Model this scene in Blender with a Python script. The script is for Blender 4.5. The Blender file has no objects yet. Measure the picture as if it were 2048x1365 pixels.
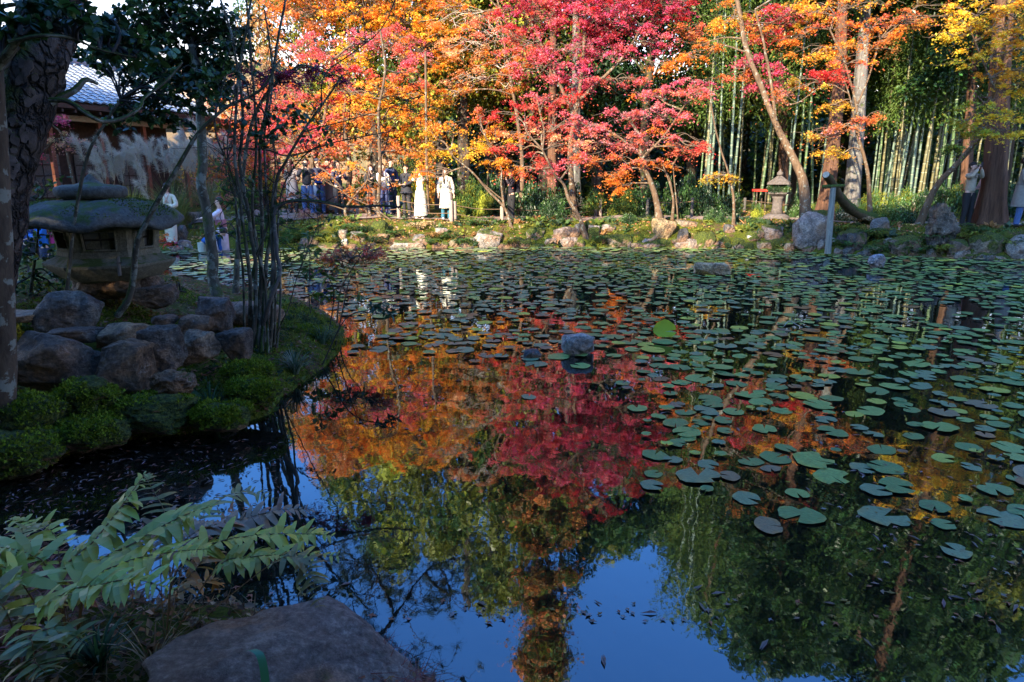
import bpy, math, random
import numpy as np
from mathutils import Vector, Matrix
random.seed(7)
R = np.random.RandomState(11)
S = bpy.context.scene
COL = S.collection
# ---------------------------------------------------------------- camera, sky, sun, exposure
HCAM = 2.15
FPX = 1365.0
PITCH = math.atan((682.5 - 352.0) / FPX)
cam = bpy.data.cameras.new('camera'); camo = bpy.data.objects.new('camera', cam); COL.objects.link(camo)
camo.location = (0, 0, HCAM); camo.rotation_euler = (math.pi / 2 - PITCH, 0, 0)
cam.lens = 24.0; cam.sensor_width = 36.0; cam.clip_start = 0.05; cam.clip_end = 900.0
S.camera = camo
SUN_EL = math.radians(27.0)
SUN_AZ = math.radians(-148.0)           # compass direction towards the sun, from +Y clockwise
W = bpy.data.worlds.new('World'); S.world = W; W.use_nodes = True
wn = W.node_tree.nodes; wl = W.node_tree.links
sky = wn.new('ShaderNodeTexSky'); sky.sky_type = 'NISHITA'; sky.sun_disc = False
sky.sun_elevation = SUN_EL; sky.sun_rotation = SUN_AZ; sky.dust_density = 1.6; sky.air_density = 1.0; sky.ozone_density = 3.5
bg = wn['Background']; bg.inputs[1].default_value = 0.085
hs = wn.new('ShaderNodeMix'); hs.data_type = 'RGBA'; hs.blend_type = 'MULTIPLY'; hs.inputs[0].default_value = 1.0; hs.inputs[7].default_value = (.82, 1.5, 2.3, 1)
wl.new(sky.outputs[0], hs.inputs[6])
# thin haze whitens the sky towards the horizon, all round
tcw = wn.new('ShaderNodeTexCoord'); spw = wn.new('ShaderNodeSeparateXYZ'); rpw = wn.new('ShaderNodeValToRGB'); mxw = wn.new('ShaderNodeMix'); mxw.data_type = 'RGBA'
wl.new(tcw.outputs['Generated'], spw.inputs[0]); wl.new(spw.outputs[2], rpw.inputs[0])
rpw.color_ramp.elements[0].position = .12; rpw.color_ramp.elements[0].color = (1, 1, 1, 1); rpw.color_ramp.elements[1].position = .36; rpw.color_ramp.elements[1].color = (0, 0, 0, 1)
wl.new(rpw.outputs[0], mxw.inputs[0]); wl.new(hs.outputs[2], mxw.inputs[6]); mxw.inputs[7].default_value = (8.2, 7.9, 7.8, 1); wl.new(mxw.outputs[2], bg.inputs[0])
sl = bpy.data.lights.new('sun', 'SUN'); slo = bpy.data.objects.new('sun', sl); COL.objects.link(slo)
sl.energy = 5.0; sl.angle = math.radians(0.55); sl.color = (1.0, 0.82, 0.56)
sdir = Vector((math.sin(SUN_AZ) * math.cos(SUN_EL), math.cos(SUN_AZ) * math.cos(SUN_EL), math.sin(SUN_EL)))
slo.rotation_euler = sdir.to_track_quat('Z', 'Y').to_euler(); slo.location = (-20, -30, 30)
S.view_settings.view_transform = 'Standard'; S.view_settings.look = 'None'
S.view_settings.gamma = 1.0; S.view_settings.use_curve_mapping = False
S.view_settings.exposure = 2.0
try:
    S.cycles.use_denoising = True; S.cycles.max_bounces = 6; S.cycles.diffuse_bounces = 2
    S.cycles.transmission_bounces = 4; S.cycles.glossy_bounces = 3; S.cycles.caustics_reflective = False
    S.cycles.caustics_refractive = False; S.cycles.sample_clamp_indirect = 6.0
except Exception: pass

# ---------------------------------------------------------------- projection helpers (pixels of the 2048 x 1365 photo)
cp, sp = math.cos(PITCH), math.sin(PITCH)
def ray(px, py):
    dx = (px - 1024.0) / FPX; dy = (682.5 - py) / FPX
    return np.array([dx, cp + dy * sp, -sp + dy * cp])
def At(px, py, Y):                    # point seen at that pixel, at distance Y
    d = ray(px, py); t = Y / d[1]; return np.array([d[0] * t, Y, HCAM + d[2] * t])
def G(px, py, z=0.0):                 # point seen at that pixel, at height z
    d = ray(px, py); t = (z - HCAM) / d[2]; return np.array([d[0] * t, d[1] * t, z])
def Rf(px, py, Y):                    # point whose mirror image in the pond is seen at that pixel
    d = ray(px, py); t = Y / d[1]; return np.array([d[0] * t, Y, -HCAM - d[2] * t])
def PXM(Y): return FPX / Y            # pixels per metre at distance Y (about)

# ---------------------------------------------------------------- numpy noise
def _h(i, j, k, s):
    n = (i * 374761393 + j * 668265263 + k * 2147483647 + s * 1274126177) & 0xffffffff
    n = ((n ^ (n >> 13)) * 1274126177) & 0xffffffff
    n = ((n ^ (n >> 15)) * 2246822519) & 0xffffffff
    return ((n ^ (n >> 16)) & 0xffff) / 32767.5 - 1.0
def noise3(P, s=0):
    P = np.asarray(P, float); I = np.floor(P).astype(np.int64); f = P - I; u = f * f * (3 - 2 * f)
    r = 0
    for a in (0, 1):
        for b in (0, 1):
            for c in (0, 1):
                w = (u[:, 0] if a else 1 - u[:, 0]) * (u[:, 1] if b else 1 - u[:, 1]) * (u[:, 2] if c else 1 - u[:, 2])
                r = r + w * _h(I[:, 0] + a, I[:, 1] + b, I[:, 2] + c, s)
    return r
def fbm(P, oc=4, s=0):
    r = 0; a = 1.0; P = np.asarray(P, float)
    for o in range(oc): r = r + a * noise3(P * (2 ** o) + 17.3 * o, s + o); a *= 0.5
    return r

# ---------------------------------------------------------------- mesh helpers
def mesh(name, V, F, mat, colr=None, smooth=True):
    """V (n,3), F (m,3) or list of (m,k) arrays"""
    V = np.asarray(V, np.float32); FL = F if isinstance(F, list) and np.ndim(F[0]) == 2 else [F]
    FL = [np.asarray(f, np.int32) for f in FL if len(f)]
    me = bpy.data.meshes.new(name)
    me.vertices.add(len(V)); me.vertices.foreach_set('co', V.ravel())
    nl = sum(f.size for f in FL); npoly = sum(len(f) for f in FL)
    me.loops.add(nl); me.polygons.add(npoly)
    me.loops.foreach_set('vertex_index', np.concatenate([f.ravel() for f in FL]))
    tot = np.concatenate([np.full(len(f), f.shape[1], np.int32) for f in FL])
    st = np.concatenate([[0], np.cumsum(tot)[:-1]]).astype(np.int32)
    me.polygons.foreach_set('loop_start', st)
    me.polygons.foreach_set('use_smooth', np.full(npoly, smooth, bool))
    if colr is not None:
        a = me.color_attributes.new('Col', 'FLOAT_COLOR', 'POINT')
        c = np.ones((len(V), 4), np.float32); c[:, :3] = np.clip(colr, 0, 1); a.data.foreach_set('color', c.ravel())
    me.update(calc_edges=True)
    if mat is not None: me.materials.append(mat)
    return me
def ob(name, me, parent=None, loc=None, rot=None, kind=None, label=None, cat=None, group=None):
    o = bpy.data.objects.new(name, me); COL.objects.link(o)
    if parent is not None: o.parent = parent
    if loc is not None: o.location = loc
    if rot is not None: o.rotation_euler = rot
    if kind: o['kind'] = kind
    if label: o['label'] = label
    if cat: o['category'] = cat
    if group: o['group'] = group
    return o
class MB:
    def __init__(s): s.V = []; s.F = []; s.C = []; s.n = 0
    def add(s, V, F, c=None):
        V = np.asarray(V, float); F = np.asarray(F, int)
        if not len(V): return s
        s.V.append(V); s.F.append(F + s.n); s.n += len(V)
        if c is not None: s.C.append(np.broadcast_to(np.asarray(c, float), V.shape))
        return s
    def mesh(s, name, mat, smooth=True):
        d = {}
        for f in s.F: d.setdefault(f.shape[1], []).append(f)
        return mesh(name, np.concatenate(s.V), [np.concatenate(v) for v in d.values()], mat,
                    np.concatenate(s.C) if s.C and sum(len(c) for c in s.C) == s.n else None, smooth)
def catmull(P, k=6):
    P = np.asarray(P, float)
    if len(P) < 3: return np.array([P[0] + (P[-1] - P[0]) * t for t in np.linspace(0, 1, k + 1)])
    Q = np.vstack([2 * P[0] - P[1], P, 2 * P[-1] - P[-2]]); out = []
    for i in range(1, len(Q) - 2):
        for t in np.arange(k) / k:
            a, b, c, d = Q[i - 1], Q[i], Q[i + 1], Q[i + 2]
            out.append(.5 * (2 * b + (c - a) * t + (2 * a - 5 * b + 4 * c - d) * t * t + (3 * b - a - 3 * c + d) * t ** 3))
    out.append(P[-1]); return np.array(out)
def tube(P, r, n=8, bump=0.0, seed=0, cap=True, flare=0.0):
    P = np.asarray(P, float); m = len(P)
    r = np.atleast_1d(np.asarray(r, float))
    if len(r) == 1: r = np.full(m, r[0])
    elif len(r) != m: r = np.interp(np.linspace(0, 1, m), np.linspace(0, 1, len(r)), r)
    T = np.gradient(P, axis=0); T /= np.linalg.norm(T, axis=1)[:, None] + 1e-9
    ref = np.array([0.13, 0.98, 0.1]) if abs(T[0][1]) < 0.8 else np.array([1.0, 0.1, 0])
    A = np.cross(T, ref); A /= np.linalg.norm(A, axis=1)[:, None] + 1e-9; B = np.cross(T, A)
    th = np.linspace(0, 2 * np.pi, n, endpoint=False)
    rr = r[:, None] * np.ones(n)[None]
    V = P[:, None] + rr[..., None] * (np.cos(th)[None, :, None] * A[:, None] + np.sin(th)[None, :, None] * B[:, None])
    if bump:
        D = V - P[:, None]; q = V.reshape(-1, 3) / max(r.max() * 1.2, .02)
        nz = fbm(q, 2, seed).reshape(m, n); V = P[:, None] + D * (1 + bump * nz)[..., None]
    V = V.reshape(-1, 3)
    i = np.arange(m - 1)[:, None] * n; j = np.arange(n)[None]; k = (np.arange(n)[None] + 1) % n
    F = np.stack([i + j, i + k, i + n + k, i + n + j], -1).reshape(-1, 4)
    return V, F
def tube_caps(m, n):                   # end-cap faces of a tube
    return np.array([[0, j + 1, j] for j in range(1, n - 1)] + [[(m - 1) * n, (m - 1) * n + j, (m - 1) * n + j + 1] for j in range(1, n - 1)])
def box(c, s, rz=0.0, taper=1.0):
    x, y, z = np.array(s) / 2.0
    V = np.array([[-x, -y, -z], [x, -y, -z], [x, y, -z], [-x, y, -z], [-x * taper, -y * taper, z], [x * taper, -y * taper, z], [x * taper, y * taper, z], [-x * taper, y * taper, z]])
    cz, sz = math.cos(rz), math.sin(rz)
    V = V @ np.array([[cz, sz, 0], [-sz, cz, 0], [0, 0, 1]]) + np.array(c)
    return V, np.array([[0, 3, 2, 1], [4, 5, 6, 7], [0, 1, 5, 4], [1, 2, 6, 5], [2, 3, 7, 6], [3, 0, 4, 7]])
def lathe(prof, n=24, sq=None):        # prof [(r,z)...]
    th = np.linspace(0, 2 * np.pi, n, endpoint=False); V = []
    for r, z in prof: V.append(np.stack([r * np.cos(th), r * np.sin(th), np.full(n, z)], -1))
    V = np.concatenate(V); m = len(prof); i = np.arange(m - 1)[:, None] * n; j = np.arange(n)[None]; k = (j + 1) % n
    F = np.stack([i + j, i + k, i + n + k, i + n + j], -1).reshape(-1, 4)
    return V, F
def ico(sub):
    import bmesh
    b = bmesh.new(); bmesh.ops.create_icosphere(b, subdivisions=sub, radius=1.0)
    V = np.array([v.co[:] for v in b.verts]); F = np.array([[v.index for v in f.verts] for f in b.faces]); b.free()
    return V, F
ICO = {k: ico(k) for k in (2, 3, 4, 5)}

# ---------------------------------------------------------------- leaves
SHAPES = {
    'oval': (np.array([[0, 0, 0], [.30, .45, .07], [0, 1, 0], [-.30, .45, .07]]), np.array([[0, 1, 2], [0, 2, 3]])),
    'maple': (np.array([[0, -.12, 0], [-.66, .30, -.08], [-.13, .34, .03], [0, .92, -.06], [.13, .34, .03], [.66, .30, -.08]]), np.array([[0, 2, 1], [0, 5, 4], [0, 3, 2], [0, 4, 3]])),
    'tri': (np.array([[-.4, 0, 0], [.4, 0.1, 0], [0, .9, 0]]), np.array([[0, 1, 2]])),
    'needle': (np.array([[-.02, 0, 0], [.02, 0, 0], [0, 1, 0]]), np.array([[0, 1, 2]])),
    'long': (np.array([[0, 0, 0], [.10, .4, .03], [0, 1, -.12], [-.10, .4, .03]]), np.array([[0, 1, 2], [0, 2, 3]])),
    'lance': (np.array([[0, 0, 0], [.17, .4, .05], [0, 1, -.15], [-.17, .4, .05]]), np.array([[0, 1, 2], [0, 2, 3]])),
    'bigoval': (np.array([[0, 0, 0], [.2, .2, .05], [.3, .5, .07], [.18, .8, .03], [0, 1, -.06], [-.18, .8, .03], [-.3, .5, .07], [-.2, .2, .05]]),
                np.array([[0, 1, 7], [1, 2, 6], [1, 6, 7], [2, 3, 5], [2, 5, 6], [3, 4, 5]])),
}
def leaves(C, size, colr, shape='maple', up=0.8, direc=None, jit=0.25, cj=0.12, hj=0.05, rs=None):
    """one leaf per centre; returns V, F, colours"""
    r = rs or R; C = np.asarray(C, float); N = len(C); L, T = SHAPES[shape]
    n = r.normal(size=(N, 3)); n[:, 2] = np.abs(n[:, 2]) * .6; n[:, 2] += up; n /= np.linalg.norm(n, axis=1)[:, None]
    a = r.normal(size=(N, 3)) if direc is None else np.asarray(direc) + r.normal(size=(N, 3)) * jit
    a -= (a * n).sum(1)[:, None] * n; a /= np.linalg.norm(a, axis=1)[:, None] + 1e-9; b = np.cross(a, n)
    s = np.asarray(size) * r.uniform(.7, 1.25, N)
    V = C[:, None] + s[:, None, None] * (L[None, :, 0:1] * b[:, None] + L[None, :, 1:2] * a[:, None] + L[None, :, 2:3] * n[:, None])
    F = T[None] + (np.arange(N) * len(L))[:, None, None]
    c = np.broadcast_to(np.asarray(colr, float), (N, 3)) * r.uniform(1 - cj, 1 + cj, (N, 1)) * (1 + r.normal(size=(N, 3)) * hj)
    c = np.repeat(np.clip(c, 0, 1), len(L), 0)
    return V.reshape(-1, 3), F.reshape(-1, 3), c
def ball(n, rs=None):
    r = rs or R; v = r.normal(size=(n, 3)); v /= np.linalg.norm(v, axis=1)[:, None]; return v * r.uniform(0, 1, (n, 1)) ** (1 / 3.)

# ---------------------------------------------------------------- materials
def _m(name):
    m = bpy.data.materials.new(name); m.use_nodes = True; nt = m.node_tree
    return m, nt.nodes, nt.links, nt.nodes['Principled BSDF'], nt.nodes['Material Output']
def _tex(n, l, kind, scale, detail=6, co='Object', rough=.6, dist=0):
    tc = n.new('ShaderNodeTexCoord') if co != 'World' else n.new('ShaderNodeNewGeometry')
    if kind == 'noise': t = n.new('ShaderNodeTexNoise'); t.inputs['Detail'].default_value = detail; t.inputs['Roughness'].default_value = rough; t.inputs['Distortion'].default_value = dist
    elif kind == 'voronoi': t = n.new('ShaderNodeTexVoronoi')
    elif kind == 'crack': t = n.new('ShaderNodeTexVoronoi'); t.feature = 'DISTANCE_TO_EDGE'
    elif kind == 'wave': t = n.new('ShaderNodeTexWave')
    if np.isscalar(scale): l.new(tc.outputs['Position' if co == 'World' else co], t.inputs['Vector']); t.inputs['Scale'].default_value = scale
    else:
        mp = n.new('ShaderNodeMapping'); mp.inputs['Scale'].default_value = scale
        l.new(tc.outputs['Position' if co == 'World' else co], mp.inputs['Vector']); l.new(mp.outputs[0], t.inputs['Vector']); t.inputs['Scale'].default_value = 1
    return t
def _ramp(n, l, src, stops):
    r = n.new('ShaderNodeValToRGB'); e = r.color_ramp.elements
    while len(e) < len(stops): e.new(.5)
    for q, (p, c) in zip(e, stops): q.position = p; q.color = (*c, 1) if len(c) == 3 else c
    l.new(src, r.inputs[0]); return r
def _mix(n, l, fac, a, b, mode='MIX'):
    m = n.new('ShaderNodeMix'); m.data_type = 'RGBA'; m.blend_type = mode
    for s, v in ((0, fac), (6, a), (7, b)):
        if hasattr(v, 'links') or hasattr(v, 'is_linked'): l.new(v, m.inputs[s])
        else: m.inputs[s].default_value = v if s == 0 else (*v, 1)
    return m.outputs[2]
def _math(n, l, op, a, b=0.0, clamp=False):
    m = n.new('ShaderNodeMath'); m.operation = op; m.use_clamp = clamp
    for s, v in ((0, a), (1, b)):
        if hasattr(v, 'is_linked'): l.new(v, m.inputs[s])
        else: m.inputs[s].default_value = v
    return m.outputs[0]
def _bump(n, l, h, P, st=.5, d=.02):
    b = n.new('ShaderNodeBump'); b.inputs['Strength'].default_value = st; b.inputs['Distance'].default_value = d
    l.new(h, b.inputs['Height']); l.new(b.outputs[0], P.inputs['Normal']); return b
def plain(name, c, rough=.7, nz=.25, scale=20, metal=0, bump=0.0, spec=.4):
    m, n, l, P, o = _m(name); t = _tex(n, l, 'noise', scale)
    r = _ramp(n, l, t.outputs[0], [(.3, tuple(x * (1 - nz) for x in c)), (.7, tuple(min(1, x * (1 + nz)) for x in c))])
    l.new(r.outputs[0], P.inputs['Base Color']); P.inputs['Roughness'].default_value = rough; P.inputs['Metallic'].default_value = metal
    P.inputs['Specular IOR Level'].default_value = spec
    if bump: _bump(n, l, t.outputs[0], P, .6, bump)
    return m
def leafmat(name, trans=.35, rough=.45, spec=.35, boost=1.25):
    m, n, l, P, o = _m(name); a = n.new('ShaderNodeVertexColor'); a.layer_name = 'Col'
    l.new(a.outputs[0], P.inputs['Base Color']); P.inputs['Roughness'].default_value = rough; P.inputs['Specular IOR Level'].default_value = spec
    t = n.new('ShaderNodeBsdfTranslucent'); c = _mix(n, l, 1.0, a.outputs[0], (boost, boost * .95, boost * .7), 'MULTIPLY'); l.new(c, t.inputs[0])
    x = n.new('ShaderNodeMixShader'); x.inputs[0].default_value = trans; l.new(P.outputs[0], x.inputs[1]); l.new(t.outputs[0], x.inputs[2]); l.new(x.outputs[0], o.inputs[0])
    return m
def bark(name, c1, c2, scale=(14, 14, 3), moss=0.0, lichen=0.0, bump=.03, rough=.85, crack=False, ring=False):
    m, n, l, P, o = _m(name); t = _tex(n, l, 'noise', scale, 8, 'Object', .65, .4)
    c = _ramp(n, l, t.outputs[0], [(.28, c1), (.7, c2)]).outputs[0]; h = t.outputs[0]
    if crack:
        k = _tex(n, l, 'crack', 1.0); mp = n.new('ShaderNodeMapping'); mp.inputs['Scale'].default_value = (13, 13, 5.5); wv = _tex(n, l, 'noise', 5, 4); av = n.new('ShaderNodeVectorMath'); av.operation = 'MULTIPLY_ADD'; l.new(wv.outputs[1], av.inputs[0]); av.inputs[1].default_value = (.16, .16, .16); tcx = n.new('ShaderNodeTexCoord'); l.new(tcx.outputs['Object'], av.inputs[2]); l.new(av.outputs[0], mp.inputs['Vector']); l.new(mp.outputs[0], k.inputs['Vector']); kk = _ramp(n, l, k.outputs[0], [(0, (.3, .3, .3)), (.2, (1, 1, 1))]).outputs[0]
        c = _mix(n, l, 1.0, c, kk, 'MULTIPLY'); h = _math(n, l, 'ADD', h, _math(n, l, 'MULTIPLY', kk, 1.2))
    if lichen:
        q = _tex(n, l, 'noise', 9, 5); qq = _ramp(n, l, q.outputs[0], [(.62 - lichen * .3, (0, 0, 0)), (.66 - lichen * .3, (1, 1, 1))]).outputs[0]
        c = _mix(n, l, _math(n, l, 'MULTIPLY', qq, .55), c, (.28, .31, .27))
    if moss:
        g = n.new('ShaderNodeNewGeometry'); s = n.new('ShaderNodeSeparateXYZ'); l.new(g.outputs['Normal'], s.inputs[0])
        q = _tex(n, l, 'noise', 4, 6); f = _math(n, l, 'ADD', _math(n, l, 'MULTIPLY', s.outputs[0], -.35 * moss), _math(n, l, 'ADD', _math(n, l, 'MULTIPLY', s.outputs[2], .5), q.outputs[0]))
        ff = _ramp(n, l, f, [(.62 - moss * .35, (0, 0, 0)), (.74 - moss * .35, (1, 1, 1))]).outputs[0]
        f2 = _tex(n, l, 'noise', 60, 4); mc = _ramp(n, l, f2.outputs[0], [(.3, (.012, .028, .006)), (.7, (.07, .10, .015))]).outputs[0]
        c = _mix(n, l, ff, c, mc)
    l.new(c, P.inputs['Base Color']); P.inputs['Roughness'].default_value = rough; P.inputs['Specular IOR Level'].default_value = .25
    _bump(n, l, h, P, .9, bump); return m
def rockmat():
    m, n, l, P, o = _m('rock'); oi = n.new('ShaderNodeObjectInfo')
    t = _tex(n, l, 'noise', 3.2, 10, 'Object', .68, .5); t2 = _tex(n, l, 'noise', 30, 9, 'Object', .78)
    v = _math(n, l, 'ADD', _math(n, l, 'MULTIPLY', t.outputs[0], .5), _math(n, l, 'MULTIPLY', t2.outputs[0], .5))
    g = _ramp(n, l, v, [(.41, (.28, .26, .26)), (.5, (.9, .88, .86)), (.58, (1.9, 1.88, 1.8))]).outputs[0]
    c = _mix(n, l, 1.0, oi.outputs['Color'], g, 'MULTIPLY')
    ru = _tex(n, l, 'noise', 1.9, 5); rr = _ramp(n, l, ru.outputs[0], [(.50, (0, 0, 0)), (.60, (.75, .75, .75))]).outputs[0]
    c = _mix(n, l, rr, c, _mix(n, l, 1.0, (.17, .085, .04), g, 'MULTIPLY'))
    li = _tex(n, l, 'noise', 7.5, 7, 'Object', .75); lf = _ramp(n, l, _math(n, l, 'ADD', _math(n, l, 'MULTIPLY', li.outputs[0], .7), _math(n, l, 'MULTIPLY', t2.outputs[0], .3)), [(.56, (0, 0, 0)), (.66, (.45, .45, .45))]).outputs[0]
    c = _mix(n, l, lf, c, (.36, .37, .34))
    geo = n.new('ShaderNodeNewGeometry'); s = n.new('ShaderNodeSeparateXYZ'); l.new(geo.outputs['Normal'], s.inputs[0])
    mo = _tex(n, l, 'noise', 2.6, 7, 'World')
    f = _math(n, l, 'ADD', _math(n, l, 'MULTIPLY', s.outputs[2], .38), _math(n, l, 'ADD', mo.outputs[0], _math(n, l, 'SUBTRACT', oi.outputs['Alpha'], .98)))
    ff = _ramp(n, l, f, [(.02, (0, 0, 0)), (.12, (1, 1, 1))]).outputs[0]
    m2 = _tex(n, l, 'noise', 38, 6, 'Object', .7); mc = _ramp(n, l, m2.outputs[0], [(.36, (.010, .018, .002)), (.5, (.06, .085, .008)), (.64, (.17, .19, .018))]).outputs[0]
    c = _mix(n, l, ff, c, mc)
    l.new(c, P.inputs['Base Color'])
    ro = _math(n, l, 'ADD', _math(n, l, 'MULTIPLY', ff, .4), .52); l.new(ro, P.inputs['Roughness']); P.inputs['Specular IOR Level'].default_value = .45
    h = _math(n, l, 'ADD', v, _math(n, l, 'MULTIPLY', _math(n, l, 'MULTIPLY', m2.outputs[0], ff), .8)); ck = _tex(n, l, 'wave', (2.2, 2.2, 7), 3); ck.inputs['Distortion'].default_value = 9; ck.inputs['Detail'].default_value = 5; h = _math(n, l, 'ADD', h, _math(n, l, 'MULTIPLY', ck.outputs[1], .22)); _bump(n, l, h, P, 1, .09)
    return m
M = {}
M['leaf'] = leafmat('maple_leaf', .42, .5, .3, 1.3)
M['green'] = leafmat('evergreen_leaf', .28, .38, .5)
M['dullgreen'] = leafmat('dull_leaf', .3, .6, .25)
M['litter'] = leafmat('fallen_leaf', .05, .8, .2)
M['rock'] = rockmat()
M['pine'] = bark('pine_bark', (.018, .014, .014), (.13, .105, .095), (6, 6, 4), .55, 0, .06, .8, True)
M['lichbark'] = bark('lichen_bark', (.035, .024, .017), (.12, .085, .058), (16, 16, 5), .2, .25, .01)
M['stem'] = bark('stem_bark', (.035, .032, .025), (.12, .11, .085), (22, 22, 8), .25, .3, .006)
M['maplebark'] = bark('maple_bark', (.045, .029, .019), (.17, .11, .068), (14, 14, 4), 0, .12, .015)
M['palebark'] = bark('pale_bark', (.24, .19, .14), (.5, .43, .34), (14, 14, 4), 0, .2, .012)
M['cedar'] = bark('cedar_bark', (.04, .02, .014), (.16, .082, .05), (26, 26, 1.6), 0, 0, .035)
M['greycedar'] = bark('grey_cedar_bark', (.06, .056, .055), (.18, .17, .165), (22, 22, 1.6), .05, .15, .03)
M['darkbark'] = bark('dark_bark', (.02, .015, .012), (.085, .06, .045), (14, 14, 4), .15, .1, .015)
M['mossbark'] = bark('mossy_bark', (.03, .025, .015), (.13, .09, .05), (12, 12, 5), .95, 0, .02)
M['twig'] = plain('twig_bark', (.13, .095, .07), .85)
M['darktwig'] = plain('dark_twig_bark', (.03, .026, .022), .8)
M['paletwig'] = plain('pale_twig_bark', (.38, .34, .29), .85)
# ================================================================ SETTING: ground, pond, path
def gp(L): return [tuple(G(x, y)[:2]) for x, y in L]
POND = gp([(560, 604), (450, 598), (330, 592), (250, 560), (60, 552), (-300, 556), (-500, 530), (-200, 514), (150, 505), (310, 502), (380, 499), (500, 497), (700, 497), (900, 496), (1100, 495),
           (1300, 496), (1450, 498), (1560, 500), (1650, 508), (1760, 512), (1900, 516), (2060, 522), (2300, 540)])
POND += [(17, 10), (13, 3), (7.5, 1.3), (2.5, 1.2)]
POND += gp([(1000, 1500), (880, 1385), (760, 1318), (640, 1270), (520, 1225), (380, 1232), (220, 1205), (60, 1170), (-250, 1110), (-900, 1010), (-900, 985), (-300, 970), (0, 942), (140, 912), (250, 884), (380, 868), (480, 852), (548, 828),
            (560, 800), (600, 772), (650, 735), (682, 700), (690, 655), (650, 622), (600, 608)])
POND = np.array(POND)
def sdist(x, y, poly=POND):
    """signed distance to the shoreline: positive on land"""
    x = np.asarray(x, float).ravel(); y = np.asarray(y, float).ravel(); d = np.full(x.shape, 1e9); ins = np.zeros(x.shape, bool)
    n = len(poly)
    for i in range(n):
        ax, ay = poly[i]; bx, by = poly[(i + 1) % n]; ex, ey = bx - ax, by - ay
        t = np.clip(((x - ax) * ex + (y - ay) * ey) / (ex * ex + ey * ey + 1e-12), 0, 1)
        d = np.minimum(d, np.hypot(x - ax - t * ex, y - ay - t * ey))
        c = (ay > y) != (by > y)
        ins ^= c & (x < (bx - ax) * (y - ay) / (by - ay + 1e-12) + ax)
    return np.where(ins, -d, d)
# control points: x, y, height of the ground behind the shore, width of the rise
CTRL = np.array([
    (0, 23, .70, 1.35), (6, 23, .72, 1.3), (-5, 23.5, .82, 1.7), (-9, 24.5, .95, 4.5), (-9.6, 20.4, .24, .5), (-12, 20.5, .24, .5), (-16, 20, .3, 1), (-13, 27, .95, 7), (10.5, 22, .66, 1.7), (13, 19.5, .72, 1.6), (17, 18, .8, 1.6), (9, 30, .9, 3),
    (-4.6, 5.6, .30, .8), (-3.2, 6.2, .25, .8), (-2.2, 7.2, .22, .6), (-2.6, 8.0, .3, .7), (-3.5, 8.5, .45, 1.0), (-5.2, 7.6, .8, 1.3), (-5.4, 9.2, .62, 1.0), (-7, 8.5, .8, 1.2), (-3.9, 10.5, .38, 1.0), (-4, 6.9, .62, 1.1), (-9, 7, .9, 1.5), (-8, 9.5, .6, 1.2),
    (-1.3, 2.2, .24, .5), (-.3, 1.6, .25, .5), (-2.5, 2, .4, .6), (1, .5, .4, .7), (0, -3, .8, 2), (-6, -3, 1, 2), (8, -5, 1, 2), (-6, 2, .5, .8)], float)
def Hf(x, y):
    x = np.asarray(x, float); y = np.asarray(y, float); sh = x.shape; xr, yr = x.ravel(), y.ravel()
    d = sdist(xr, yr)
    w = 1.0 / ((xr[:, None] - CTRL[:, 0]) ** 2 + (yr[:, None] - CTRL[:, 1]) ** 2 + .05) ** 2; w /= w.sum(1)[:, None]
    H = (w * CTRL[:, 2]).sum(1); wd = (w * CTRL[:, 3]).sum(1)
    t = np.clip((d + .05) / wd, 0, 1); t = 1 - (1 - t) ** 2
    P = np.stack([xr, yr, xr * 0], 1)
    z = -.06 + (H + .06) * t + .045 * fbm(P * 1.3, 3, 5) * t + .012 * fbm(P * 7, 2, 9)
    z = np.where(d < 0, -.02 - .62 * np.clip(-d / .9, 0, 1), z)
    r = np.clip((np.hypot(xr, yr - 10) - 26) / 40, 0, 1); z = z + r * r * 1.2 + 7.0 * np.clip((yr - 38) / 14, 0, 1) * np.clip((xr + 9) / 5, 0, 1)
    z = z + 7.5 * np.clip((-yr - 6) / 16, 0, 1)  # unseen slope raised behind the camera to help shade the pond
    return z.reshape(sh)
def hz(x, y): return float(Hf(np.array([x]), np.array([y]))[0])
def GT(px, py):
    """point of the ground seen at that pixel"""
    d = ray(px, py); t = np.linspace(1.2, 60, 1500); P = np.array([0, 0, HCAM]) + t[:, None] * d
    z = Hf(P[:, 0], P[:, 1]); below = np.where(P[:, 2] < z)[0]
    return P[below[0]] if len(below) else P[-1]
def groundmat():
    m, n, l, P, o = _m('ground_soil')
    a = _tex(n, l, 'noise', 1.1, 8, 'World', .65); b = _tex(n, l, 'noise', 24, 7, 'World', .75); c0 = _tex(n, l, 'noise', 5, 6, 'World')
    soil = _ramp(n, l, b.outputs[0], [(.3, (.025, .016, .010)), (.5, (.075, .045, .026)), (.7, (.17, .095, .05))]).outputs[0]
    moss = _ramp(n, l, b.outputs[0], [(.3, (.014, .022, .003)), (.52, (.075, .09, .009)), (.68, (.17, .17, .018))]).outputs[0]
    f = _math(n, l, 'ADD', _math(n, l, 'MULTIPLY', a.outputs[0], .6), _math(n, l, 'MULTIPLY', c0.outputs[0], .4))
    ff = _ramp(n, l, f, [(.40, (0, 0, 0)), (.49, (1, 1, 1))]).outputs[0]
    c = _mix(n, l, ff, soil, moss); l.new(c, P.inputs['Base Color']); P.inputs['Roughness'].default_value = .95; P.inputs['Specular IOR Level'].default_value = .15
    _bump(n, l, b.outputs[0], P, 1, .03); return m
M['ground'] = groundmat()
xs = np.unique(np.concatenate([np.arange(-13, 18, .28), np.arange(-9, 1.2, .11), np.arange(-26, 30, .8), np.linspace(-70, 70, 15)]))
ys = np.unique(np.concatenate([np.arange(.6, 12, .11), np.arange(12, 28, .2), np.arange(-8, 40, .8), np.linspace(-45, 110, 17)]))
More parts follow.
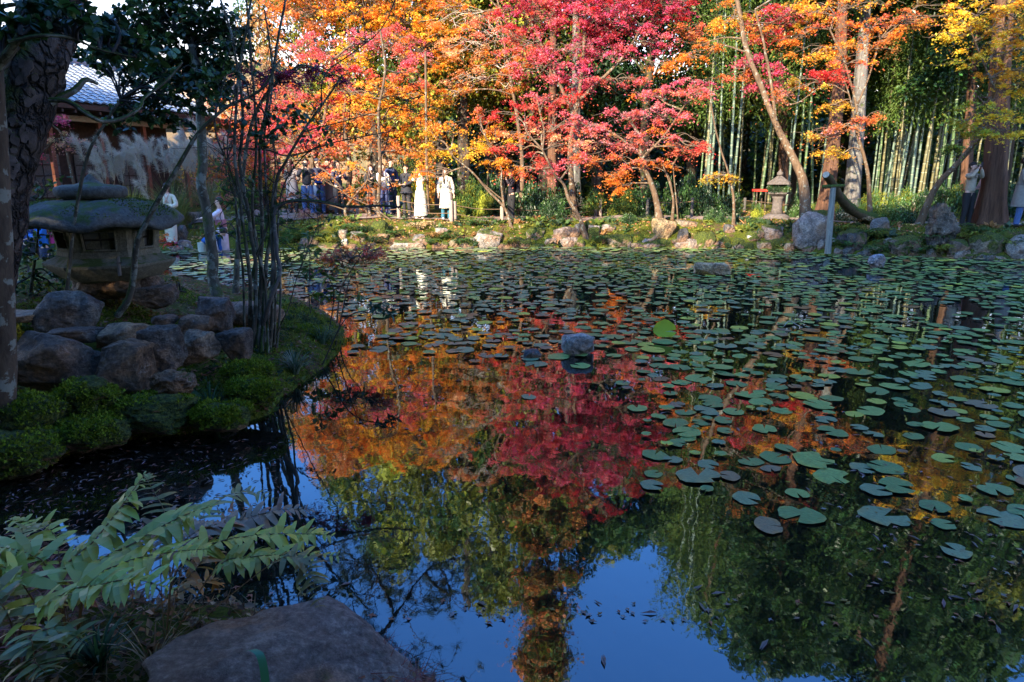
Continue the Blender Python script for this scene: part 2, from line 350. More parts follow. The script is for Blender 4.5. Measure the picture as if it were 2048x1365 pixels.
X, Y = np.meshgrid(xs, ys); Z = Hf(X, Y); nx, ny = len(xs), len(ys)
i = np.arange(ny - 1)[:, None] * nx + np.arange(nx - 1)[None]
ob('ground', mesh('ground', np.stack([X, Y, Z], -1).reshape(-1, 3), np.stack([i, i + 1, i + nx + 1, i + nx], -1).reshape(-1, 4), M['ground']), kind='structure')
# water: dark still pond
def watermat():
    m, n, l, P, o = _m('pond_water'); n.remove(P)
    t = _tex(n, l, 'noise', (1.2, .8, 1), 3, 'World'); t2 = _tex(n, l, 'noise', (9, 5, 1), 3, 'World')
    h = _math(n, l, 'ADD', t.outputs[0], _math(n, l, 'MULTIPLY', t2.outputs[0], .07))
    b = n.new('ShaderNodeBump'); b.inputs['Strength'].default_value = .35; b.inputs['Distance'].default_value = .012; l.new(h, b.inputs['Height'])
    g = n.new('ShaderNodeBsdfGlossy'); g.inputs['Roughness'].default_value = .018; g.inputs['Color'].default_value = (.82, .93, 1, 1); l.new(b.outputs[0], g.inputs['Normal'])
    d = n.new('ShaderNodeBsdfDiffuse'); q = _tex(n, l, 'noise', 14, 6, 'World'); d_c = _ramp(n, l, q.outputs[0], [(.4, (.003, .004, .004)), (.72, (.014, .011, .006))]).outputs[0]; l.new(d_c, d.inputs[0])
    f = n.new('ShaderNodeFresnel'); f.inputs[0].default_value = 2.3; l.new(b.outputs[0], f.inputs['Normal'])
    x = n.new('ShaderNodeMixShader'); l.new(f.outputs[0], x.inputs[0]); l.new(d.outputs[0], x.inputs[1]); l.new(g.outputs[0], x.inputs[2]); l.new(x.outputs[0], o.inputs[0])
    return m
M['water'] = watermat()
ob('pond_water', mesh('pond_water', [(-26, -1, 0), (24, -1, 0), (24, 26, 0), (-26, 26, 0)], [[0, 1, 2, 3]], M['water']), kind='structure')
# footpath along the far bank
def path():
    m, n, l, P, o = _m('path_gravel'); t = _tex(n, l, 'noise', 30, 8, 'World', .75); t2 = _tex(n, l, 'noise', 2, 4, 'World')
    c = _ramp(n, l, t.outputs[0], [(.3, (.14, .10, .085)), (.7, (.30, .235, .20))]).outputs[0]
    c = _mix(n, l, _ramp(n, l, t2.outputs[0], [(.45, (0, 0, 0)), (.6, (.6, .6, .6))]).outputs[0], c, (.13, .08, .05))
    l.new(c, P.inputs['Base Color']); P.inputs['Roughness'].default_value = .95; _bump(n, l, t.outputs[0], P, .6, .01); M['path'] = m
    cl = catmull([(-12.5, 23.4), (-9.5, 23.9), (-6.5, 23.5), (-4, 23.3), (-1, 23.4), (3, 23.6), (7, 24.0), (10.5, 23.6), (13, 21.8), (15, 20.6), (19, 20)], 14)
    T = np.gradient(cl, axis=0); T /= np.linalg.norm(T, axis=1)[:, None]; N = np.stack([-T[:, 1], T[:, 0]], 1)
    W_ = np.linspace(-.95, .85, 9); PP = cl[:, None] + N[:, None] * (W_[None, :, None] + .08 * noise3(np.stack([cl[:, 0] * 2, cl[:, 0] * 0, cl[:, 1]], 1), 3)[:, None, None])
    z = Hf(PP[..., 0], PP[..., 1]); V = np.dstack([PP, z + .035]).reshape(-1, 3); k = 9; i = np.arange(len(cl) - 1)[:, None] * k + np.arange(k - 1)[None]
    ob('path', mesh('path', V, np.stack([i, i + 1, i + k + 1, i + k], -1).reshape(-1, 4), m), kind='structure')
path()

# ================================================================ ROCKS
def rockmesh(name, seed, dims, sub=4, cuts=7, rough=.16, sq=.55, mat='rock'):
    r = np.random.RandomState(seed); V, F = ICO[sub]; V = V.copy()
    if cuts > 4:      # faceted: a ball cut by planes, edges kept fairly crisp
        N_ = r.normal(size=(15, 3)); N_ = np.vstack([N_, np.eye(3), -np.eye(3)]); N_ /= np.linalg.norm(N_, axis=1)[:, None]; N_[15:] += r.normal(size=(6, 3)) * .16; D_ = r.uniform(.60, .92, 21); D_[15:] = r.uniform(.62, .74, 6)
        q = np.clip(V @ N_.T, .02, None) / D_; V = V / ((q ** 46).sum(1) ** (1 / 46.))[:, None]
        nn = V / np.linalg.norm(V, axis=1)[:, None]; rd = 1 - 2 * np.abs(noise3(V * 2.6 + seed, seed)); V = V + nn * (.045 * rd + .045 * fbm(V * 2.2 + seed, 4, seed) + .022 * fbm(V * 10 + seed, 2, seed + 3))[:, None]
    else:
        V = np.sign(V) * np.abs(V) ** sq; V /= np.abs(V).max()
        V *= (1 + rough * .9 * fbm(V * 1.6 + seed, 4, seed))[:, None]; V += (V / (np.linalg.norm(V, axis=1)[:, None])) * (rough * .4 * fbm(V * 7 + seed, 3, seed + 3))[:, None]
    lo, hi = V.min(0), V.max(0); V = (V - (lo + hi) / 2) / (hi - lo); V *= np.array(dims)
    return mesh(name, V, F, M[mat])
M['mosst'] = leafmat('moss_tuft', .3, .8, .2)
def rock(name, label, x0, y0, x1, y1, Y=None, z=None, tint=(.25, .24, .23), moss=0.0, seed=1, sub=4, depth=.75, cat='rock', cuts=7, rough=.16, sq=.55, sink=.25, group=None, rz=None):
    """rock filling the box of pixels x0..x1, y0..y1"""
    cx = (x0 + x1) / 2
    if Y is None: Y = (G(cx, y1 - 1, z) if z is not None else GT(cx, y1 - 1))[1]
    w = (At(x1, (y0 + y1) / 2, Y) - At(x0, (y0 + y1) / 2, Y))[0]; d = w * depth
    Yc = Y + d * .35; top = At(cx, y0, Yc)[2]; bot = At(cx, y1, Y)[2] - sink * (w * .35)
    c = At(cx, (y0 + y1) / 2, Yc); w *= Yc / Y
    me = rockmesh(name, seed, (w, d, max(.05, top - bot)), sub, cuts, rough, sq)
    o = ob(name, me, loc=(c[0], Yc, (top + bot) / 2), rot=(0, 0, 0 if rz is None else rz), label=label, cat=cat, group=group)
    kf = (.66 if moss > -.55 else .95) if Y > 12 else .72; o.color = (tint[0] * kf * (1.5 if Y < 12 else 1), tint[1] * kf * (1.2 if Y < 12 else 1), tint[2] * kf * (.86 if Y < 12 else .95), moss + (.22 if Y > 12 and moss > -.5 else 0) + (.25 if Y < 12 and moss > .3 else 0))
    if Y < 12 and moss > .3:
        r = np.random.RandomState(seed); q = np.array([v.co[:] for v in me.vertices]); nv = np.zeros((len(q), 3)); me.vertex_normals.foreach_get('vector', (f_ := np.zeros(len(q) * 3, np.float32))); nv = f_.reshape(-1, 3); k = np.where((nv[:, 2] > .12) & (noise3(q * 5 + seed, 2) > -.35))[0]; k = k[r.randint(0, len(k), 3200)]
        C = q[k] + r.normal(size=(3200, 3)) * .012; mo = ob('moss', MB().add(*leaves(C, .024, (.13, .18, .012), 'tri', up=.1, direc=nv[k] * 1.4 + (0, 0, .3), jit=.5, rs=r, cj=.45)).mesh('moss', M['mosst'], False), o, kind='stuff')
    return o
BLU = (.10, .098, .105); GRY = (.22, .225, .23); TAN = (.34, .28, .21); PAL = (.46, .42, .40); BRN = (.20, .145, .11); DRK = (.085, .085, .095); GOLD = (.48, .36, .20)
NR = [
 ('rock', 'large dark rust-stained block at the left end of the wall, beside the lichen-spotted trunk', 18, 664, 202, 786, 5.55, BLU, -.35, 31, 5),
 ('rock', 'thin flat blue-grey slab lying on the back edge of the largest wall block', 96, 655, 204, 680, 6.05, BLU, -.5, 32, 4),
 ('rock', 'brown angular wall rock with a wet tan face, right of the largest dark block', 192, 683, 297, 796, 5.6, BRN, -.25, 33, 5),
 ('rock', 'tall dark stone block with a slanted blue top in the middle of the wall', 287, 652, 366, 750, 5.9, BLU, -.3, 34, 5),
 ('rock', 'square speckled grey-brown block in the wall, left of the dark triangular stone', 361, 659, 438, 730, 6.25, (.27, .24, .22), -.3, 35, 5),
 ('rock', 'dark triangular stone leaning beside the clump of slender stems', 436, 657, 502, 722, 6.4, DRK, -.2, 36, 4),
 ('rock', 'upright lichened grey boulder with a moss cap behind the wall', 88, 582, 202, 672, 6.5, (.15, .17, .2), -.02, 37, 5),
 ('rock', 'low tan wedge-shaped rock sitting on top of the wall between two dark blocks', 192, 645, 302, 694, 6.1, TAN, -.35, 38, 4),
 ('rock', 'flat brown stone resting on the speckled square block', 354, 630, 427, 670, 6.5, BRN, -.4, 39, 4),
 ('rock', 'dark jagged rock with bluish facets right of the flat brown stone', 384, 595, 467, 668, 7.0, (.1, .115, .15), -.3, 40, 5),
 ('rock', 'dark layered rock on the slope right of the lantern base', 268, 570, 360, 614, 7.3, BLU, -.35, 41, 4),
 ('rock', 'brown triangular boulder under the left side of the lantern', 160, 546, 276, 594, 7.45, (.21, .19, .175), -.3, 42, 5),
 ('rock', 'rounded grey boulder under the right side of the lantern', 252, 546, 336, 592, 7.75, GRY, -.2, 43, 4),
 ('rock', 'wide low grey rock behind the slender stems at the water', 452, 603, 566, 648, 7.9, (.24, .2, .19), -.25, 44, 4),
 ('rock', 'small flat blue-grey slab set in the mossy slope behind the wall', 303, 630, 352, 650, 6.5, BLU, -.5, 45, 3),
 ('rock', 'flat pale stone lying on the slope at the left edge', -30, 624, 92, 640, 6.4, TAN, -.4, 46, 3),
 ('rock', 'olive moss-topped rock in front of the tall slanted wall block', 298, 738, 392, 792, 5.5, BRN, .18, 47, 5),
 ('rock', 'bright moss cushion boulder below the largest wall block', 98, 756, 242, 850, 5.15, BRN, .62, 48, 5),
 ('rock', 'low dark mossy bank stone along the inlet, right of the bright cushion', 205, 788, 390, 862, 5.2, BRN, .5, 49, 5),
 ('rock', 'mossy stone at the foot of the lichen-spotted trunk', -30, 790, 135, 900, 4.85, BRN, .5, 50, 5),
 ('rock', 'wide mossy waterside stone at the left edge of the inlet', -60, 860, 130, 950, 4.55, BRN, .5, 51, 5),
 ('rock', 'low moss mound meeting the black inlet water left of centre bank', 100, 838, 262, 905, 4.85, BRN, .55, 52, 5),
 ('rock', 'round bright moss mound between the grass tufts', 448, 724, 548, 768, 6.05, BRN, .6, 53, 5),
 ('rock', 'moss mound jutting into the pond below the stems', 452, 758, 562, 806, 5.75, BRN, .6, 54, 5),
 ('rock', 'moss-covered stone at the tip of the near bank', 568, 652, 654, 702, 8.2, BRN, .45, 55, 4),
 ('rock', 'small green-tufted stone under the dark sedge tuft', 380, 806, 500, 862, 5.3, BRN, .42, 56, 4),
]
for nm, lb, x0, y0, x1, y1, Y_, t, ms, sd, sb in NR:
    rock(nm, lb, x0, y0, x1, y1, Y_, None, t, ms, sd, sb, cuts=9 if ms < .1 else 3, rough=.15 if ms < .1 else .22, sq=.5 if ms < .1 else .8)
FR = [
 ('large pale lichened waterline boulder with a moss cap, right of the cream coat', 933, 458, 1006, 497, PAL, -.05, 61),
 ('small pale flat rock in the moss below the woman in the cream coat', 868, 456, 898, 470, PAL, -.4, 62),
 ('rounded grey-green rock among leaves below the woman in the long cream dress', 824, 468, 852, 488, GRY, -.2, 63),
 ('long low pale stone at the waterline below the two women in cream', 775, 484, 858, 499, PAL, -.35, 64),
 ('small white pointed stone standing among the ferns of the far bank', 682, 478, 697, 494, (.6, .58, .56), -.6, 65),
 ('pink-grey boulder in the bank under the coral maple', 1106, 453, 1148, 476, (.42, .34, .3), -.15, 66),
 ('upright grey stone left of the slanting maple trunk', 1149, 447, 1168, 472, GRY, -.4, 67),
 ('mossy pale stone just right of the slanting maple trunk', 1172, 450, 1200, 467, PAL, -.1, 68),
 ('pale block with a moss lid below the paired fence posts', 1203, 446, 1234, 466, PAL, .08, 69),
 ('low grey waterline rock left of the slanting maple trunk', 1088, 476, 1112, 493, GRY, -.25, 70),
 ('pinkish waterline rocks block beside the slanting maple foot', 1117, 474, 1160, 496, (.42, .34, .3), -.15, 71),
 ('large rounded moss boulder at the waterline below the paired posts', 1205, 468, 1266, 498, TAN, .35, 72),
 ('tall triangular golden boulder half covered in moss below the curved maple trunk', 1303, 436, 1352, 478, GOLD, -.12, 73),
 ('dark upright rock right of the golden triangular boulder', 1354, 456, 1377, 494, DRK, -.05, 74),
 ('small pale stone at the water below the golden boulder', 1283, 477, 1304, 492, PAL, -.4, 75),
 ('flat brown ledge stone above the mossy rocks', 1352, 440, 1398, 453, TAN, -.2, 76),
 ('mossy yellow-green rock at the waterline right of the golden boulder', 1386, 462, 1432, 497, TAN, .35, 77),
 ('blue-grey square stone set in the dirt bank', 1446, 448, 1472, 468, BLU, -.6, 78),
 ('low moss cushion at the water below the blue-grey stone', 1440, 474, 1462, 494, TAN, .6, 79),
 ('small moss cushion at the water left of the white pebble-shaped stone', 1462, 476, 1492, 496, TAN, .6, 80),
 ('small white stone on the dirt bank above the moss cushions', 1493, 469, 1517, 481, (.5, .48, .46), -.6, 81),
 ('grey and pink rock with a moss apron left of the large domed boulder', 1523, 450, 1569, 482, (.4, .34, .33), .05, 82),
 ('wide flat moss-covered rock at the water left of the large domed boulder', 1530, 477, 1592, 500, TAN, .55, 83),
 ('large domed pink-grey boulder with moss patches beside the white post', 1585, 420, 1658, 500, (.40, .33, .31), -.02, 84),
 ('rough grey-brown boulder at the water right of the white post', 1776, 470, 1834, 512, (.28, .22, .18), .12, 85),
 ('tilted grey rock behind the fern right of the white post', 1740, 435, 1778, 470, GRY, -.2, 86),
 ('dark wet rock between the white post and the rough boulder', 1676, 458, 1736, 502, DRK, .1, 87),
 ('mossy rock under the ferns at the right end of the far bank', 1935, 462, 2010, 516, TAN, .3, 88),
 ('pale angular stone at the right edge of the far bank', 2012, 470, 2070, 520, PAL, -.1, 89),
 ('brown stone on the moss slope left of the ferns at the right', 1890, 478, 1935, 514, BRN, .1, 90),
 ('reddish rock at the waterline left of the pale lichened boulder', 1012, 478, 1050, 497, (.34, .2, .13), 0, 91),
 ('flat mossy rock below the pink-grey boulder right of the sloping trunk foot', 1050, 455, 1090, 480, TAN, .3, 92),
 ('grey rock half hidden in the fern bed of the far bank', 700, 462, 735, 484, GRY, 0, 93),
 ('dark rock at the water left of the white pointed stone', 600, 470, 645, 497, DRK, .1, 94),
 ('pale flat stone on the path edge beside the rope fence post', 644, 411, 682, 424, (.5, .42, .33), -.5, 95),
 ('second pale flat stone on the path edge, right of the low post', 690, 413, 740, 427, (.5, .42, .33), -.5, 96),
 ('mossy stump-like rock at the foot of the straight maple trunk', 742, 440, 778, 476, BRN, .4, 97),
 ('grey stone standing left of the woman in the floral kimono', 286, 442, 308, 480, GRY, -.4, 98),
 ('pinkish block stone behind the floral kimono', 309, 440, 330, 476, (.3, .26, .27), -.4, 99),
 ('grey block stone right of the floral kimono', 352, 450, 374, 482, GRY, -.4, 100),
 ('pale pointed stone left of the bending man in blue', 364, 424, 396, 446, PAL, -.4, 101),
 ('flat stepping stone at the water in front of the floral kimono', 330, 490, 370, 503, (.3, .3, .3), -.35, 102),
 ('long pale flat slab beside the feet of the woman in the floral kimono', 345, 480, 392, 492, (.4, .37, .38), -.6, 103),
]
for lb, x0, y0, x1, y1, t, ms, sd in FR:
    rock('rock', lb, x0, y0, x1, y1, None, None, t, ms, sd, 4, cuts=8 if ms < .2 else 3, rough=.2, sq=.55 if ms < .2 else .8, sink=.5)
# smaller stones packed along the bank
STN = [(560, 'left end of the fern bed'), (650, 'fern bed below the crowd'), (740, 'foot of the straight slender maple'), (850, 'bank below the woman in the long cream dress'), (960, 'pale lichened boulder'), (1100, 'bank below the man in the puffer jacket'), (1200, 'foot of the slanting maple'), (1330, 'golden triangular boulder'), (1420, 'mossy rock right of the golden boulder'), (1500, 'dirt bank'), (1600, 'large domed boulder'), (1670, 'foot of the white post'), (1760, 'rough grey-brown boulder'), (1880, 'rugged standing stone'), (1960, 'slope below the red-brown cedar'), (2060, 'right edge of the bank')]
fx = 640; cs = {}
ORD = ['', 'second ', 'third ', 'fourth ', 'fifth ', 'sixth ', 'seventh ', 'eighth ', 'ninth ']
for k in range(78):
    fx += R.uniform(8, 28)
    if fx > 2060: break
    wy = float(np.interp(fx, [660, 1300, 1450, 1560, 1650, 1760, 1900, 2060], [497, 496, 498, 500, 508, 512, 516, 522])); hgt = R.uniform(7, 22); wd = R.uniform(16, 44); up = R.choice([0, 0, 9, 20])
    tn, tt = [('pale', PAL), ('tan', TAN), ('grey', GRY), ('rusty', (.34, .2, .13)), ('pinkish', (.42, .34, .3)), ('brown', BRN)][R.randint(6)]
    lb = '%s %s stone at the %s' % (tn, 'raised' if up > 5 else 'waterline', min(STN, key=lambda q: abs(q[0] - fx))[1]); cs[lb] = cs.get(lb, 0) + 1
    rock('bank_stone', ORD[cs[lb] - 1] + lb, fx - wd / 2, wy - hgt - up, fx + wd / 2, wy - up + 2, None, None, tt, R.uniform(-.25, .35), 200 + k, 3, sink=.6, group='small stones packed along the far bank', cat='stone', rz=R.uniform(-.5, .5))
rock('rock', 'low tan boulder sticking out of the lily pads before the far bank', 1384, 524, 1460, 553, None, 0, (.52, .40, .26), -.6, 111, 5, depth=.5, sink=.1)
rock('rock', 'small upright blue-grey stone standing in the pond near the right bank', 1738, 508, 1768, 538, None, 0, (.3, .33, .42), -.6, 112, 4, sink=.2)
rock('rock', 'rounded grey boulder with a green side in the middle of the pond', 1123, 668, 1190, 712, None, 0, (.34, .42, .55), -.12, 113, 5, sink=.2)
rock('rock', 'small dark blue rock tip just above the water left of the mid-pond boulder', 1045, 700, 1083, 719, None, 0, (.07, .09, .13), -.8, 114, 4, sink=.3)
# foreground slab
o = rock('rock', 'broad low grey-brown slab rock at the bottom edge in front of the camera', 385, 1238, 930, 1520, 1.95, None, (.17, .20, .27), -.55, 126, 5, depth=.95, cuts=8, sink=.1)
q = np.array([v.co[:] for v in o.data.vertices]); q[:, 0] = q[:, 0] * .98 - .13; q[:, 2] = q[:, 2] * .8 - .22 * (q[:, 0] + .13) - .2 * np.clip(q[:, 0] + .13, 0, 9) ** 1.5; q[:, 2] -= .10; o.data.vertices.foreach_set('co', q.astype(np.float32).ravel()); o.data.update()
# ================================================================ TREES
PAL_ = dict(pink=(.74, .16, .21), magenta=(.62, .08, .19), red=(.62, .05, .055), coral=(.74, .18, .12), orange=(.80, .27, .045), gold=(.84, .44, .05), yellow=(.86, .60, .06), dkred=(.34, .03, .045),
            purple=(.28, .045, .13), olive=(.50, .36, .05), peach=(.78, .42, .22), rust=(.60, .20, .06), lime=(.36, .40, .05), green=(.055, .12, .03), dkgreen=(.018, .05, .018), ygreen=(.19, .21, .028), tan=(.55, .40, .22), brown=(.26, .15, .05), blush=(.55, .25, .26))
def sprays(mb, c, rad, keys, n, per, rs_, size, shape='maple', r=None, flat=1.0, droop=.35, up=.9, shell=.35):
    """layered, drooping sprays of leaves spread through an ellipsoid; returns the spray centres"""
    r = r or R; out = []
    v = r.normal(size=(n, 3)); v /= np.linalg.norm(v, axis=1)[:, None]; v *= r.uniform(shell, 1, (n, 1)) ** .5
    C = np.array(c) + v * np.array(rad)
    for k in range(n):
        m = int(per * r.uniform(.6, 1.4)); rr = rs_ * r.uniform(.6, 1.3); q = np.abs(r.normal(size=m)) * rr * .62; th = r.uniform(0, 6.283, m); el = r.uniform(.55, 1.0)
        lob = 1 + .35 * np.sin(th * r.randint(3, 6) + r.uniform(0, 6)); q = q * lob
        P = np.stack([q * np.cos(th), q * np.sin(th) * el, -droop * q * q / rr + r.normal(size=m) * .11 * rr], 1)
        a = r.uniform(0, 6.28); tl = r.normal(size=2) * .22; P[:, 2] += P[:, 0] * tl[0] + P[:, 1] * tl[1]
        ca, sa = math.cos(a), math.sin(a); P[:, :2] = P[:, :2] @ np.array([[ca, sa], [-sa, ca]]); P[:, 2] *= flat; P += C[k]
        key = keys[r.randint(len(keys))]; col = np.tile(np.array(PAL_[key]) * r.uniform(.82, 1.15), (m, 1)); alt = r.uniform(size=m) < .3; col[alt] = np.array([PAL_[q_] for q_ in keys])[r.randint(0, len(keys), alt.sum())] * r.uniform(.7, 1.1)
        mb.add(*leaves(P, size, col, shape, up=up, cj=.24, hj=.11, rs=r)); out.append(C[k])
    return np.array(out)
def P3(L, Y):
    n = len(L); Ys = np.linspace(Y[0], Y[1], n) if np.ndim(Y) else [Y] * n
    return np.array([At(q[0], q[1], y) for q, y in zip(L, Ys)])
def toground(P, sink=.12):
    P = np.array(P, float); P[0][2] = hz(P[0][0], P[0][1]) - sink; return P
def trunkmesh(name, paths, mat, n=9, bump=.12, k=7, seed=0):
    mb = MB()
    for P, r0, r1 in paths:
        Q = catmull(P, k); m = len(Q); t = np.linspace(0, 1, m); rr = r0 + (r1 - r0) * t ** .8
        if P is paths[0][0]: rr = rr * (1 + .7 * np.exp(-t * m * .28))
        Q = Q + r0 * .25 * np.stack([noise3(Q * 2.1, seed + 1), noise3(Q * 2.1, seed + 2), Q[:, 0] * 0], 1) * np.minimum(1, t * 5)[:, None]
        V, F = tube(Q, rr, n, bump, seed); mb.add(V, F); mb.add(V, tube_caps(m, n))
    return mb.mesh(name, M[mat])
def limb(a, b, sag=.12, r=None, k=5):
    r = r or R; a = np.array(a); b = np.array(b); L = np.linalg.norm(b - a); m1 = a + (b - a) * .35 + r.normal(size=3) * L * .07; m2 = a + (b - a) * .7 + r.normal(size=3) * L * .07
    m1[2] += L * sag; m2[2] += L * sag * .6
    return catmull([a, m1, m2, b], k)
def tree(name, label, cat, trunks, blobs, mat='maplebark', twig='twig', seed=1, leaf='leaf', size=.095, shape='maple', dens=1.0, spr=.45, group=None, limbs=True, extra=None, droop=.35, up=.9, twn=4, limbr=.032):
    """trunks: [(path points, r0, r1)], blobs: [(centre, (rx,ry,rz), palette keys, weight)]"""
    size *= .73; spr *= .84; dens *= 1.0
    r = np.random.RandomState(seed * 13 + 5); base = np.array(trunks[0][0][0]); root = ob(name, None, loc=tuple(base), label=label, cat=cat, group=group)
    trunks = [(np.array(p) - base, a, b) for p, a, b in trunks]
    ob('trunk', trunkmesh('trunk', trunks, mat, seed=seed), root)
    allp = np.concatenate([catmull(p, 6)[2:] for p, _, _ in trunks]); mb = MB(); tw = MB(); lm = []
    for c, rad, keys, w in blobs:
        c = np.array(c) - base; rad = np.array(rad); area = rad[0] * rad[2] * 3.14; n = max(5, int(area * 6.9 * w / (spr / .45) ** 1.6)); per = 92 * dens * (spr / .45) ** 2 * (.095 / size) ** 1.7
        C = sprays(mb, c, rad, keys, n, per, spr, size, shape, r, droop=droop, up=up)
        if limbs:
            dd = np.linalg.norm(allp - c, axis=1) + np.where(allp[:, 2] > c[2] + .2, 3.0, 0); s = allp[np.argmin(dd)]
            e = c + np.array([0, 0, -.3 * rad[2]]); L = limb(s, e, .1, r)
            if np.linalg.norm(e - s) > .3: lm.append(L)
            for q in C[::max(1, len(C) // (twn * 6))]:
                st = L[r.randint(len(L) // 3, len(L))]; Lq = limb(st, q, .08, r, 3); tw.add(*tube(Lq, np.linspace(.012, .004, len(Lq)), 4))
                for _ in range(2):
                    e2 = q + r.normal(size=3) * np.array([1, 1, .25]) * spr * .8; L2 = limb(Lq[len(Lq) // 2], e2, .05, r, 2); tw.add(*tube(L2, np.linspace(.007, .003, len(L2)), 3))
    for L in lm[:24]:
        ob('branch', MB().add(*tube(L, np.linspace(limbr, .012, len(L)), 6, .1, seed)).mesh('branch', M[mat]), root)
    if tw.V: o = ob('twigs', tw.mesh('twigs', M[twig]), root); o['kind'] = 'stuff'
    if mb.V: ob('crown', mb.mesh('crown', M[leaf], False), root)
    return root
def B(px, py, Y, rx, ry, keys, w=1.0, refl=False):
    k = PXM(Y); return (Rf(px, py, Y) if refl else At(px, py, Y), (rx / k, rx / k * .8, max(.12, ry / k)), keys.split(), w)
def BR(px, py, Y, rx, ry, keys, w=.8): return B(px, py, Y, rx, ry, keys, w, True)
T = tree
# --- maples along the far bank, left to right
T('maple_tree', 'tall orange and golden maple at the back left of the crowd', 'tree', [(toground(P3([(690, 415), (700, 330), (688, 240), (700, 120), (690, -40)], 27)), .10, .04)],
  [B(600, 25, 27, 75, 45, 'orange peach rust'), B(720, 20, 27, 70, 55, 'gold orange yellow'), B(820, 30, 27, 75, 55, 'gold yellow orange'), B(860, 95, 27, 60, 45, 'gold orange'), B(690, 110, 27, 60, 40, 'gold yellow'), B(780, -40, 27, 130, 60, 'gold orange'), B(600, -50, 27, 90, 60, 'orange peach'),
   BR(640, 880, 27, 70, 40, 'orange gold rust'), BR(790, 870, 27, 90, 40, 'gold orange'), BR(700, 920, 27, 60, 30, 'orange rust')], seed=1, size=.12)
T('maple_tree', 'pink-red maple with dense sprays above the crowd on the path', 'tree', [(toground(P3([(640, 420), (625, 330), (650, 230), (665, 120)], 24.5)), .11, .04), (P3([(640, 330), (580, 280), (550, 240)], 24.5), .06, .03)],
  [B(650, 95, 24.5, 65, 28, 'pink coral pink'), B(735, 80, 24.5, 45, 24, 'pink'), B(800, 80, 24.5, 50, 30, 'coral pink'), B(700, 150, 24.5, 60, 25, 'pink red coral'), B(830, 115, 24.5, 50, 16, 'pink'), B(570, 190, 24.5, 50, 30, 'coral pink orange'), B(590, 265, 24.5, 60, 30, 'pink red magenta'), B(530, 240, 24.5, 50, 36, 'coral pink'),
   B(670, 210, 24.5, 45, 30, 'red pink coral'), B(560, 300, 24.5, 60, 22, 'pink magenta'), B(505, 300, 24.5, 40, 40, 'coral orange'), B(610, 340, 24.5, 60, 18, 'coral red')], seed=2, size=.10)
T('maple_tree', 'orange-gold maple with a straight slender trunk beside the man in the navy jacket', 'tree', [(toground(P3([(766, 470), (757, 420), (760, 340), (757, 230), (770, 140), (760, 60)], 22.6)), .085, .03), (P3([(742, 432), (700, 395), (660, 350), (630, 330)], 22.8), .045, .02)],
  [B(760, 180, 23.5, 60, 30, 'orange gold'), B(820, 160, 23.5, 50, 22, 'coral orange'), B(700, 235, 23.5, 60, 30, 'orange rust gold'), B(790, 240, 23.5, 60, 30, 'gold orange'), B(740, 290, 23.5, 60, 20, 'orange peach rust'), B(650, 290, 23.5, 50, 18, 'orange coral'), B(840, 205, 23.5, 45, 25, 'gold orange'), B(690, 180, 24, 50, 25, 'gold yellow orange'), B(820, 300, 23.5, 40, 18, 'gold rust')], seed=3, size=.10)
T('maple_tree', 'low crooked maple with thin dry orange sprays in front of the crowd', 'tree', [(toground(P3([(700, 455), (690, 420), (715, 385), (735, 360), (730, 335)], 22.4)), .05, .02), (P3([(792, 450), (780, 440), (745, 415), (700, 395)], 22.2), .035, .015)],
  [B(590, 395, 22.4, 42, 8, 'orange rust coral', 1.3), B(700, 378, 22.4, 45, 7, 'orange rust', 1.3), B(760, 372, 22.4, 35, 5, 'rust orange', 1.3), B(700, 335, 22.4, 40, 12, 'orange gold peach', .9), B(720, 402, 22.4, 40, 5, 'rust coral', .8), B(640, 352, 22.4, 30, 8, 'peach orange', .7)], seed=4, size=.075, spr=.28, limbr=.02)
T('maple_tree', 'sparse peach-coloured maple with bare silvery twigs, left of the magenta maple', 'tree', [(toground(P3([(1040, 430), (1045, 330), (1030, 210), (1010, 100), (1000, 20)], 26)), .085, .04)],
  [B(930, 90, 26, 50, 30, 'peach orange', .8), B(985, 60, 26, 60, 40, 'peach coral tan', .7), B(940, 160, 26, 55, 25, 'peach rust', .7), B(1000, 130, 26, 60, 26, 'rust orange', .8), B(900, 30, 26, 60, 35, 'orange peach gold', .8), B(900, 190, 26, 40, 20, 'orange gold', .8), B(1010, 170, 26, 50, 14, 'rust', .8), BR(900, 900, 26, 60, 30, 'orange rust coral'), BR(960, 950, 26, 60, 30, 'rust peach')],
  mat='maplebark', twig='paletwig', seed=5, size=.09, twn=7)
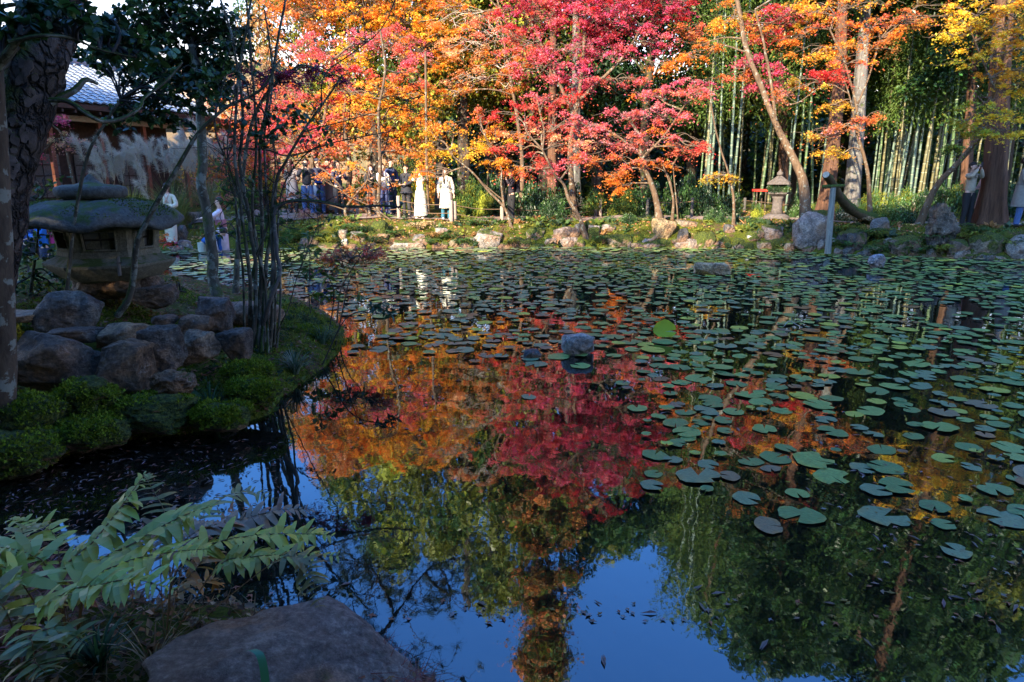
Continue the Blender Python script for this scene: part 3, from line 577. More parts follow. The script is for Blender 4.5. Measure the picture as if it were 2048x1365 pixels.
T('maple_tree', 'tall magenta maple at the centre with broad rose-pink layers', 'tree', [(toground(P3([(1150, 430), (1140, 300), (1160, 180), (1170, 60), (1180, -40)], 25)), .10, .04), (P3([(1150, 230), (1100, 130), (1060, 40)], 25), .07, .03), (P3([(1160, 200), (1250, 110), (1300, 20)], 25), .07, .03)],
  [B(1070, 30, 25, 65, 34, 'pink magenta coral'), B(1160, 20, 25, 65, 36, 'pink magenta'), B(1240, 40, 25, 65, 36, 'pink magenta'), B(1330, 15, 25, 60, 25, 'pink magenta'), B(1050, 85, 25, 60, 25, 'pink coral'), B(1130, 95, 25, 70, 30, 'pink magenta blush'), B(1215, 110, 25, 55, 25, 'pink magenta'), B(1290, 85, 25, 55, 22, 'magenta pink'), B(1080, 140, 25, 60, 20, 'pink'),
   B(1160, 155, 25, 65, 20, 'pink magenta'), B(1240, 165, 25, 55, 16, 'pink coral'), B(1130, 190, 25, 45, 15, 'red coral'), B(1380, 60, 25, 45, 14, 'rust coral'), B(1330, 130, 25, 36, 10, 'orange rust'), B(1200, -40, 25, 150, 45, 'pink magenta'), B(1060, -50, 25, 80, 45, 'pink coral'),
   BR(1060, 870, 25, 80, 45, 'dkred red magenta'), BR(1180, 860, 25, 80, 45, 'dkred red magenta'), BR(1300, 880, 25, 70, 40, 'dkred red'), BR(1120, 950, 25, 90, 36, 'dkred red'), BR(1230, 960, 25, 90, 36, 'dkred red'), BR(1340, 950, 25, 60, 34, 'dkred rust'), BR(1180, 1010, 25, 80, 22, 'dkred red')], seed=6, size=.10)  # high crown in darker reds, its shade put into the leaf colours
T('maple_tree', 'small golden maple forking behind the woman in the cream coat', 'tree', [(toground(P3([(1027, 480), (1021, 450), (1008, 415), (975, 380), (945, 345), (905, 312)], 21.9)), .06, .022), (P3([(1008, 415), (1003, 370), (1002, 335), (980, 290)], 21.9), .04, .018), (P3([(1005, 400), (975, 375), (950, 350)], 22), .025, .012)],
  [B(880, 290, 22, 38, 16, 'gold orange yellow'), B(935, 300, 22, 40, 20, 'gold yellow'), B(985, 290, 22, 40, 20, 'yellow gold'), B(1010, 260, 22, 45, 18, 'gold coral orange'), B(905, 255, 22, 40, 15, 'orange gold'), B(960, 235, 22, 45, 15, 'orange coral'), B(860, 255, 22.5, 30, 14, 'orange gold'), B(1000, 325, 22, 30, 8, 'gold orange'), B(845, 345, 22, 16, 20, 'orange gold', .8)], seed=7, size=.085, spr=.38)
T('maple_tree', 'coral maple on a slanting trunk rising from the waterline of the far bank', 'tree', [(toground(P3([(1173, 476), (1160, 440), (1140, 405), (1128, 370), (1110, 350), (1085, 300)], 21.5)), .075, .03)],
  [B(1030, 225, 22, 45, 20, 'coral red'), B(1080, 205, 22, 45, 16, 'coral red pink'), B(1110, 240, 22, 50, 20, 'coral pink'), B(1050, 265, 22, 50, 18, 'coral peach'), B(1120, 285, 22, 45, 18, 'coral peach'), B(1060, 320, 22, 45, 14, 'coral red'), B(1110, 335, 22, 50, 14, 'pink coral'), B(1035, 345, 22, 32, 10, 'coral orange'), B(1150, 320, 22, 35, 15, 'pink coral'), B(1020, 300, 22, 35, 12, 'coral red')], seed=8, size=.085, spr=.4)
T('maple_tree', 'wide coral and rose maple with a drooping orange skirt, on a dark curved trunk', 'tree', [(toground(P3([(1322, 436), (1312, 395), (1297, 355), (1283, 318), (1280, 280), (1260, 240)], 22)), .10, .04), (P3([(1283, 318), (1330, 270), (1370, 210)], 22), .045, .02), (P3([(1285, 310), (1230, 270), (1190, 250)], 22), .045, .02)],
  [B(1180, 250, 22, 50, 18, 'pink blush coral'), B(1240, 235, 22, 50, 18, 'coral pink'), B(1300, 225, 22, 50, 18, 'pink blush'), B(1350, 240, 22, 36, 14, 'pink coral'), B(1200, 285, 22, 50, 18, 'blush pink peach'), B(1260, 280, 22, 50, 18, 'coral blush'), B(1320, 275, 22, 45, 16, 'pink orange'), B(1185, 320, 22, 30, 16, 'orange rust'), B(1225, 350, 22, 30, 22, 'orange rust', 1.2), B(1250, 325, 22, 35, 18, 'orange coral'), B(1240, 375, 22, 18, 12, 'orange', 1), B(1300, 318, 22, 40, 13, 'orange rust coral'),
   B(1390, 160, 22, 45, 12, 'pink magenta'), B(1345, 180, 22, 45, 14, 'pink coral'), B(1400, 185, 22, 36, 10, 'pink coral'), B(1370, 305, 22, 30, 7, 'coral'), B(1400, 292, 22, 16, 5, 'coral red'), B(1300, 190, 22.5, 40, 14, 'pink orange')], seed=9, size=.085, spr=.4, mat='maplebark')
T('maple_tree', 'thin pale forked maple behind the curved dark trunk', 'tree', [(toground(P3([(1344, 445), (1346, 400), (1338, 365), (1325, 330)], 22.3)), .045, .02), (P3([(1346, 400), (1335, 350), (1300, 330)], 22.3), .03, .015), (P3([(1356, 445), (1352, 400), (1345, 330)], 22.3), .03, .015)],
  [B(1340, 330, 22.6, 25, 8, 'orange rust', .7), B(1360, 285, 22.6, 25, 12, 'rust coral', .7)], mat='maplebark', seed=10, size=.075, spr=.3)
T('maple_tree', 'tall leaning maple with a sunlit orange-brown trunk and golden crown left of the cedars', 'tree', [(toground(P3([(1614, 424), (1606, 370), (1585, 310), (1558, 265), (1532, 200), (1500, 120), (1482, 40), (1470, -30)], (21.5, 23))), .14, .06), (P3([(1553, 258), (1545, 190), (1530, 100), (1510, 20)], 22.5), .06, .03)],
  [B(1470, 25, 23, 45, 25, 'gold olive orange'), B(1440, 50, 23, 25, 12, 'orange gold'), B(1400, 90, 23, 45, 9, 'orange rust', .9), B(1380, 115, 23, 30, 8, 'orange', .9), B(1530, 30, 23, 45, 20, 'pink magenta red'), B(1520, 70, 23, 40, 13, 'pink red'), B(1590, 25, 23, 45, 22, 'gold olive orange'), B(1500, 118, 23, 36, 10, 'magenta pink'), B(1550, 140, 23, 36, 12, 'red magenta'), B(1520, 170, 23, 30, 10, 'magenta pink'),
   B(1480, 150, 23, 35, 8, 'rust coral', .7), BR(1480, 860, 23, 60, 30, 'rust dkred orange'), BR(1540, 930, 23, 70, 30, 'rust dkred brown'), BR(1420, 940, 23, 50, 30, 'dkred rust'), BR(1600, 1010, 23, 60, 25, 'brown rust dkred'), BR(1500, 1000, 23, 60, 24, 'rust brown')], seed=11, size=.09, spr=.42)  # upper crown browned, shadow carried by the leaf keys
T('maple_tree', 'airy orange-gold maple with fine sprays spread across the cedar trunks', 'tree', [(toground(P3([(1747, 412), (1735, 350), (1718, 280), (1712, 215), (1690, 130), (1660, 60)], 21)), .06, .025), (P3([(1712, 215), (1735, 160), (1760, 80)], 21), .035, .02), (P3([(1718, 290), (1700, 200), (1680, 135)], 21), .03, .015)],
  [B(1600, 70, 21, 50, 14, 'orange rust', .9), B(1670, 55, 21, 50, 16, 'orange coral gold', .9), B(1740, 45, 21, 50, 15, 'coral orange', .9), B(1810, 35, 21, 45, 12, 'coral rust', .8), B(1620, 105, 21, 50, 12, 'olive gold orange', .9), B(1690, 95, 21, 50, 12, 'gold orange', .9), B(1670, 150, 21, 28, 8, 'red red coral', 1.5), B(1640, 150, 21, 22, 6, 'red', 1.2), B(1610, 170, 21, 40, 14, 'rust olive', .7), B(1660, 205, 21, 38, 16, 'olive gold', .8), B(1680, 255, 21, 36, 14, 'blush rust', .8), B(1640, 270, 21, 28, 12, 'olive rust', .6),
   B(1670, 310, 21, 32, 12, 'olive gold', .8), B(1730, 235, 21, 28, 8, 'rust coral', .5), B(1700, 125, 21, 45, 9, 'coral gold', .7), B(1760, 70, 21, 40, 10, 'orange', .7), B(1700, 10, 21, 90, 18, 'orange coral gold'), B(1560, 200, 21, 28, 16, 'rust blush', .5),
   BR(1650, 850, 21, 60, 22, 'rust orange brown', .7), BR(1740, 900, 21, 70, 22, 'rust gold brown', .7)], seed=12, size=.08, spr=.38, twn=6, limbr=.022)
T('maple_tree', 'bright yellow maple reaching in from the right over the visitors', 'tree', [(toground(P3([(1838, 425), (1872, 375), (1925, 315), (1962, 270), (1975, 215), (1990, 180), (2003, 120), (2015, 20), (2020, -60)], (20.6, 18))), .085, .045), (P3([(1990, 180), (1960, 110), (1940, 60)], 17.5), .03, .015)],
  [B(1960, 15, 17.5, 65, 18, 'yellow gold'), B(2030, 30, 17.5, 50, 25, 'yellow gold'), B(1930, 50, 17.5, 40, 10, 'yellow'), B(1990, 65, 17.5, 60, 13, 'yellow gold'), B(2040, 90, 17.5, 50, 16, 'yellow gold'), B(1900, 75, 17.5, 20, 5, 'yellow'), B(1960, 95, 17.5, 40, 8, 'yellow'), B(1950, 125, 17.5, 40, 8, 'yellow lime'), B(2040, 135, 17.5, 45, 14, 'yellow gold'), B(1990, 150, 17.5, 40, 8, 'gold'), B(2030, 175, 17.5, 50, 12, 'yellow'),
   B(1950, 215, 17.5, 45, 8, 'yellow lime'), B(1920, 245, 17.5, 40, 6, 'yellow lime olive'), B(1990, 240, 17.5, 45, 10, 'yellow'), B(2040, 230, 17.5, 40, 16, 'yellow lime'), B(1960, 265, 17.5, 36, 6, 'lime yellow'), B(2020, 270, 17.5, 40, 8, 'yellow'), B(1900, 300, 17.5, 16, 5, 'lime green', .8), B(2000, -50, 17.5, 90, 40, 'yellow gold'), B(2120, 60, 17.5, 70, 80, 'yellow gold'),
   BR(1960, 860, 17.5, 80, 25, 'gold olive yellow', 1), BR(1860, 930, 17.5, 60, 18, 'gold olive', 1), BR(1960, 970, 17.5, 90, 18, 'gold brown', 1), BR(2040, 920, 17.5, 70, 30, 'gold olive', 1), BR(2020, 1030, 17.5, 80, 20, 'olive brown', 1)], seed=13, size=.085, spr=.34, shape='maple', droop=.25, twig='twig')
T('maple_sapling', 'thin sapling with one flat mustard-yellow spray beside the red parasol', 'tree', [(toground(P3([(1469, 428), (1467, 400), (1460, 360), (1442, 300), (1424, 225), (1418, 160)], 21.5)), .045, .015)],
  [B(1440, 352, 21.5, 24, 5, 'olive gold', 1.6), B(1420, 360, 21.5, 14, 4, 'olive', 1.3), B(1462, 357, 21.5, 12, 4, 'olive gold', 1.3)], seed=14, size=.075, spr=.25, mat='maplebark')
T('maple_tree', 'red maple behind the pine trunk at the far left', 'tree', [(toground(P3([(10, 420), (5, 250), (20, 120)], 19)), .10, .04)],
  [B(20, 80, 19, 50, 30, 'pink red'), B(10, 160, 19, 40, 40, 'pink magenta'), B(0, 240, 19, 40, 50, 'pink coral'), B(50, 60, 19, 35, 25, 'coral red')], seed=15, size=.08, spr=.4)
T('maple_tree', 'small pink maple beside the wooden posts of the tiled building', 'tree', [(toground(P3([(150, 330), (130, 290), (105, 250)], 21)), .05, .02)],
  [B(110, 240, 21, 32, 10, 'pink blush magenta', .9), B(80, 300, 21, 30, 15, 'magenta pink', .7), B(150, 290, 21, 35, 16, 'blush peach', .5), B(120, 275, 21, 36, 14, 'blush tan', .6)], seed=16, size=.07, spr=.3)
T('maple_tree', 'orange sapling leaning over the water by the near bank', 'tree', [(toground(P3([(672, 640), (680, 585), (700, 545)], 9.6)), .012, .006)],
  [B(700, 512, 9.6, 58, 14, 'coral peach orange', 3), B(735, 504, 9.6, 40, 9, 'coral peach', 3), B(665, 520, 9.6, 24, 8, 'coral orange', 2)], seed=17, size=.05, spr=.16, limbr=.008)
T('maple_tree', 'tiny bright orange maple beside the floral kimono', 'tree', [(toground(P3([(305, 492), (300, 470), (298, 455)], 18.8)), .02, .01)],
  [B(305, 475, 18.8, 26, 12, 'orange coral red', 1.4), B(325, 485, 18.8, 18, 7, 'orange red', 1.2)], seed=18, size=.06, spr=.22, limbr=.01)
T('maple_tree', 'near maple branch tree with shaded purple-red layers behind the slender stems', 'tree', [(toground(P3([(470, 590), (478, 430), (500, 260), (540, 180), (600, 130)], 10.5)), .035, .02)],
  [B(520, 150, 10.5, 60, 9, 'purple dkred', 1.6), B(590, 140, 10.5, 65, 9, 'purple dkred magenta', 1.6), B(660, 150, 10.5, 50, 9, 'dkred purple', 1.4), B(560, 168, 10.5, 60, 7, 'purple', 1.2), B(500, 172, 10.5, 45, 6, 'purple dkred', 1.2)], seed=19, size=.055, spr=.26, mat='stem', twig='darktwig', limbr=.015)
# --- cedars and dark trunks
def cedar(label, pts, Y, r0, r1, mat='cedar', crown=None, seed=1, name='cedar_tree', ck='green dkgreen', csize=.16, ext=9):
    P = toground(P3(pts, Y), .2); base = P[0].copy(); root = ob(name, None, loc=tuple(base), label=label, cat='tree'); Q = P - base
    top = Q[-1] + (Q[-1] - Q[0]) / np.linalg.norm(Q[-1] - Q[0]) * ext; Q = np.vstack([Q, top]); C = catmull(Q, 10); t = np.linspace(0, 1, len(C)); rr = (r0 + (r1 * .5 - r0) * t) * (1 + .75 * np.exp(-t * 26))
    n = 22; th = np.linspace(0, 2 * np.pi, n, endpoint=False); V, F = tube(C, rr, n, .07, seed); fl = .10 * np.sin(5 * th + seed) + .06 * np.sin(9 * th); 
    V = V.reshape(len(C), n, 3); V = C[:, None] + (V - C[:, None]) * (1 + fl[None, :, None] * (1 + 2.5 * np.exp(-t * 26))[:, None, None])
    ob('trunk', mesh('trunk', V.reshape(-1, 3), F, M[mat]), root)
    if crown:
        r = np.random.RandomState(seed); mb = MB(); tw = MB(); z0, z1, rad, n = crown
        for k in range(n):
            z = r.uniform(z0, z1); s = C[np.argmin(np.abs(C[:, 2] - z))]; a = r.uniform(0, 6.28); L = rad * (1.05 - .75 * (z - z0) / (z1 - z0)) * r.uniform(.6, 1.1)
            e = s + np.array([math.cos(a) * L, math.sin(a) * L, -.25 * L + r.normal() * .2]); Lb = limb(s, e, .12, r, 4); tw.add(*tube(Lb, np.linspace(.04, .01, len(Lb)), 5))
            for q in Lb[3:]: sprays(mb, q, (.45, .45, .3), ck.split(), 2, 30, .5, csize, 'oval', r, droop=.6, up=.4)
        ob('branches', tw.mesh('branches', M['darkbark']), root, kind='stuff'); ob('crown', mb.mesh('crown', M['green'], False), root)
    return root
cedar('reddish cedar trunk standing just left of the pale grey cedar', [(1648, 424), (1662, 330), (1680, 150), (1688, -30)], 23.5, .27, .2, 'cedar', (7.5, 17, 3.4, 40), 3)
cedar('pale blue-grey cedar trunk behind the airy orange maple', [(1703, 410), (1712, 300), (1724, 120), (1735, -30)], 25, .27, .22, 'greycedar', (8, 19, 3.6, 46), 4)
cedar('thick red-brown cedar with flared mossy roots between the visitors at the right', [(1984, 432), (1992, 330), (1998, 200), (2008, 0), (2012, -60)], 20.4, .31, .27, 'cedar', (7, 16, 3.4, 40), 5)
cedar('dark trunk in the woods behind the coral maple', [(1150, 420), (1150, 300), (1152, 160), (1153, -20)], 30, .24, .18, 'greycedar', None, 6, 'dark_tree')
cedar('dark trunk in the woods above the woman in the cream coat', [(930, 420), (928, 300), (924, 180), (920, -20)], 29, .28, .2, 'darkbark', None, 7, 'dark_tree')
cedar('dark cedar trunk in the bamboo left of the leaning orange-lit maple', [(1568, 410), (1566, 250), (1560, 100), (1556, -20)], 30, .2, .15, 'cedar', None, 8, 'dark_tree')
cedar('dim brown trunk in the grove right of the pale bamboo', [(1930, 420), (1936, 300), (1945, 150), (1950, -20)], 26, .2, .15, 'cedar', (5, 11, 2.6, 26), 9, 'dark_tree')
cedar('tall narrow brownish cypress standing up behind the magenta maple', [(1105, 410), (1105, 200), (1108, -20)], 29, .22, .18, 'cedar', (10.5, 25, 2.3, 110), 10, 'cypress_tree', 'ygreen brown rust green', ext=16)
# --- plain pole that props the branches, straight and pinkish
P = toground(P3([(857, 432), (853, 300), (851, 104)], 22.8)); base = P[0].copy()
o = ob('wooden_pole', MB().add(*tube(P - base, [.05, .036], 8)).mesh('wooden_pole', M['maplebark']), loc=tuple(base), label='tall straight pale pole standing behind the woman with raised arms', cat='pole')
# --- propped mossy trunk, post and crossbar
P = P3([(1652, 350), (1664, 366), (1678, 392), (1698, 415), (1726, 432), (1760, 440)], (19.1, 21)); base = P[-1].copy(); root = ob('leaning_tree', None, loc=tuple(base), label='mossy sawn-off trunk leaning onto the white post', cat='tree')
C = catmull(P - base, 8); Vt, Ft = tube(C, np.linspace(.10, .17, len(C)), 12, .12, 3); ob('trunk', MB().add(Vt, Ft).mesh('trunk', M['mossbark']), root)
a = C[0]; d = (C[0] - C[1]); d /= np.linalg.norm(d); Vc, Fc = tube([a - d * .01, a + d * .012], [.088, .088], 14); ob('cut_end', MB().add(Vc, Fc).add(Vc, tube_caps(2, 14)).mesh('cut_end', M['palebark']), root)
P = np.array([At(1655, 508, 19.0), At(1666, 376, 19.1)]); base = P[0].copy(); root = ob('support_post', None, loc=tuple(base), label='weathered white wooden post standing in the water under the leaning mossy trunk', cat='post')
M['whitepost'] = bark('weathered_post', (.10, .105, .095), (.27, .27, .24), (30, 30, 1.2), 0, .1, .02)
Vp, Fp = tube(catmull(P - base, 8), np.linspace(.088, .078, 9), 14, .05, 2); ob('post', MB().add(Vp, Fp).add(Vp, tube_caps(9, 14)).mesh('post', M['whitepost']), root)
top = P[1] - base; Vp, Fp = tube([top + (-.3, -.02, .03), top + (.32, .05, .05)], .05, 8, .1, 2); ob('crossbar', MB().add(Vp, Fp).add(Vp, tube_caps(2, 8)).mesh('crossbar', M['mossbark']), root)

# ================================================================ BAMBOO GROVE
def bamboo():
    m, n, l, P_, o = _m('bamboo'); oi = n.new('ShaderNodeObjectInfo'); t = _tex(n, l, 'noise', (9, 9, 1.2), 5); f = _ramp(n, l, t.outputs[0], [(.35, (.6, .6, .6)), (.65, (1.15, 1.15, 1.15))]).outputs[0]
    c = _mix(n, l, 1.0, oi.outputs['Color'], f, 'MULTIPLY'); l.new(c, P_.inputs['Base Color']); P_.inputs['Roughness'].default_value = .38; M['bamboo'] = m
    mr = plain('bamboo_node', (.35, .38, .28), .6); r = np.random.RandomState(77)
    protos = []
    for v in range(4):
        H = 15; b1, b2 = r.uniform(-.35, .35, 2); zz = np.linspace(0, H, 40); C = np.stack([b1 * (zz / H) ** 2.2 * 3, b2 * (zz / H) ** 2 * 2, zz], 1); rad = .047 * (1 - .55 * zz / H)
        V, F = tube(C, rad, 8); nm = MB()
        for z in np.arange(.35, H, .36):
            i = np.interp(z, zz, np.arange(40)); p = np.array([np.interp(z, zz, C[:, 0]), np.interp(z, zz, C[:, 1]), z]); rr = np.interp(z, zz, rad); nm.add(*tube([p, p + (0, 0, .018)], rr + .005, 8))
        lf = MB(); 
        for z in np.linspace(4.0, H, 34):
            p = np.array([np.interp(z, zz, C[:, 0]), np.interp(z, zz, C[:, 1]), z]); q = p + ball(1, r)[0] * np.array([.9, .9, .3]); k = 46
            lf.add(*leaves(q + ball(k, r) * np.array([.8, .8, .45]), .17, (.09, .15, .03), 'lance', up=.3, direc=(0, 0, -.7), jit=.6, rs=r))
        protos.append((MB().add(V, F).mesh('culm', m), nm.mesh('node', mr), lf.mesh('foliage', M['dullgreen'], False)))
    LM = [(1395, 'left of the thin yellow-sprayed sapling'), (1470, 'behind the thin yellow-sprayed sapling'), (1550, 'behind the dark stone lantern'), (1640, 'behind the leaning orange-lit maple trunk'), (1720, 'near the cedar pair'), (1790, 'right of the pale grey cedar'), (1850, 'in the middle of the open grove'), (1900, 'at the right side of the open grove'), (1975, 'left of the thick red-brown cedar'), (2100, 'right of the thick red-brown cedar')]
    cnt = {}
    pxs = sorted(list(r.uniform(1385, 1640, 22)) + list(r.uniform(1740, 1905, 34)) + list(r.uniform(1905, 2060, 12)) + [1398, 1406, 1448, 1478, 1520, 1566, 1582, 1648, 1790, 1822, 1846, 1858, 1872, 1894])
    for k, px in enumerate(pxs):
        Y_ = r.uniform(26, 33); p = At(px, 400, Y_); x, y = p[0], p[1]; z = hz(x, y); v = r.randint(4)
        u = r.uniform(); tone = ('pale blue-green', (.12, .18, .14)) if u < .45 else (('deep green', (.08, .14, .06)) if u < .75 else ('yellowing tan', (.16, .15, .075)))
        lm = [t for q, t in LM if px < q][0]; key = tone[0] + lm; cnt[key] = cnt.get(key, 0) + 1
        od = ['', 'second ', 'third ', 'fourth ', 'fifth ', 'sixth ', 'seventh ', 'eighth ', 'ninth ', 'tenth '][min(9, cnt[key] - 1)]
        root = ob('bamboo', None, loc=(x, y, z - .1), rot=(r.normal() * .02, r.normal() * (.03 if r.uniform() < .82 else .11), r.uniform(0, .8)), label='%s%s bamboo culm %s' % (od, tone[0], lm), cat='bamboo', group='bamboo culms of the grove')
        s = r.uniform(.75, 1.25); root.scale = (s, s, r.uniform(.85, 1.15))
        a, b, c_ = protos[v]; q = ob('culm', a, root); q.color = (*tone[1], 1); ob('nodes', b, root, kind='stuff'); ob('foliage', c_, root)
bamboo()

# ================================================================ BACKGROUND WOOD
def evergreens():
    r = np.random.RandomState(5); protos = []
    for v, ks in enumerate(['green dkgreen ygreen green', 'dkgreen green', 'ygreen ygreen lime green', 'green ygreen brown']):
        mb = MB(); tw = MB()
        V, F = tube(catmull([(0, 0, 0), (.15, .1, 2.5), (-.1, .1, 5.5), (.1, 0, 8)], 6), [.22, .17, .12, .05], 8, .1); 
        for k in range(52):
            a = r.uniform(0, 6.28); z = 2.2 + 7.4 * r.uniform() ** .9; R_ = 2.9 * math.sin(min(3.0, max(.5, (z - .6) / 9.2 * 3.14))) * r.uniform(.45, 1.05); c = np.array([math.cos(a) * R_, math.sin(a) * R_, z])
            tw.add(*tube(limb((0, 0, z * .75), c, .1, r, 3), .03, 4)); key = ks.split()[r.randint(len(ks.split()))]
            q = ball(270, r) * np.array([.95, .95, .62]) * r.uniform(.7, 1.2); q[:, 2] += .15 * np.hypot(q[:, 0], q[:, 1]) * -1
            mb.add(*leaves(c + q, .17, np.array(PAL_[key]) * r.uniform(.7, 1.2), 'oval', up=.5, rs=r, cj=.2))
        protos.append((MB().add(V, F).mesh('trunk', M['darkbark']), tw.mesh('limbs', M['darkbark']), mb.mesh('crown', M['green'], False)))
    # px at the foot, distance, reflected top (pixels), prototype, width scale, label
    L = [(880, 29.5, 1120, 2, 1.0, 'yellow-green evergreen rising behind the peach-coloured maple'), (760, 31, 1150, 2, 1.05, 'tall yellow-green evergreen behind the golden maple, highest of the left wood'), (640, 31, 1010, 3, .9, 'bushy evergreen behind the pink-red maple above the crowd'),
         (985, 31, 1215, 2, 1.0, 'yellow-green evergreen behind the magenta maple'), (1085, 33, 1120, 1, 1.0, 'dark evergreen in the wood left of the cypress'), (1190, 32, 1170, 0, 1.0, 'dark evergreen in the wood right of the cypress'), (1290, 31, 1130, 1, 1.0, 'dark evergreen behind the coral and rose maple'),
         (1380, 33, 1110, 0, 1.0, 'evergreen at the left edge of the bamboo grove'), (1470, 38, 1200, 1, 1.1, 'tall dark evergreen behind the bamboo, left of the cedars'), (1570, 37, 1340, 1, 1.1, 'tall evergreen behind the leaning orange-lit maple'), (1680, 38, 1360, 1, 1.2, 'dark evergreen behind the cedar pair'),  # evergreens from the bamboo rightwards use the dark crown, painting in their shade
         (1790, 38, 1330, 1, 1.1, 'evergreen behind the open bamboo grove'), (1890, 37, 1370, 1, 1.1, 'dark evergreen deep behind the bamboo culms'), (1990, 36, 1390, 1, 1.1, 'evergreen behind the thick red-brown cedar'), (2110, 32, 1390, 1, 1.1, 'dark evergreen at the right edge of the wood'),
         (820, 34, 980, 1, .9, 'dark evergreen low in the wood behind the pale pole'), (1020, 36, 1060, 0, 1.0, 'evergreen deep in the wood above the man in the puffer jacket'), (2230, 27, 1330, 0, 1.1, 'broad evergreen beyond the right edge of the bank')]
    for px, Y_, rt, v, ws, lb in L:
        p = At(px, 420, Y_); z = hz(p[0], Y_); top = Rf(px, rt, Y_)[2]; sc = (top - z) / 9.9
        root = ob('evergreen_tree', None, loc=(p[0], Y_, z - .1), rot=(0, 0, r.uniform(0, 6)), label=lb, cat='tree', group='evergreens of the wood'); root.scale = (ws * max(1, sc * .72), ws * max(1, sc * .72), sc)
        for nm, me in zip(('trunk', 'limbs', 'crown'), protos[v]):
            o = ob(nm, me, root)
            if nm == 'limbs': o['kind'] = 'stuff'
    # deep wood closing the view between the trunks: one mass
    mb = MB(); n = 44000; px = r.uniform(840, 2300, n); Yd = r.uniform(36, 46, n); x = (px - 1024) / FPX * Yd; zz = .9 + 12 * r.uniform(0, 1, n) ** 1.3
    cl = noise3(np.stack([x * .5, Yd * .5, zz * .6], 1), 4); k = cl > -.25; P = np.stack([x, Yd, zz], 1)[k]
    colr = np.where((noise3(P * .7, 8) > .25)[:, None], np.array([.2, .26, .03]), np.array([.02, .045, .015])); mb.add(*leaves(P, .42, colr, 'oval', up=.4, rs=r, cj=.3));  # yellow-green leaf patches paint sunlit gaps into the dark wood
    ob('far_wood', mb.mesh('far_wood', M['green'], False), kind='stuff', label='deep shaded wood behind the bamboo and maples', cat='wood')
    # autumn thicket beyond the garden at the left
    mb = MB(); n = 26000; px = r.uniform(380, 900, n); Yd = r.uniform(30, 36, n); x = (px - 1024) / FPX * Yd; zz = .9 + 4.6 * r.uniform(0, 1, n); P = np.stack([x, Yd, zz], 1); cl = noise3(P * .55, 5); k = (cl > -.2 + .11 * (zz - 1)); P = P[k]; pk = noise3(P * .8, 9) + r.normal(size=len(P)) * .15
    colr = np.where((pk > .2)[:, None], np.array([.7, .30, .06]), np.where((pk > -.1)[:, None], np.array([.62, .42, .10]), np.where((pk > -.4)[:, None], np.array([.10, .14, .03]), np.array([.6, .16, .10])))); mb.add(*leaves(P, .19, colr, 'oval', up=.5, rs=r, cj=.25)); ob('autumn_thicket', mb.mesh('autumn_thicket', M['leaf'], False), kind='stuff', label='mixed orange and green thicket beyond the garden', cat='thicket')
    # unseen evergreens added behind the camera, heights set to shade pond and far bank
    bm = [protos[0], protos[1], protos[3]]
    for k in range(40):
        x = r.uniform(-34, 12); y = r.uniform(-17, -6); z = hz(x, y); s = r.uniform(.95, 1.3)
        if k < 13: x = -34 + k * 3.6; y = -9 + r.normal() * .6
        z = hz(x, y); gap = noise3(np.array([[x * .33, 0, 0]]), 19)[0]; x0 = x + .6235 * (22 - y); lowr = 1.95 if x0 < -6.0 else (.72 + .7 * gap if x0 < 1 else .92 + .75 * gap)
        root = ob('evergreen_tree', None, loc=(x, y, z - .2), rot=(0, 0, r.uniform(0, 6)), label='unseen evergreen added to shade the pond from the slope behind the photographer', cat='tree', group='unseen shading trees on the slope behind the camera'); root.scale = (s * 1.25, s * 1.25, s * lowr)
        a, b, c_ = bm[k % 3]; ob('trunk', a, root); ob('crown', c_, root)
evergreens()
# unseen trees added round the photographer's own bank to block sky light
for k, (x, y, sxy, sz, v) in enumerate([(-7.5, .4, 1.35, 1.15, 1), (-12.5, 4.0, 1.2, .74, 1), (-6, -5, 1.3, 1.2, 1), (6.5, -3.0, 1.2, .9, 0)]):
    q = [o for o in bpy.data.objects if o.name.startswith('evergreen_tree')][v + 5]; root = ob('evergreen_tree', None, loc=(x, y, hz(x, y) - .1), rot=(0, 0, k * 1.3), label='unseen light-blocking evergreen %s the photographer' % ['left of', 'far left of', 'behind', 'well to the right of'][k], cat='tree'); root.scale = (sxy, sxy, sz)
    for nm in ('trunk', 'crown'): ob(nm, [c for c in q.children if c.name.startswith(nm)][0].data, root)
# ================================================================ NEAR LEFT TREES
def W3(L): return np.array([At(a, b, y) for a, b, y in L])
def thing(name, label, cat, base, group=None): return ob(name, None, loc=tuple(base), label=label, cat=cat, group=group)
# big pine, its trunk leaning right, limbs high over the inlet (seen mirrored in the pond)
P = W3([(-58, 640, 6.0), (-24, 490, 6.0), (6, 350, 6.02), (22, 290, 6.05), (56, 180, 6.1), (78, 115, 6.1), (110, 0, 6.15), (146, -120, 6.2)]); base = P[0].copy(); base[2] = hz(base[0], base[1]) - .1
root = thing('pine_tree', 'massive dark pine trunk with scaly mossy bark leaning right at the upper left', 'tree', base)
Q = np.vstack([P - base, [(P[-1] - base) + (.5, .4, 1.2), (P[-1] - base) + (1.2, 1.0, 2.6), (P[-1] - base) + (1.8, 1.6, 4.2)]])
C = catmull(Q, 12); rr = np.interp(np.linspace(0, 1, len(C)), [0, .15, .5, .75, 1], [.26, .222, .215, .17, .09]); V, F = tube(C, rr, 30, .05, 3)
Vn = V.reshape(-1, 3); D = Vn - np.repeat(C, 30, 0); Vn = Vn + D * (.16 * (np.abs(noise3(Vn * np.array([9, 9, 6]), 4)) - .2))[:, None]
ob('trunk', mesh('trunk', Vn, F, M['pine']), root)
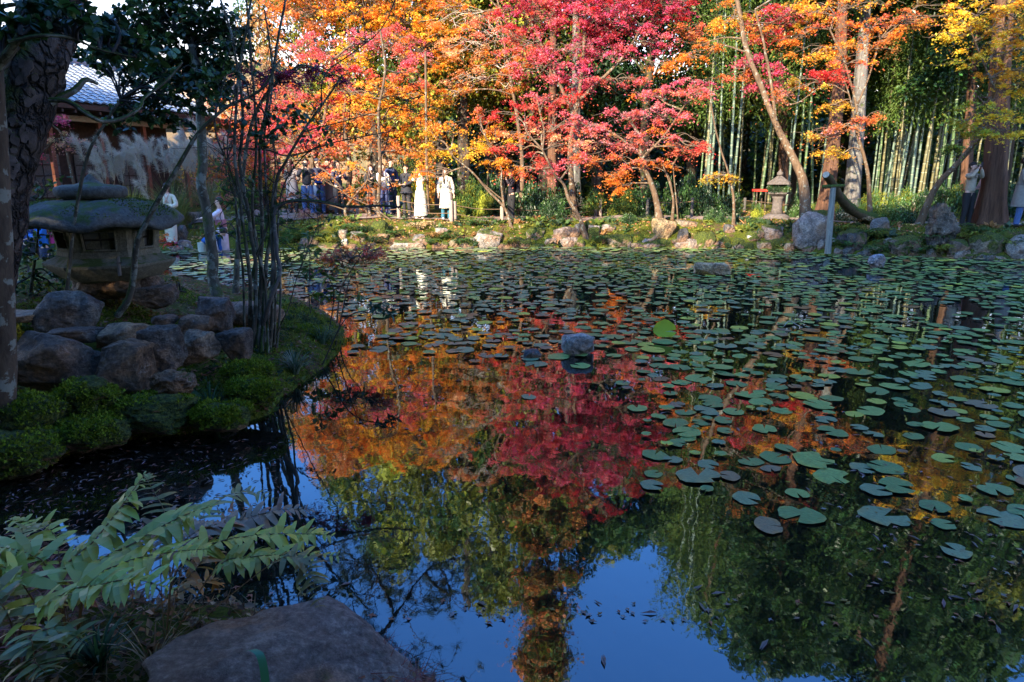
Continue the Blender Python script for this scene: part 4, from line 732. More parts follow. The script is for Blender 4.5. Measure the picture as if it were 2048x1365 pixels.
# bark scales as separate thin plates on the side that faces the camera
sc = MB(); r = np.random.RandomState(8)
for k in range(110):
    i = r.randint(6, 62); th = r.uniform(-1.5, 1.1); c = C[i]; t = C[i + 1] - C[i]; t /= np.linalg.norm(t); f = np.array([math.sin(th), -math.cos(th), 0]); f -= f @ t * t; f /= np.linalg.norm(f); s_ = np.cross(t, f); w, h = r.uniform(.022, .05), r.uniform(.03, .075)
    ang = np.linspace(0, 2 * np.pi, 7)[:-1]; c0 = c + f * (rr[i] * .97) + t * r.uniform(-.05, .05); ring = [c0 + s_ * math.cos(a) * w * r.uniform(.8, 1.2) + t * math.sin(a) * h * r.uniform(.8, 1.2) - f * .012 for a in ang]
    top = [q + f * .028 - (q - c0) * .2 for q in ring]; V = np.array(ring + top); F4 = [[j, (j + 1) % 6, 6 + (j + 1) % 6, 6 + j] for j in range(6)]; sc.add(V, F4); sc.add(V, [[6, 7, 8], [6, 8, 9], [6, 9, 10], [6, 10, 11]])
M['scale'] = bark('bark_scale', (.035, .028, .028), (.17, .14, .13), (12, 12, 9), .15, 0, .01)
ob('bark_scales', sc.mesh('bark_scales', M['scale'], False), root, kind='stuff')
tw = MB(); nd = MB(); r = np.random.RandomState(12); ctop = C[-18] + base
def rp(px, py, Y): return Rf(px, py, Y)
LB = [[ctop, rp(560, 1360, 9.0), rp(700, 1310, 9.6), rp(790, 1240, 10.6), rp(850, 1150, 12.2), rp(930, 1110, 13)], [ctop, rp(420, 1200, 11.5), rp(560, 1130, 12.6), rp(680, 1080, 14), rp(800, 1060, 14.6)], [rp(700, 1310, 9.6), rp(740, 1340, 9.7), rp(830, 1330, 9.9)],
      [rp(560, 1360, 9.0), rp(600, 1250, 10.4), rp(640, 1180, 11.6), rp(720, 1130, 12.6)], [rp(790, 1240, 10.6), rp(760, 1160, 12), rp(700, 1110, 13)], [rp(560, 1130, 12.6), rp(500, 1180, 11.8), rp(470, 1260, 10.4)], [rp(850, 1150, 12.2), rp(900, 1190, 11.6), rp(880, 1130, 12.6)]]
for q, L in enumerate(LB):
    L = [l_ - base for l_ in L]; Cc = catmull(L, 7); tw.add(*tube(Cc, np.linspace(.07 if q < 2 else .035, .012, len(Cc)), 6, .1))
    for k in range(44):
        i = r.randint(max(4, len(Cc) // 3), len(Cc)); e = Cc[i] + r.normal(size=3) * np.array([.42, .42, .22]); l2 = limb(Cc[i], e, .2, r, 3); tw.add(*tube(l2, np.linspace(.010, .004, len(l2)), 4))
        for e3 in (e, l2[len(l2) // 2]):
            if r.uniform() < .3: continue
            n_ = 46; dr = r.normal(size=(n_, 3)); dr[:, 2] = np.abs(dr[:, 2]) * .8 + .1; dr /= np.linalg.norm(dr, axis=1)[:, None]; nd.add(*leaves(np.repeat(e3[None], n_, 0) + r.normal(size=(n_, 3)) * .02, .17, (.03, .06, .025), 'needle', direc=dr, jit=.1, up=.2, rs=r))
ob('limbs', tw.mesh('limbs', M['darktwig']), root, kind='stuff'); ob('needles', nd.mesh('needles', M['green'], False), root, kind='stuff')
# crooked dark lower limbs of the pine, right of the trunk
for pts, r0 in (([(100, 205, 6.1), (150, 180, 6.2), (172, 160, 6.3), (195, 168, 6.4)], .035), ([(100, 200, 6.0), (140, 205, 6.0), (185, 235, 6.0), (215, 244, 6.1), (250, 235, 6.2), (280, 215, 6.3), (290, 195, 6.4), (330, 165, 6.5), (365, 125, 6.6)], .022), ([(-10, 135, 5.6), (20, 100, 5.6), (36, 60, 5.5), (38, 20, 5.5), (55, -10, 5.5)], .045), ([(-20, 20, 5.5), (30, 10, 5.5), (38, 25, 5.5)], .02), ([(-10, 140, 5.7), (20, 125, 5.9), (50, 100, 6)], .03)):
    L = W3(pts) - base; ob('branch', MB().add(*tube(catmull(L, 7), np.linspace(r0, r0 * .45, 7 * (len(L) - 1) + 1), 7, .15, 3)).mesh('branch', M['stem']), root)
# lichen-spotted trunk at the left edge
P = W3([(-2, 850, 4.9), (2, 700, 4.92), (-4, 500, 4.95), (-12, 300, 5.0), (-22, 100, 5.0), (-30, -80, 5)]); base = P[0].copy(); base[2] = hz(base[0], base[1]) - .1; root = thing('tree', 'slim trunk with pale lichen patches at the very left edge', 'tree', base)
C = catmull(P - base, 8); V, F = tube(C, np.linspace(.105, .075, len(C)), 14, .05, 6); ob('trunk', mesh('trunk', V, F, M['lichbark']), root)

# straight grey-green trunk and broadleaf crown above (dark camellia)
def camellia(name, label, trunks, clumps, size, keys, seed, mat='stem', leafm='green', shape='bigoval', nper=60, rad=.3, up=.5, cat='tree', twr=.006, gl=1.0):
    r = np.random.RandomState(seed); base = np.array(trunks[0][0][0]); base[2] = hz(base[0], base[1]) - .08; root = thing(name, label, cat, base)
    allp = []
    for k, (P_, a, b) in enumerate(trunks):
        C = catmull(P_ - base, 8); C = C + a * .4 * np.stack([noise3(C * 3, seed), noise3(C * 3, seed + 1), C[:, 0] * 0], 1); ob('stem' if len(trunks) > 2 else 'trunk', MB().add(*tube(C, np.linspace(a, b, len(C)), 8, .08, seed)).mesh('stem', M[mat]), root); allp.append(C[len(C) // 3:])
    allp = np.concatenate(allp); tw = MB(); lf = MB(); ks = keys.split()
    for c, w in clumps:
        c = c - base; s = allp[np.argmin(np.linalg.norm(allp - c, axis=1))]; L = limb(s, c, .12, r, 4); tw.add(*tube(L, np.linspace(twr * 1.8, twr, len(L)), 5))
        for j in range(max(2, int(nper * w / 9))):
            e = c + ball(1, r)[0] * rad * w * np.array([1, 1, .6]); l2 = limb(L[r.randint(len(L) // 2, len(L))], e, .1, r, 2); tw.add(*tube(l2, np.linspace(twr * .6, twr * .3, len(l2)), 3)); m = r.randint(5, 12)
            t = r.uniform(.3, 1.02, m); pos = l2[-1] + (l2[0] - l2[-1]) * (1 - t)[:, None] * .7; dr = r.normal(size=(m, 3)); dr[:, 2] -= .15
            lf.add(*leaves(pos, size, np.array(PAL_[ks[r.randint(len(ks))]]) * r.uniform(.7, 1.3), shape, up=up, direc=dr, jit=.2, rs=r, cj=.2))
    ob('twigs', tw.mesh('twigs', M['darktwig']), root, kind='stuff'); ob('foliage', lf.mesh('foliage', M[leafm], False), root); return root
def cl(L, Y, w=1.0): return [(At(a, b, Y + (i % 3) * .15), w) for i, (a, b) in enumerate(L)]
camellia('evergreen_tree', 'straight grey-green trunk with a dark glossy crown above the pampas grass', [(W3([(437, 603, 9.8), (425, 540, 9.8), (412, 430, 9.8), (402, 300, 9.8), (398, 200, 9.8), (380, 90, 9.8)]), .085, .05)],
         cl([(280, 20), (320, 25), (360, 20), (400, 30), (440, 40), (300, 60), (340, 70), (380, 70), (420, 80), (460, 95), (270, 70), (260, 100), (320, 110), (360, 120), (400, 130), (440, 130), (380, 160), (410, 170), (430, 190), (470, 60), (350, -20), (400, -20), (300, -20), (450, 170), (240, 60), (330, 150), (300, 140), (470, 120)], 9.8, 1.1), .085, 'dkgreen green dkgreen', 21, nper=230, rad=.34)
camellia('evergreen_tree', 'near broadleaf branches with large dark leaves hanging across the top left', [(W3([(-60, 700, 4.6), (-40, 400, 4.5), (-20, 180, 4.4), (40, 70, 4.3)]), .04, .02), (W3([(20, 85, 4.3), (80, 72, 4.3), (140, 76, 4.4), (200, 100, 4.5), (270, 115, 4.6)]), .013, .005)],
         cl([(60, 50), (95, 25), (130, 35), (160, 20), (60, 10), (20, 30), (15, 70), (110, 60), (150, 50), (170, 45), (5, 60)], 4.4, .55) + cl([(200, 70), (240, 60), (230, 90), (270, 80), (190, 90), (270, 110), (300, 100), (250, 120), (190, 50), (220, 40)], 4.7, .6), .07, 'green dkgreen', 22, nper=100, rad=.3)
camellia('evergreen_shrub', 'thin dark branches with small leaves in front of the tiled roof', [(W3([(130, 620, 7.0), (150, 440, 7.0), (180, 300, 7.0), (240, 200, 7.0)]), .02, .012)],
         cl([(200, 130), (240, 135), (280, 140), (160, 110), (300, 200), (330, 180), (360, 160), (230, 225), (250, 205), (290, 235), (330, 240), (270, 170), (320, 150), (350, 210), (240, 250), (380, 180), (400, 215), (360, 250), (420, 150)], 7.0, .6), .07, 'green dkgreen', 23, nper=140, rad=.3, cat='shrub')
camellia('leaning_tree', 'thin bare trunk leaning right from the mossy slope across the lantern', [(W3([(234, 632, 6.75), (256, 600, 6.75), (266, 555, 6.75), (277, 480, 6.7), (320, 395, 6.7), (362, 322, 6.7), (400, 262, 6.7), (455, 215, 6.7), (520, 180, 6.7), (560, 120, 6.7)]), .036, .008)],
         cl([(450, 190), (500, 215), (540, 250), (480, 150), (430, 210)], 6.7, .35), .05, 'green dkgreen', 24, nper=30, rad=.22, cat='tree')
camellia('nandina_shrub', 'green leafy nandina growing among the slender stems by the water', [(W3([(470, 560, 10.5), (475, 480, 10.5), (480, 400, 10.5)]), .02, .008)],
         cl([(440, 375), (455, 400), (470, 430), (500, 420), (520, 400), (430, 455), (400, 465), (520, 450), (540, 480), (560, 440), (500, 380), (480, 355), (450, 330), (570, 480), (590, 500), (540, 420), (600, 460)], 10.5, .6), .11, 'green ygreen green', 25, shape='lance', leafm='dullgreen', nper=50, rad=.38, cat='shrub')
camellia('evergreen_shrub', 'glossy small-leaved shrub left of the lantern', [(W3([(60, 600, 8), (70, 520, 8), (80, 430, 8)]), .02, .01)],
         cl([(70, 440), (100, 470), (50, 470), (70, 510), (110, 520), (40, 540), (90, 560), (130, 555), (60, 580), (30, 590), (100, 590), (60, 400), (110, 430), (85, 360), (150, 590), (40, 500)], 8, .8), .055, 'green ygreen green dkgreen', 26, nper=90, rad=.36, cat='shrub')
camellia('evergreen_shrub', 'small star-leaved plant on the rocks right of the lantern base', [(W3([(350, 600, 7.7), (352, 580, 7.7), (354, 565, 7.7)]), .006, .004)], cl([(352, 563), (340, 570), (366, 572), (345, 580), (372, 585), (335, 590)], 7.7, .3), .06, 'ygreen green', 27, shape='lance', leafm='dullgreen', nper=36, rad=.3, cat='shrub')
# clump of slender stems
sb = [((500, 690), [(500, 560), (486, 440), (470, 300), (478, 150), (500, 20), (515, -60)], .022), ((508, 700), [(512, 560), (500, 450), (482, 330), (485, 230), (470, 100), (440, 0)], .025), ((515, 705), [(520, 580), (524, 450), (520, 300), (540, 180), (560, 60), (580, -60)], .026), ((523, 708), [(528, 570), (505, 430), (512, 300), (505, 150), (490, -40)], .022),
      ((528, 690), [(530, 560), (545, 440), (552, 362), (571, 327), (605, 266), (643, 213), (685, 152)], .024), ((540, 700), [(546, 560), (544, 470), (545, 419), (548, 380), (560, 345)], .022), ((548, 695), [(550, 560), (536, 420), (530, 280), (545, 150), (530, 20)], .018), ((535, 712), [(533, 600), (515, 500), (492, 420), (455, 330), (430, 240), (452, 150)], .017),
      ((490, 680), [(488, 560), (476, 470), (470, 380), (455, 290), (470, 180)], .015), ((555, 700), [(560, 590), (556, 480), (565, 380), (600, 320), (640, 290)], .014), ((520, 690), [(540, 600), (560, 545), (553, 500), (548, 430), (562, 410), (590, 402), (640, 404), (700, 414), (760, 412), (800, 415)], .026), ((512, 690), [(500, 600), (508, 520), (530, 470), (545, 395), (548, 300), (520, 200)], .014),
      ((545, 690), [(575, 620), (600, 540), (640, 430), (600, 380)], .008), ((530, 690), [(528, 640), (535, 570), (560, 530), (610, 505)], .012), ((478, 300), [(500, 298), (540, 302), (571, 312), (610, 305), (660, 288), (720, 275), (790, 262)], .012), ((605, 266), [(640, 255), (700, 240), (780, 215), (850, 190)], .007), ((643, 213), [(650, 150), (700, 110), (760, 60), (800, -20)], .008)]
base = GT(525, 700); root = thing('multi_stem_shrub', 'clump of tall slender bare stems rising from the waterside bank', 'shrub', base); tw = MB(); lf = MB(); r = np.random.RandomState(31)
for k, ((bx, by), L, rd) in enumerate(sb):
    b0 = GT(bx, by) if by > 600 else At(bx, by, base[1] + .1); Pn = np.vstack([b0, [At(a, b, base[1] + .05 + (k % 5) * .09 - .2) for a, b in L]]) - base; C = catmull(Pn, 6); C += .012 * np.stack([noise3(C * 4, k), noise3(C * 4, k + 9), C[:, 0] * 0], 1)
    ob('stem', MB().add(*tube(C, np.linspace(rd, rd * .4, len(C)), 7, .08, k)).mesh('stem', M['stem' if k != 10 else 'greycedar']), root)
    for j in range(16):
        i = r.randint(len(C) // 2, len(C)); e = C[i] + r.normal(size=3) * np.array([.28, .2, .25]); l2 = limb(C[i], e, .1, r, 4); tw.add(*tube(l2, np.linspace(.005, .0018, len(l2)), 3))
        if r.uniform() < .28: lf.add(*leaves(l2[-3:] + r.normal(size=(3, 3)) * .04, .055, (.03, .075, .03), 'bigoval', up=.2, rs=r))
ob('twigs', tw.mesh('twigs', M['darktwig']), root, kind='stuff')
for c in [(560, 235), (580, 250), (600, 240), (540, 260), (620, 262), (555, 255), (650, 270), (520, 275), (505, 255), (590, 225)]:
    p = At(c[0], c[1], 7.2) - base; lf.add(*leaves(p + ball(16, r) * .13, .07, (.035, .085, .025), 'bigoval', up=.2, rs=r, cj=.3))
ob('foliage', lf.mesh('foliage', M['green'], False), root)
# waterside saplings with whorled leaves
def sapling(label, pts, whorls, Y, size=.12, seed=1, key=(.06, .12, .03)):
    r = np.random.RandomState(seed); P_ = [At(a, b, Y) for a, b in pts]; base = P_[0]; base[2] = hz(base[0], base[1]) - .03; root = thing('sapling', label, 'sapling', base); ob('stem', MB().add(*tube(catmull(np.array(P_) - base, 5), [.009, .004], 5)).mesh('stem', M['darktwig']), root); lf = MB(); tw = MB()
    C = catmull(np.array(P_) - base, 5)
    for a, b, n in whorls:
        c = At(a, b, Y) - base; s = C[np.argmin(np.linalg.norm(C - c, axis=1))]; tw.add(*tube(limb(s, c, .1, r, 2), .003, 3)); th = r.uniform(0, 6.28, n) ; dr = np.stack([np.cos(th), np.sin(th), r.uniform(-.7, .3, n)], 1); lf.add(*leaves(np.repeat(c[None], n, 0), size, np.array(key) * r.uniform(.8, 1.3), 'lance', up=.6, direc=dr, jit=.15, rs=r))
    lf2 = lf.mesh('leaves', M['green'], False); ob('leaves', lf2, root); ob('twigs', tw.mesh('twigs', M['darktwig']), root, kind='stuff')
sapling('upright sapling with leaf whorls standing at the tip of the near bank', [(622, 640), (618, 580), (620, 520), (616, 470)], [(616, 470, 9), (612, 495, 8), (628, 505, 8), (600, 510, 7), (618, 540, 8), (606, 550, 7), (630, 548, 6)], 9.2, .13, 41)
sapling('bent sapling with drooping yellow-tipped leaves over the pond', [(655, 650), (668, 590), (655, 550), (645, 530)], [(640, 545, 8), (655, 555, 8), (670, 580, 7), (625, 590, 8), (650, 592, 8), (672, 600, 5), (715, 590, 6)], 8.6, .13, 42, (.10, .14, .02))
sapling('leafy sprig hanging over the lily pads right of the near bank', [(640, 690), (690, 640), (740, 620), (765, 612)], [(755, 618, 9), (770, 622, 8), (782, 628, 8), (745, 612, 6), (765, 608, 6)], 7.6, .11, 43, (.03, .09, .05))
sapling('twiggy sapling with few leaves leaning over the water', [(668, 660), (690, 600), (700, 560), (720, 540)], [(690, 590, 3), (720, 592, 5), (700, 550, 3)], 8.4, .09, 44)

# ================================================================ FERNS, GRASSES, SHRUBS
def frond(mb, P_, wid, npin, colr, r, pin='lance', tipfade=.15, up=.8, base_gap=.12, curl=.0, wl=.0):
    C = catmull(P_, 10); n = len(C); T_ = np.gradient(C, axis=0); T_ /= np.linalg.norm(T_, axis=1)[:, None]; upv = np.array([0, 0, 1.0]) + r.normal(size=3) * .12; S_ = np.cross(T_, upv); S_ /= np.linalg.norm(S_, axis=1)[:, None]
    t = np.linspace(base_gap, .985, npin); i = t * (n - 1); c = np.stack([np.interp(i, np.arange(n), C[:, k]) for k in range(3)], 1); s = np.stack([np.interp(i, np.arange(n), S_[:, k]) for k in range(3)], 1); d = np.stack([np.interp(i, np.arange(n), T_[:, k]) for k in range(3)], 1)
    L = wid * np.clip(np.minimum(1, (t - base_gap) / .18 + .55) * (1 - (np.clip(t - .5, 0, 1) / .52) ** 1.8 * (1 - tipfade)), .08, 1)
    for sg in (1, -1):
        dr = sg * s + d * .42; dr[:, 2] -= .38 * r.uniform(0, 1, npin) ** 2 + curl; dr /= np.linalg.norm(dr, axis=1)[:, None]
        V, F, cc = leaves(c, 1, colr, pin, up=3.5, direc=dr, jit=.07, rs=r, cj=.12); k = len(SHAPES[pin][0]); V = V.reshape(npin, k, 3)
        V = c[:, None] + (V - c[:, None]) * L[:, None, None]; mb.add(V.reshape(-1, 3), F, cc)
    V, F = tube(C, np.linspace(.03, .008, n) * wid, 4); mb.add(V, F, np.array([.16, .10, .04]))
SHAPES['pinna'] = (np.array([[0, 0, -.03], [.11, .06, .02], [.135, .3, .04], [.115, .6, .01], [.06, .85, -.05], [0, 1, -.14], [-.06, .85, -.05], [-.115, .6, .01], [-.135, .3, .04], [-.13, .02, .02]]) , np.array([[0, 1, 2], [0, 2, 8], [0, 8, 9], [2, 3, 7], [2, 7, 8], [3, 4, 6], [3, 6, 7], [4, 5, 6]]))
M['nearfern'] = leafmat('holly_fern_leaf', .2, .42, .5)
def nearfern(label, base, fr, seed, name='fern'):
    r = np.random.RandomState(seed); base = np.array(base); root = thing(name, label, 'fern', base)
    for pts, wid, n, colr in fr:
        mb = MB(); P_ = np.array([At(*q) for q in pts]) - base; P_ = np.vstack([[0, 0, 0], P_]); frond(mb, P_, wid * .98, int(n * 1.45), np.array(colr) * r.uniform(.85, 1.2), r, 'pinna', .22, base_gap=.26, curl=.03); ob('frond', mb.mesh('frond', M['nearfern'], False), root)
GF = (.27, .30, .055); GF2 = (.36, .33, .045); OL = (.16, .14, .04); PK = (.25, .16, .10)
b1 = GT(150, 1330); b2 = GT(40, 1345); b3 = GT(330, 1300)
nearfern('large grey-green holly fern arching over the inlet in the lower left corner', b1,
   [([(120, 1160, 2.25), (190, 1080, 2.3), (245, 1010, 2.35), (292, 945, 2.4)], .15, 13, GF), ([(180, 1150, 2.15), (270, 1085, 2.15), (360, 1035, 2.2), (425, 1012, 2.2)], .15, 16, GF), ([(170, 1180, 2.0), (250, 1125, 2.0), (340, 1105, 2.0), (415, 1098, 2.0)], .12, 15, GF2),
    ([(60, 1190, 2.0), (20, 1140, 1.95), (-60, 1120, 1.9)], .14, 12, GF), ([(130, 1200, 1.9), (200, 1170, 1.85), (270, 1160, 1.85), (350, 1180, 1.85)], .11, 14, GF), ([(100, 1150, 2.1), (60, 1110, 2.1), (0, 1095, 2.05), (-50, 1105, 2.0)], .13, 13, GF), ([(120, 1130, 2.3), (110, 1070, 2.4), (60, 1045, 2.5), (20, 1040, 2.5)], .10, 12, GF2)], 51)
nearfern('holly fern with paler fronds reaching right over the water above the slab rock', b3,
   [([(350, 1150, 2.3), (420, 1090, 2.4), (520, 1070, 2.45), (610, 1068, 2.5), (668, 1072, 2.5)], .12, 19, GF2), ([(350, 1120, 2.4), (400, 1060, 2.5), (480, 1040, 2.6), (560, 1020, 2.65), (625, 1020, 2.7)], .12, 17, PK), ([(430, 1140, 2.3), (500, 1115, 2.3), (580, 1110, 2.3), (680, 1112, 2.3)], .10, 17, GF2), ([(540, 1130, 2.2), (600, 1125, 2.2), (625, 1160, 2.15), (640, 1215, 2.1)], .08, 11, OL),
    ([(320, 1100, 2.6), (330, 1030, 2.8), (300, 970, 2.95), (285, 950, 3.0)], .10, 12, OL), ([(380, 1080, 2.6), (440, 1000, 2.8), (500, 985, 2.9), (560, 1000, 2.9)], .09, 13, (.2, .2, .07)), ([(340, 1150, 2.2), (300, 1080, 2.3), (330, 1040, 2.4), (400, 1020, 2.4)], .10, 13, PK)], 52)
nearfern('yellow-green broken fern at the lower left edge', b2, [([(40, 1260, 1.8), (80, 1210, 1.85), (130, 1190, 1.85), (190, 1200, 1.85)], .10, 12, GF2), ([(20, 1240, 1.8), (-20, 1190, 1.8), (-60, 1200, 1.8)], .12, 10, OL), ([(70, 1270, 1.75), (130, 1260, 1.75), (170, 1290, 1.7)], .09, 10, (.14, .17, .05)), ([(30, 1130, 2.2), (40, 1075, 2.3), (70, 1050, 2.4), (100, 1052, 2.4)], .07, 9, (.26, .2, .04)), ([(60, 1280, 1.7), (70, 1320, 1.65), (90, 1345, 1.6)], .09, 8, (.13, .16, .05))], 53)
nearfern('orange-brown withered fern behind the green holly fern', GT(300, 1230), [([(380, 1150, 2.7), (420, 1110, 2.8), (455, 1140, 2.8)], .10, 11, (.30, .13, .02)), ([(400, 1100, 2.9), (455, 1030, 3.0), (470, 985, 3.0)], .06, 10, (.30, .10, .03)), ([(350, 1190, 2.5), (420, 1160, 2.6), (440, 1180, 2.6)], .08, 9, (.3, .15, .03))], 54)

def fernclump(name, label, base, n, L, wid, colr, seed, npin=13, mat='dullgreen', tilt=.75, group=None, cat='fern'):
    r = np.random.RandomState(seed); mb = MB(); root = ob(name, None, loc=tuple(base), label=label, cat=cat, group=group)
    for k in range(n):
        a = r.uniform(0, 6.28); l = L * r.uniform(.7, 1.15); d = np.array([math.cos(a), math.sin(a), 0]); P_ = np.array([[0, 0, 0], d * l * .3 + (0, 0, l * tilt * .55), d * l * .7 + (0, 0, l * tilt * .62), d * l * 1.0 + (0, 0, l * tilt * .30)])
        frond(mb, P_, wid, npin, np.array(colr) * r.uniform(.75, 1.25), r, 'lance')
    ob('fronds', mb.mesh('fronds', M[mat], False), root); return root
FC = [(640, 478, 'green'), (668, 470, 'ygreen'), (655, 490, 'ygreen'), (690, 466, 'green'), (715, 480, 'green'), (735, 468, 'dkgreen'), (752, 490, 'dkgreen'), (620, 460, 'green'), (905, 482, 'green'), (918, 492, 'green'), (860, 492, 'green'), (842, 462, 'tan'), (868, 478, 'brown'), (1196, 488, 'green'), (1015, 492, 'ygreen'),
      (1404, 470, 'ygreen'), (1700, 470, 'ygreen'), (1730, 480, 'green'), (1715, 452, 'tan'), (1752, 478, 'ygreen'), (1690, 500, 'green'), (1790, 505, 'green'), (1860, 495, 'green'), (1880, 508, 'ygreen'), (1950, 470, 'green'), (1975, 482, 'green'), (1940, 490, 'ygreen'), (2000, 500, 'ygreen'), (2040, 500, 'green'), (1830, 512, 'green'), (585, 480, 'green'), (1745, 510, 'green'), (790, 474, 'green'), (950, 452, 'green')]
nm_ = {'green': 'deep green', 'ygreen': 'yellow-green', 'dkgreen': 'dark', 'tan': 'withered tan', 'brown': 'brown withered'}
def near_of(px):
    L = [(560, 'left end of the fern bed'), (650, 'middle of the fern bed below the crowd'), (740, 'foot of the straight slender maple'), (850, 'bank below the woman in the long cream dress'), (960, 'bank beside the pale lichened boulder'), (1100, 'bank below the man in the puffer jacket'), (1200, 'foot of the slanting maple'), (1330, 'bank by the golden boulder'), (1420, 'bank right of the golden boulder'), (1500, 'dirt bank'), (1600, 'large domed boulder'), (1670, 'foot of the white post'), (1730, 'rocks right of the white post'), (1800, 'rough grey-brown boulder'), (1880, 'rugged standing stone'), (1960, 'moss slope below the red-brown cedar'), (2060, 'right edge of the bank')]
    return min(L, key=lambda q: abs(q[0] - px))[1]
cnt = {}
for k, (px, py, key) in enumerate(FC):
    b = GT(px, py); lb = '%s fern clump at the %s' % (nm_[key], near_of(px)); cnt[lb] = cnt.get(lb, 0) + 1
    if cnt[lb] > 1: lb = ['', 'second ', 'third ', 'fourth '][cnt[lb] - 1] + lb
    fernclump('fern', lb, b, 12, R.uniform(.38, .55) * (1.35 if px > 1680 else 1.0), .12, PAL_[key], 300 + k, 11)
def tuftm(name, label, base, n, L, w, cols, seed, spread=.9, group=None, cat='grass tuft', loc=None, part='blades', z0=.0):
    r = np.random.RandomState(seed); V = []; F = []; Cc = []; k = 6
    for i in range(n):
        a = r.uniform(0, 6.28); l = L * r.uniform(.5, 1.1); d = np.array([math.cos(a), math.sin(a)]); sp_ = spread * r.uniform(.25, 1); b0 = np.append(d * r.uniform(0, .12) * L, 0); t = np.linspace(0, 1, k); x = sp_ * l * t ** 1.5; z = l * (t * 1.0 - .75 * sp_ * t ** 2.3)
        C = b0 + np.stack([d[0] * x, d[1] * x, z + z0], 1); s = np.array([-d[1], d[0], 0]); ww = w * (1 - t ** 2.5) * r.uniform(.7, 1.2); c = np.array(cols[r.randint(len(cols))]) * r.uniform(.7, 1.3); o = len(V) * 2 * k if False else sum(len(v) for v in V)
        V.append(np.concatenate([C - s * ww[:, None], C + s * ww[:, None]])); F += [[o + j, o + j + 1, o + k + j + 1, o + k + j] for j in range(k - 1)]; Cc.append(np.tile(c, (2 * k, 1)))
    root = ob(name, None, loc=tuple(base), label=label, cat=cat, group=group) ; me = mesh(part, np.concatenate(V), np.array(F), M['dullgreen'], np.concatenate(Cc), False); ob(part, me, root); return root
tuftm('sedge_tuft', 'big dark green sedge tuft arching over the moss at the inlet', GT(425, 835), 150, .42, .006, [(.04, .09, .03), (.03, .07, .04)], 61)
tuftm('sedge_tuft', 'sedge tuft with pale-edged blades beside the slender stems', GT(590, 748), 150, .36, .005, [(.12, .17, .12), (.05, .10, .05), (.2, .22, .17)], 62)
tuftm('sedge_tuft', 'thin sedge tuft on the last mossy stone of the near bank', GT(645, 690), 90, .36, .004, [(.08, .14, .06), (.10, .15, .10)], 63)
tuftm('sedge_tuft', 'small drooping sedge tuft in the rock crevice below the wall', GT(345, 800), 40, .2, .004, [(.06, .12, .06)], 64)
tuftm('sedge_tuft', 'small sedge tuft left of the big dark green tuft', GT(378, 815), 50, .25, .004, [(.06, .12, .06)], 65)
tuftm('grass_tuft', 'dry tan grass blades at the bottom left of the slab rock', GT(310, 1345), 26, .3, .004, [(.3, .24, .15), (.2, .12, .07)], 66)
tuftm('grass_tuft', 'dry straw stalks beside the left edge of the slab rock', GT(470, 1340), 16, .22, .0035, [(.36, .3, .22)], 67)
tuftm('grass_tuft', 'dark broad-bladed grass in the lower left litter', GT(200, 1340), 60, .25, .008, [(.015, .05, .03), (.03, .08, .03)], 68)
# curved single green blade
P_ = np.array([At(532, 1380, 1.75), At(528, 1340, 1.76), At(520, 1310, 1.78), At(505, 1300, 1.8), At(496, 1302, 1.8)]); C = catmull(P_ - P_[0], 6); s = np.array([.011, .004, 0]); V = np.concatenate([C - s, C + s]); k = len(C)
ob('bent_grass', mesh('grass_blade', V, np.array([[j, j + 1, k + j + 1, k + j] for j in range(k - 1)]), leafmat('blade', .3) if False else M['green'], np.tile([.05, .2, .10], (2 * k, 1)), False), loc=tuple(P_[0]), label='single broad bent green grass blade in front of the slab rock', cat='grass blade')
# small plants on the inlet bank: mossy sprigs
def shrubm(keys, size, n, rad, seed, shape='oval', up=.4, mat='green', sq=.75):
    r = np.random.RandomState(seed); mb = MB(); ks = keys.split(); c = 26
    for k in range(c):
        v = ball(1, r)[0]; v = v / (np.linalg.norm(v) + 1e-6) * r.uniform(.45, .85); v[2] = abs(v[2]) * sq; q = v + ball(n // c, r) * np.array([.32, .32, .22]); mb.add(*leaves(q * rad, size, np.array(PAL_[ks[r.randint(len(ks))]]) * r.uniform(.7, 1.3), shape, up=up, rs=r, cj=.25))
    st = MB()
    for k in range(14):
        v = ball(1, r)[0] * .75; v[2] = abs(v[2]) * sq; st.add(*tube(limb((0, 0, 0), v * rad, .15, r, 3), [.018 * rad, .006], 4))
    return mb.mesh('foliage', M[mat], False), st.mesh('stems', M['twig'])
SP = {'dark': shrubm('dkgreen dkgreen green', .09, 3400, 1.0, 71), 'green': shrubm('green ygreen green', .10, 3400, 1.0, 72, 'lance', mat='dullgreen'), 'lime': shrubm('lime ygreen green', .11, 3000, 1.0, 73, 'lance', mat='dullgreen'), 'dusty': shrubm('green dkgreen', .08, 3400, 1.0, 74), 'brown': shrubm('brown tan blush', .07, 2600, 1.0, 75), 'moss': shrubm('ygreen green', .05, 5200, 1.0, 76), 'pinkish': shrubm('blush pink tan', .08, 2000, 1.0, 77, 'tri', mat='leaf')}
SP['near'] = shrubm('green ygreen dkgreen', .10, 2000, 1.0, 78, 'lance', mat='green')
ADJ = {'dark': 'dark glossy', 'green': 'mid-green leafy', 'lime': 'sunlit lime-green', 'dusty': 'dense deep green', 'brown': 'dry brown twiggy', 'moss': 'rounded clipped', 'pinkish': 'pink-leaved', 'near': 'low green'}
def shrub(kind, where, px, py, Y, w, h, loc=None):
    p = At(px, py, Y) if loc is None else np.array(loc); p[2] = hz(p[0], p[1]) - .05; root = ob('shrub', None, loc=tuple(p), rot=(0, 0, (px * 37 % 63) / 10.), label='%s shrub %s' % (ADJ[kind], where), cat='shrub'); s = w / PXM(Y) ; root.scale = (s, s * .9, h / PXM(Y) * 1.15)
    ob('foliage', SP[kind][0], root); ob('stems', SP[kind][1], root, kind='stuff')
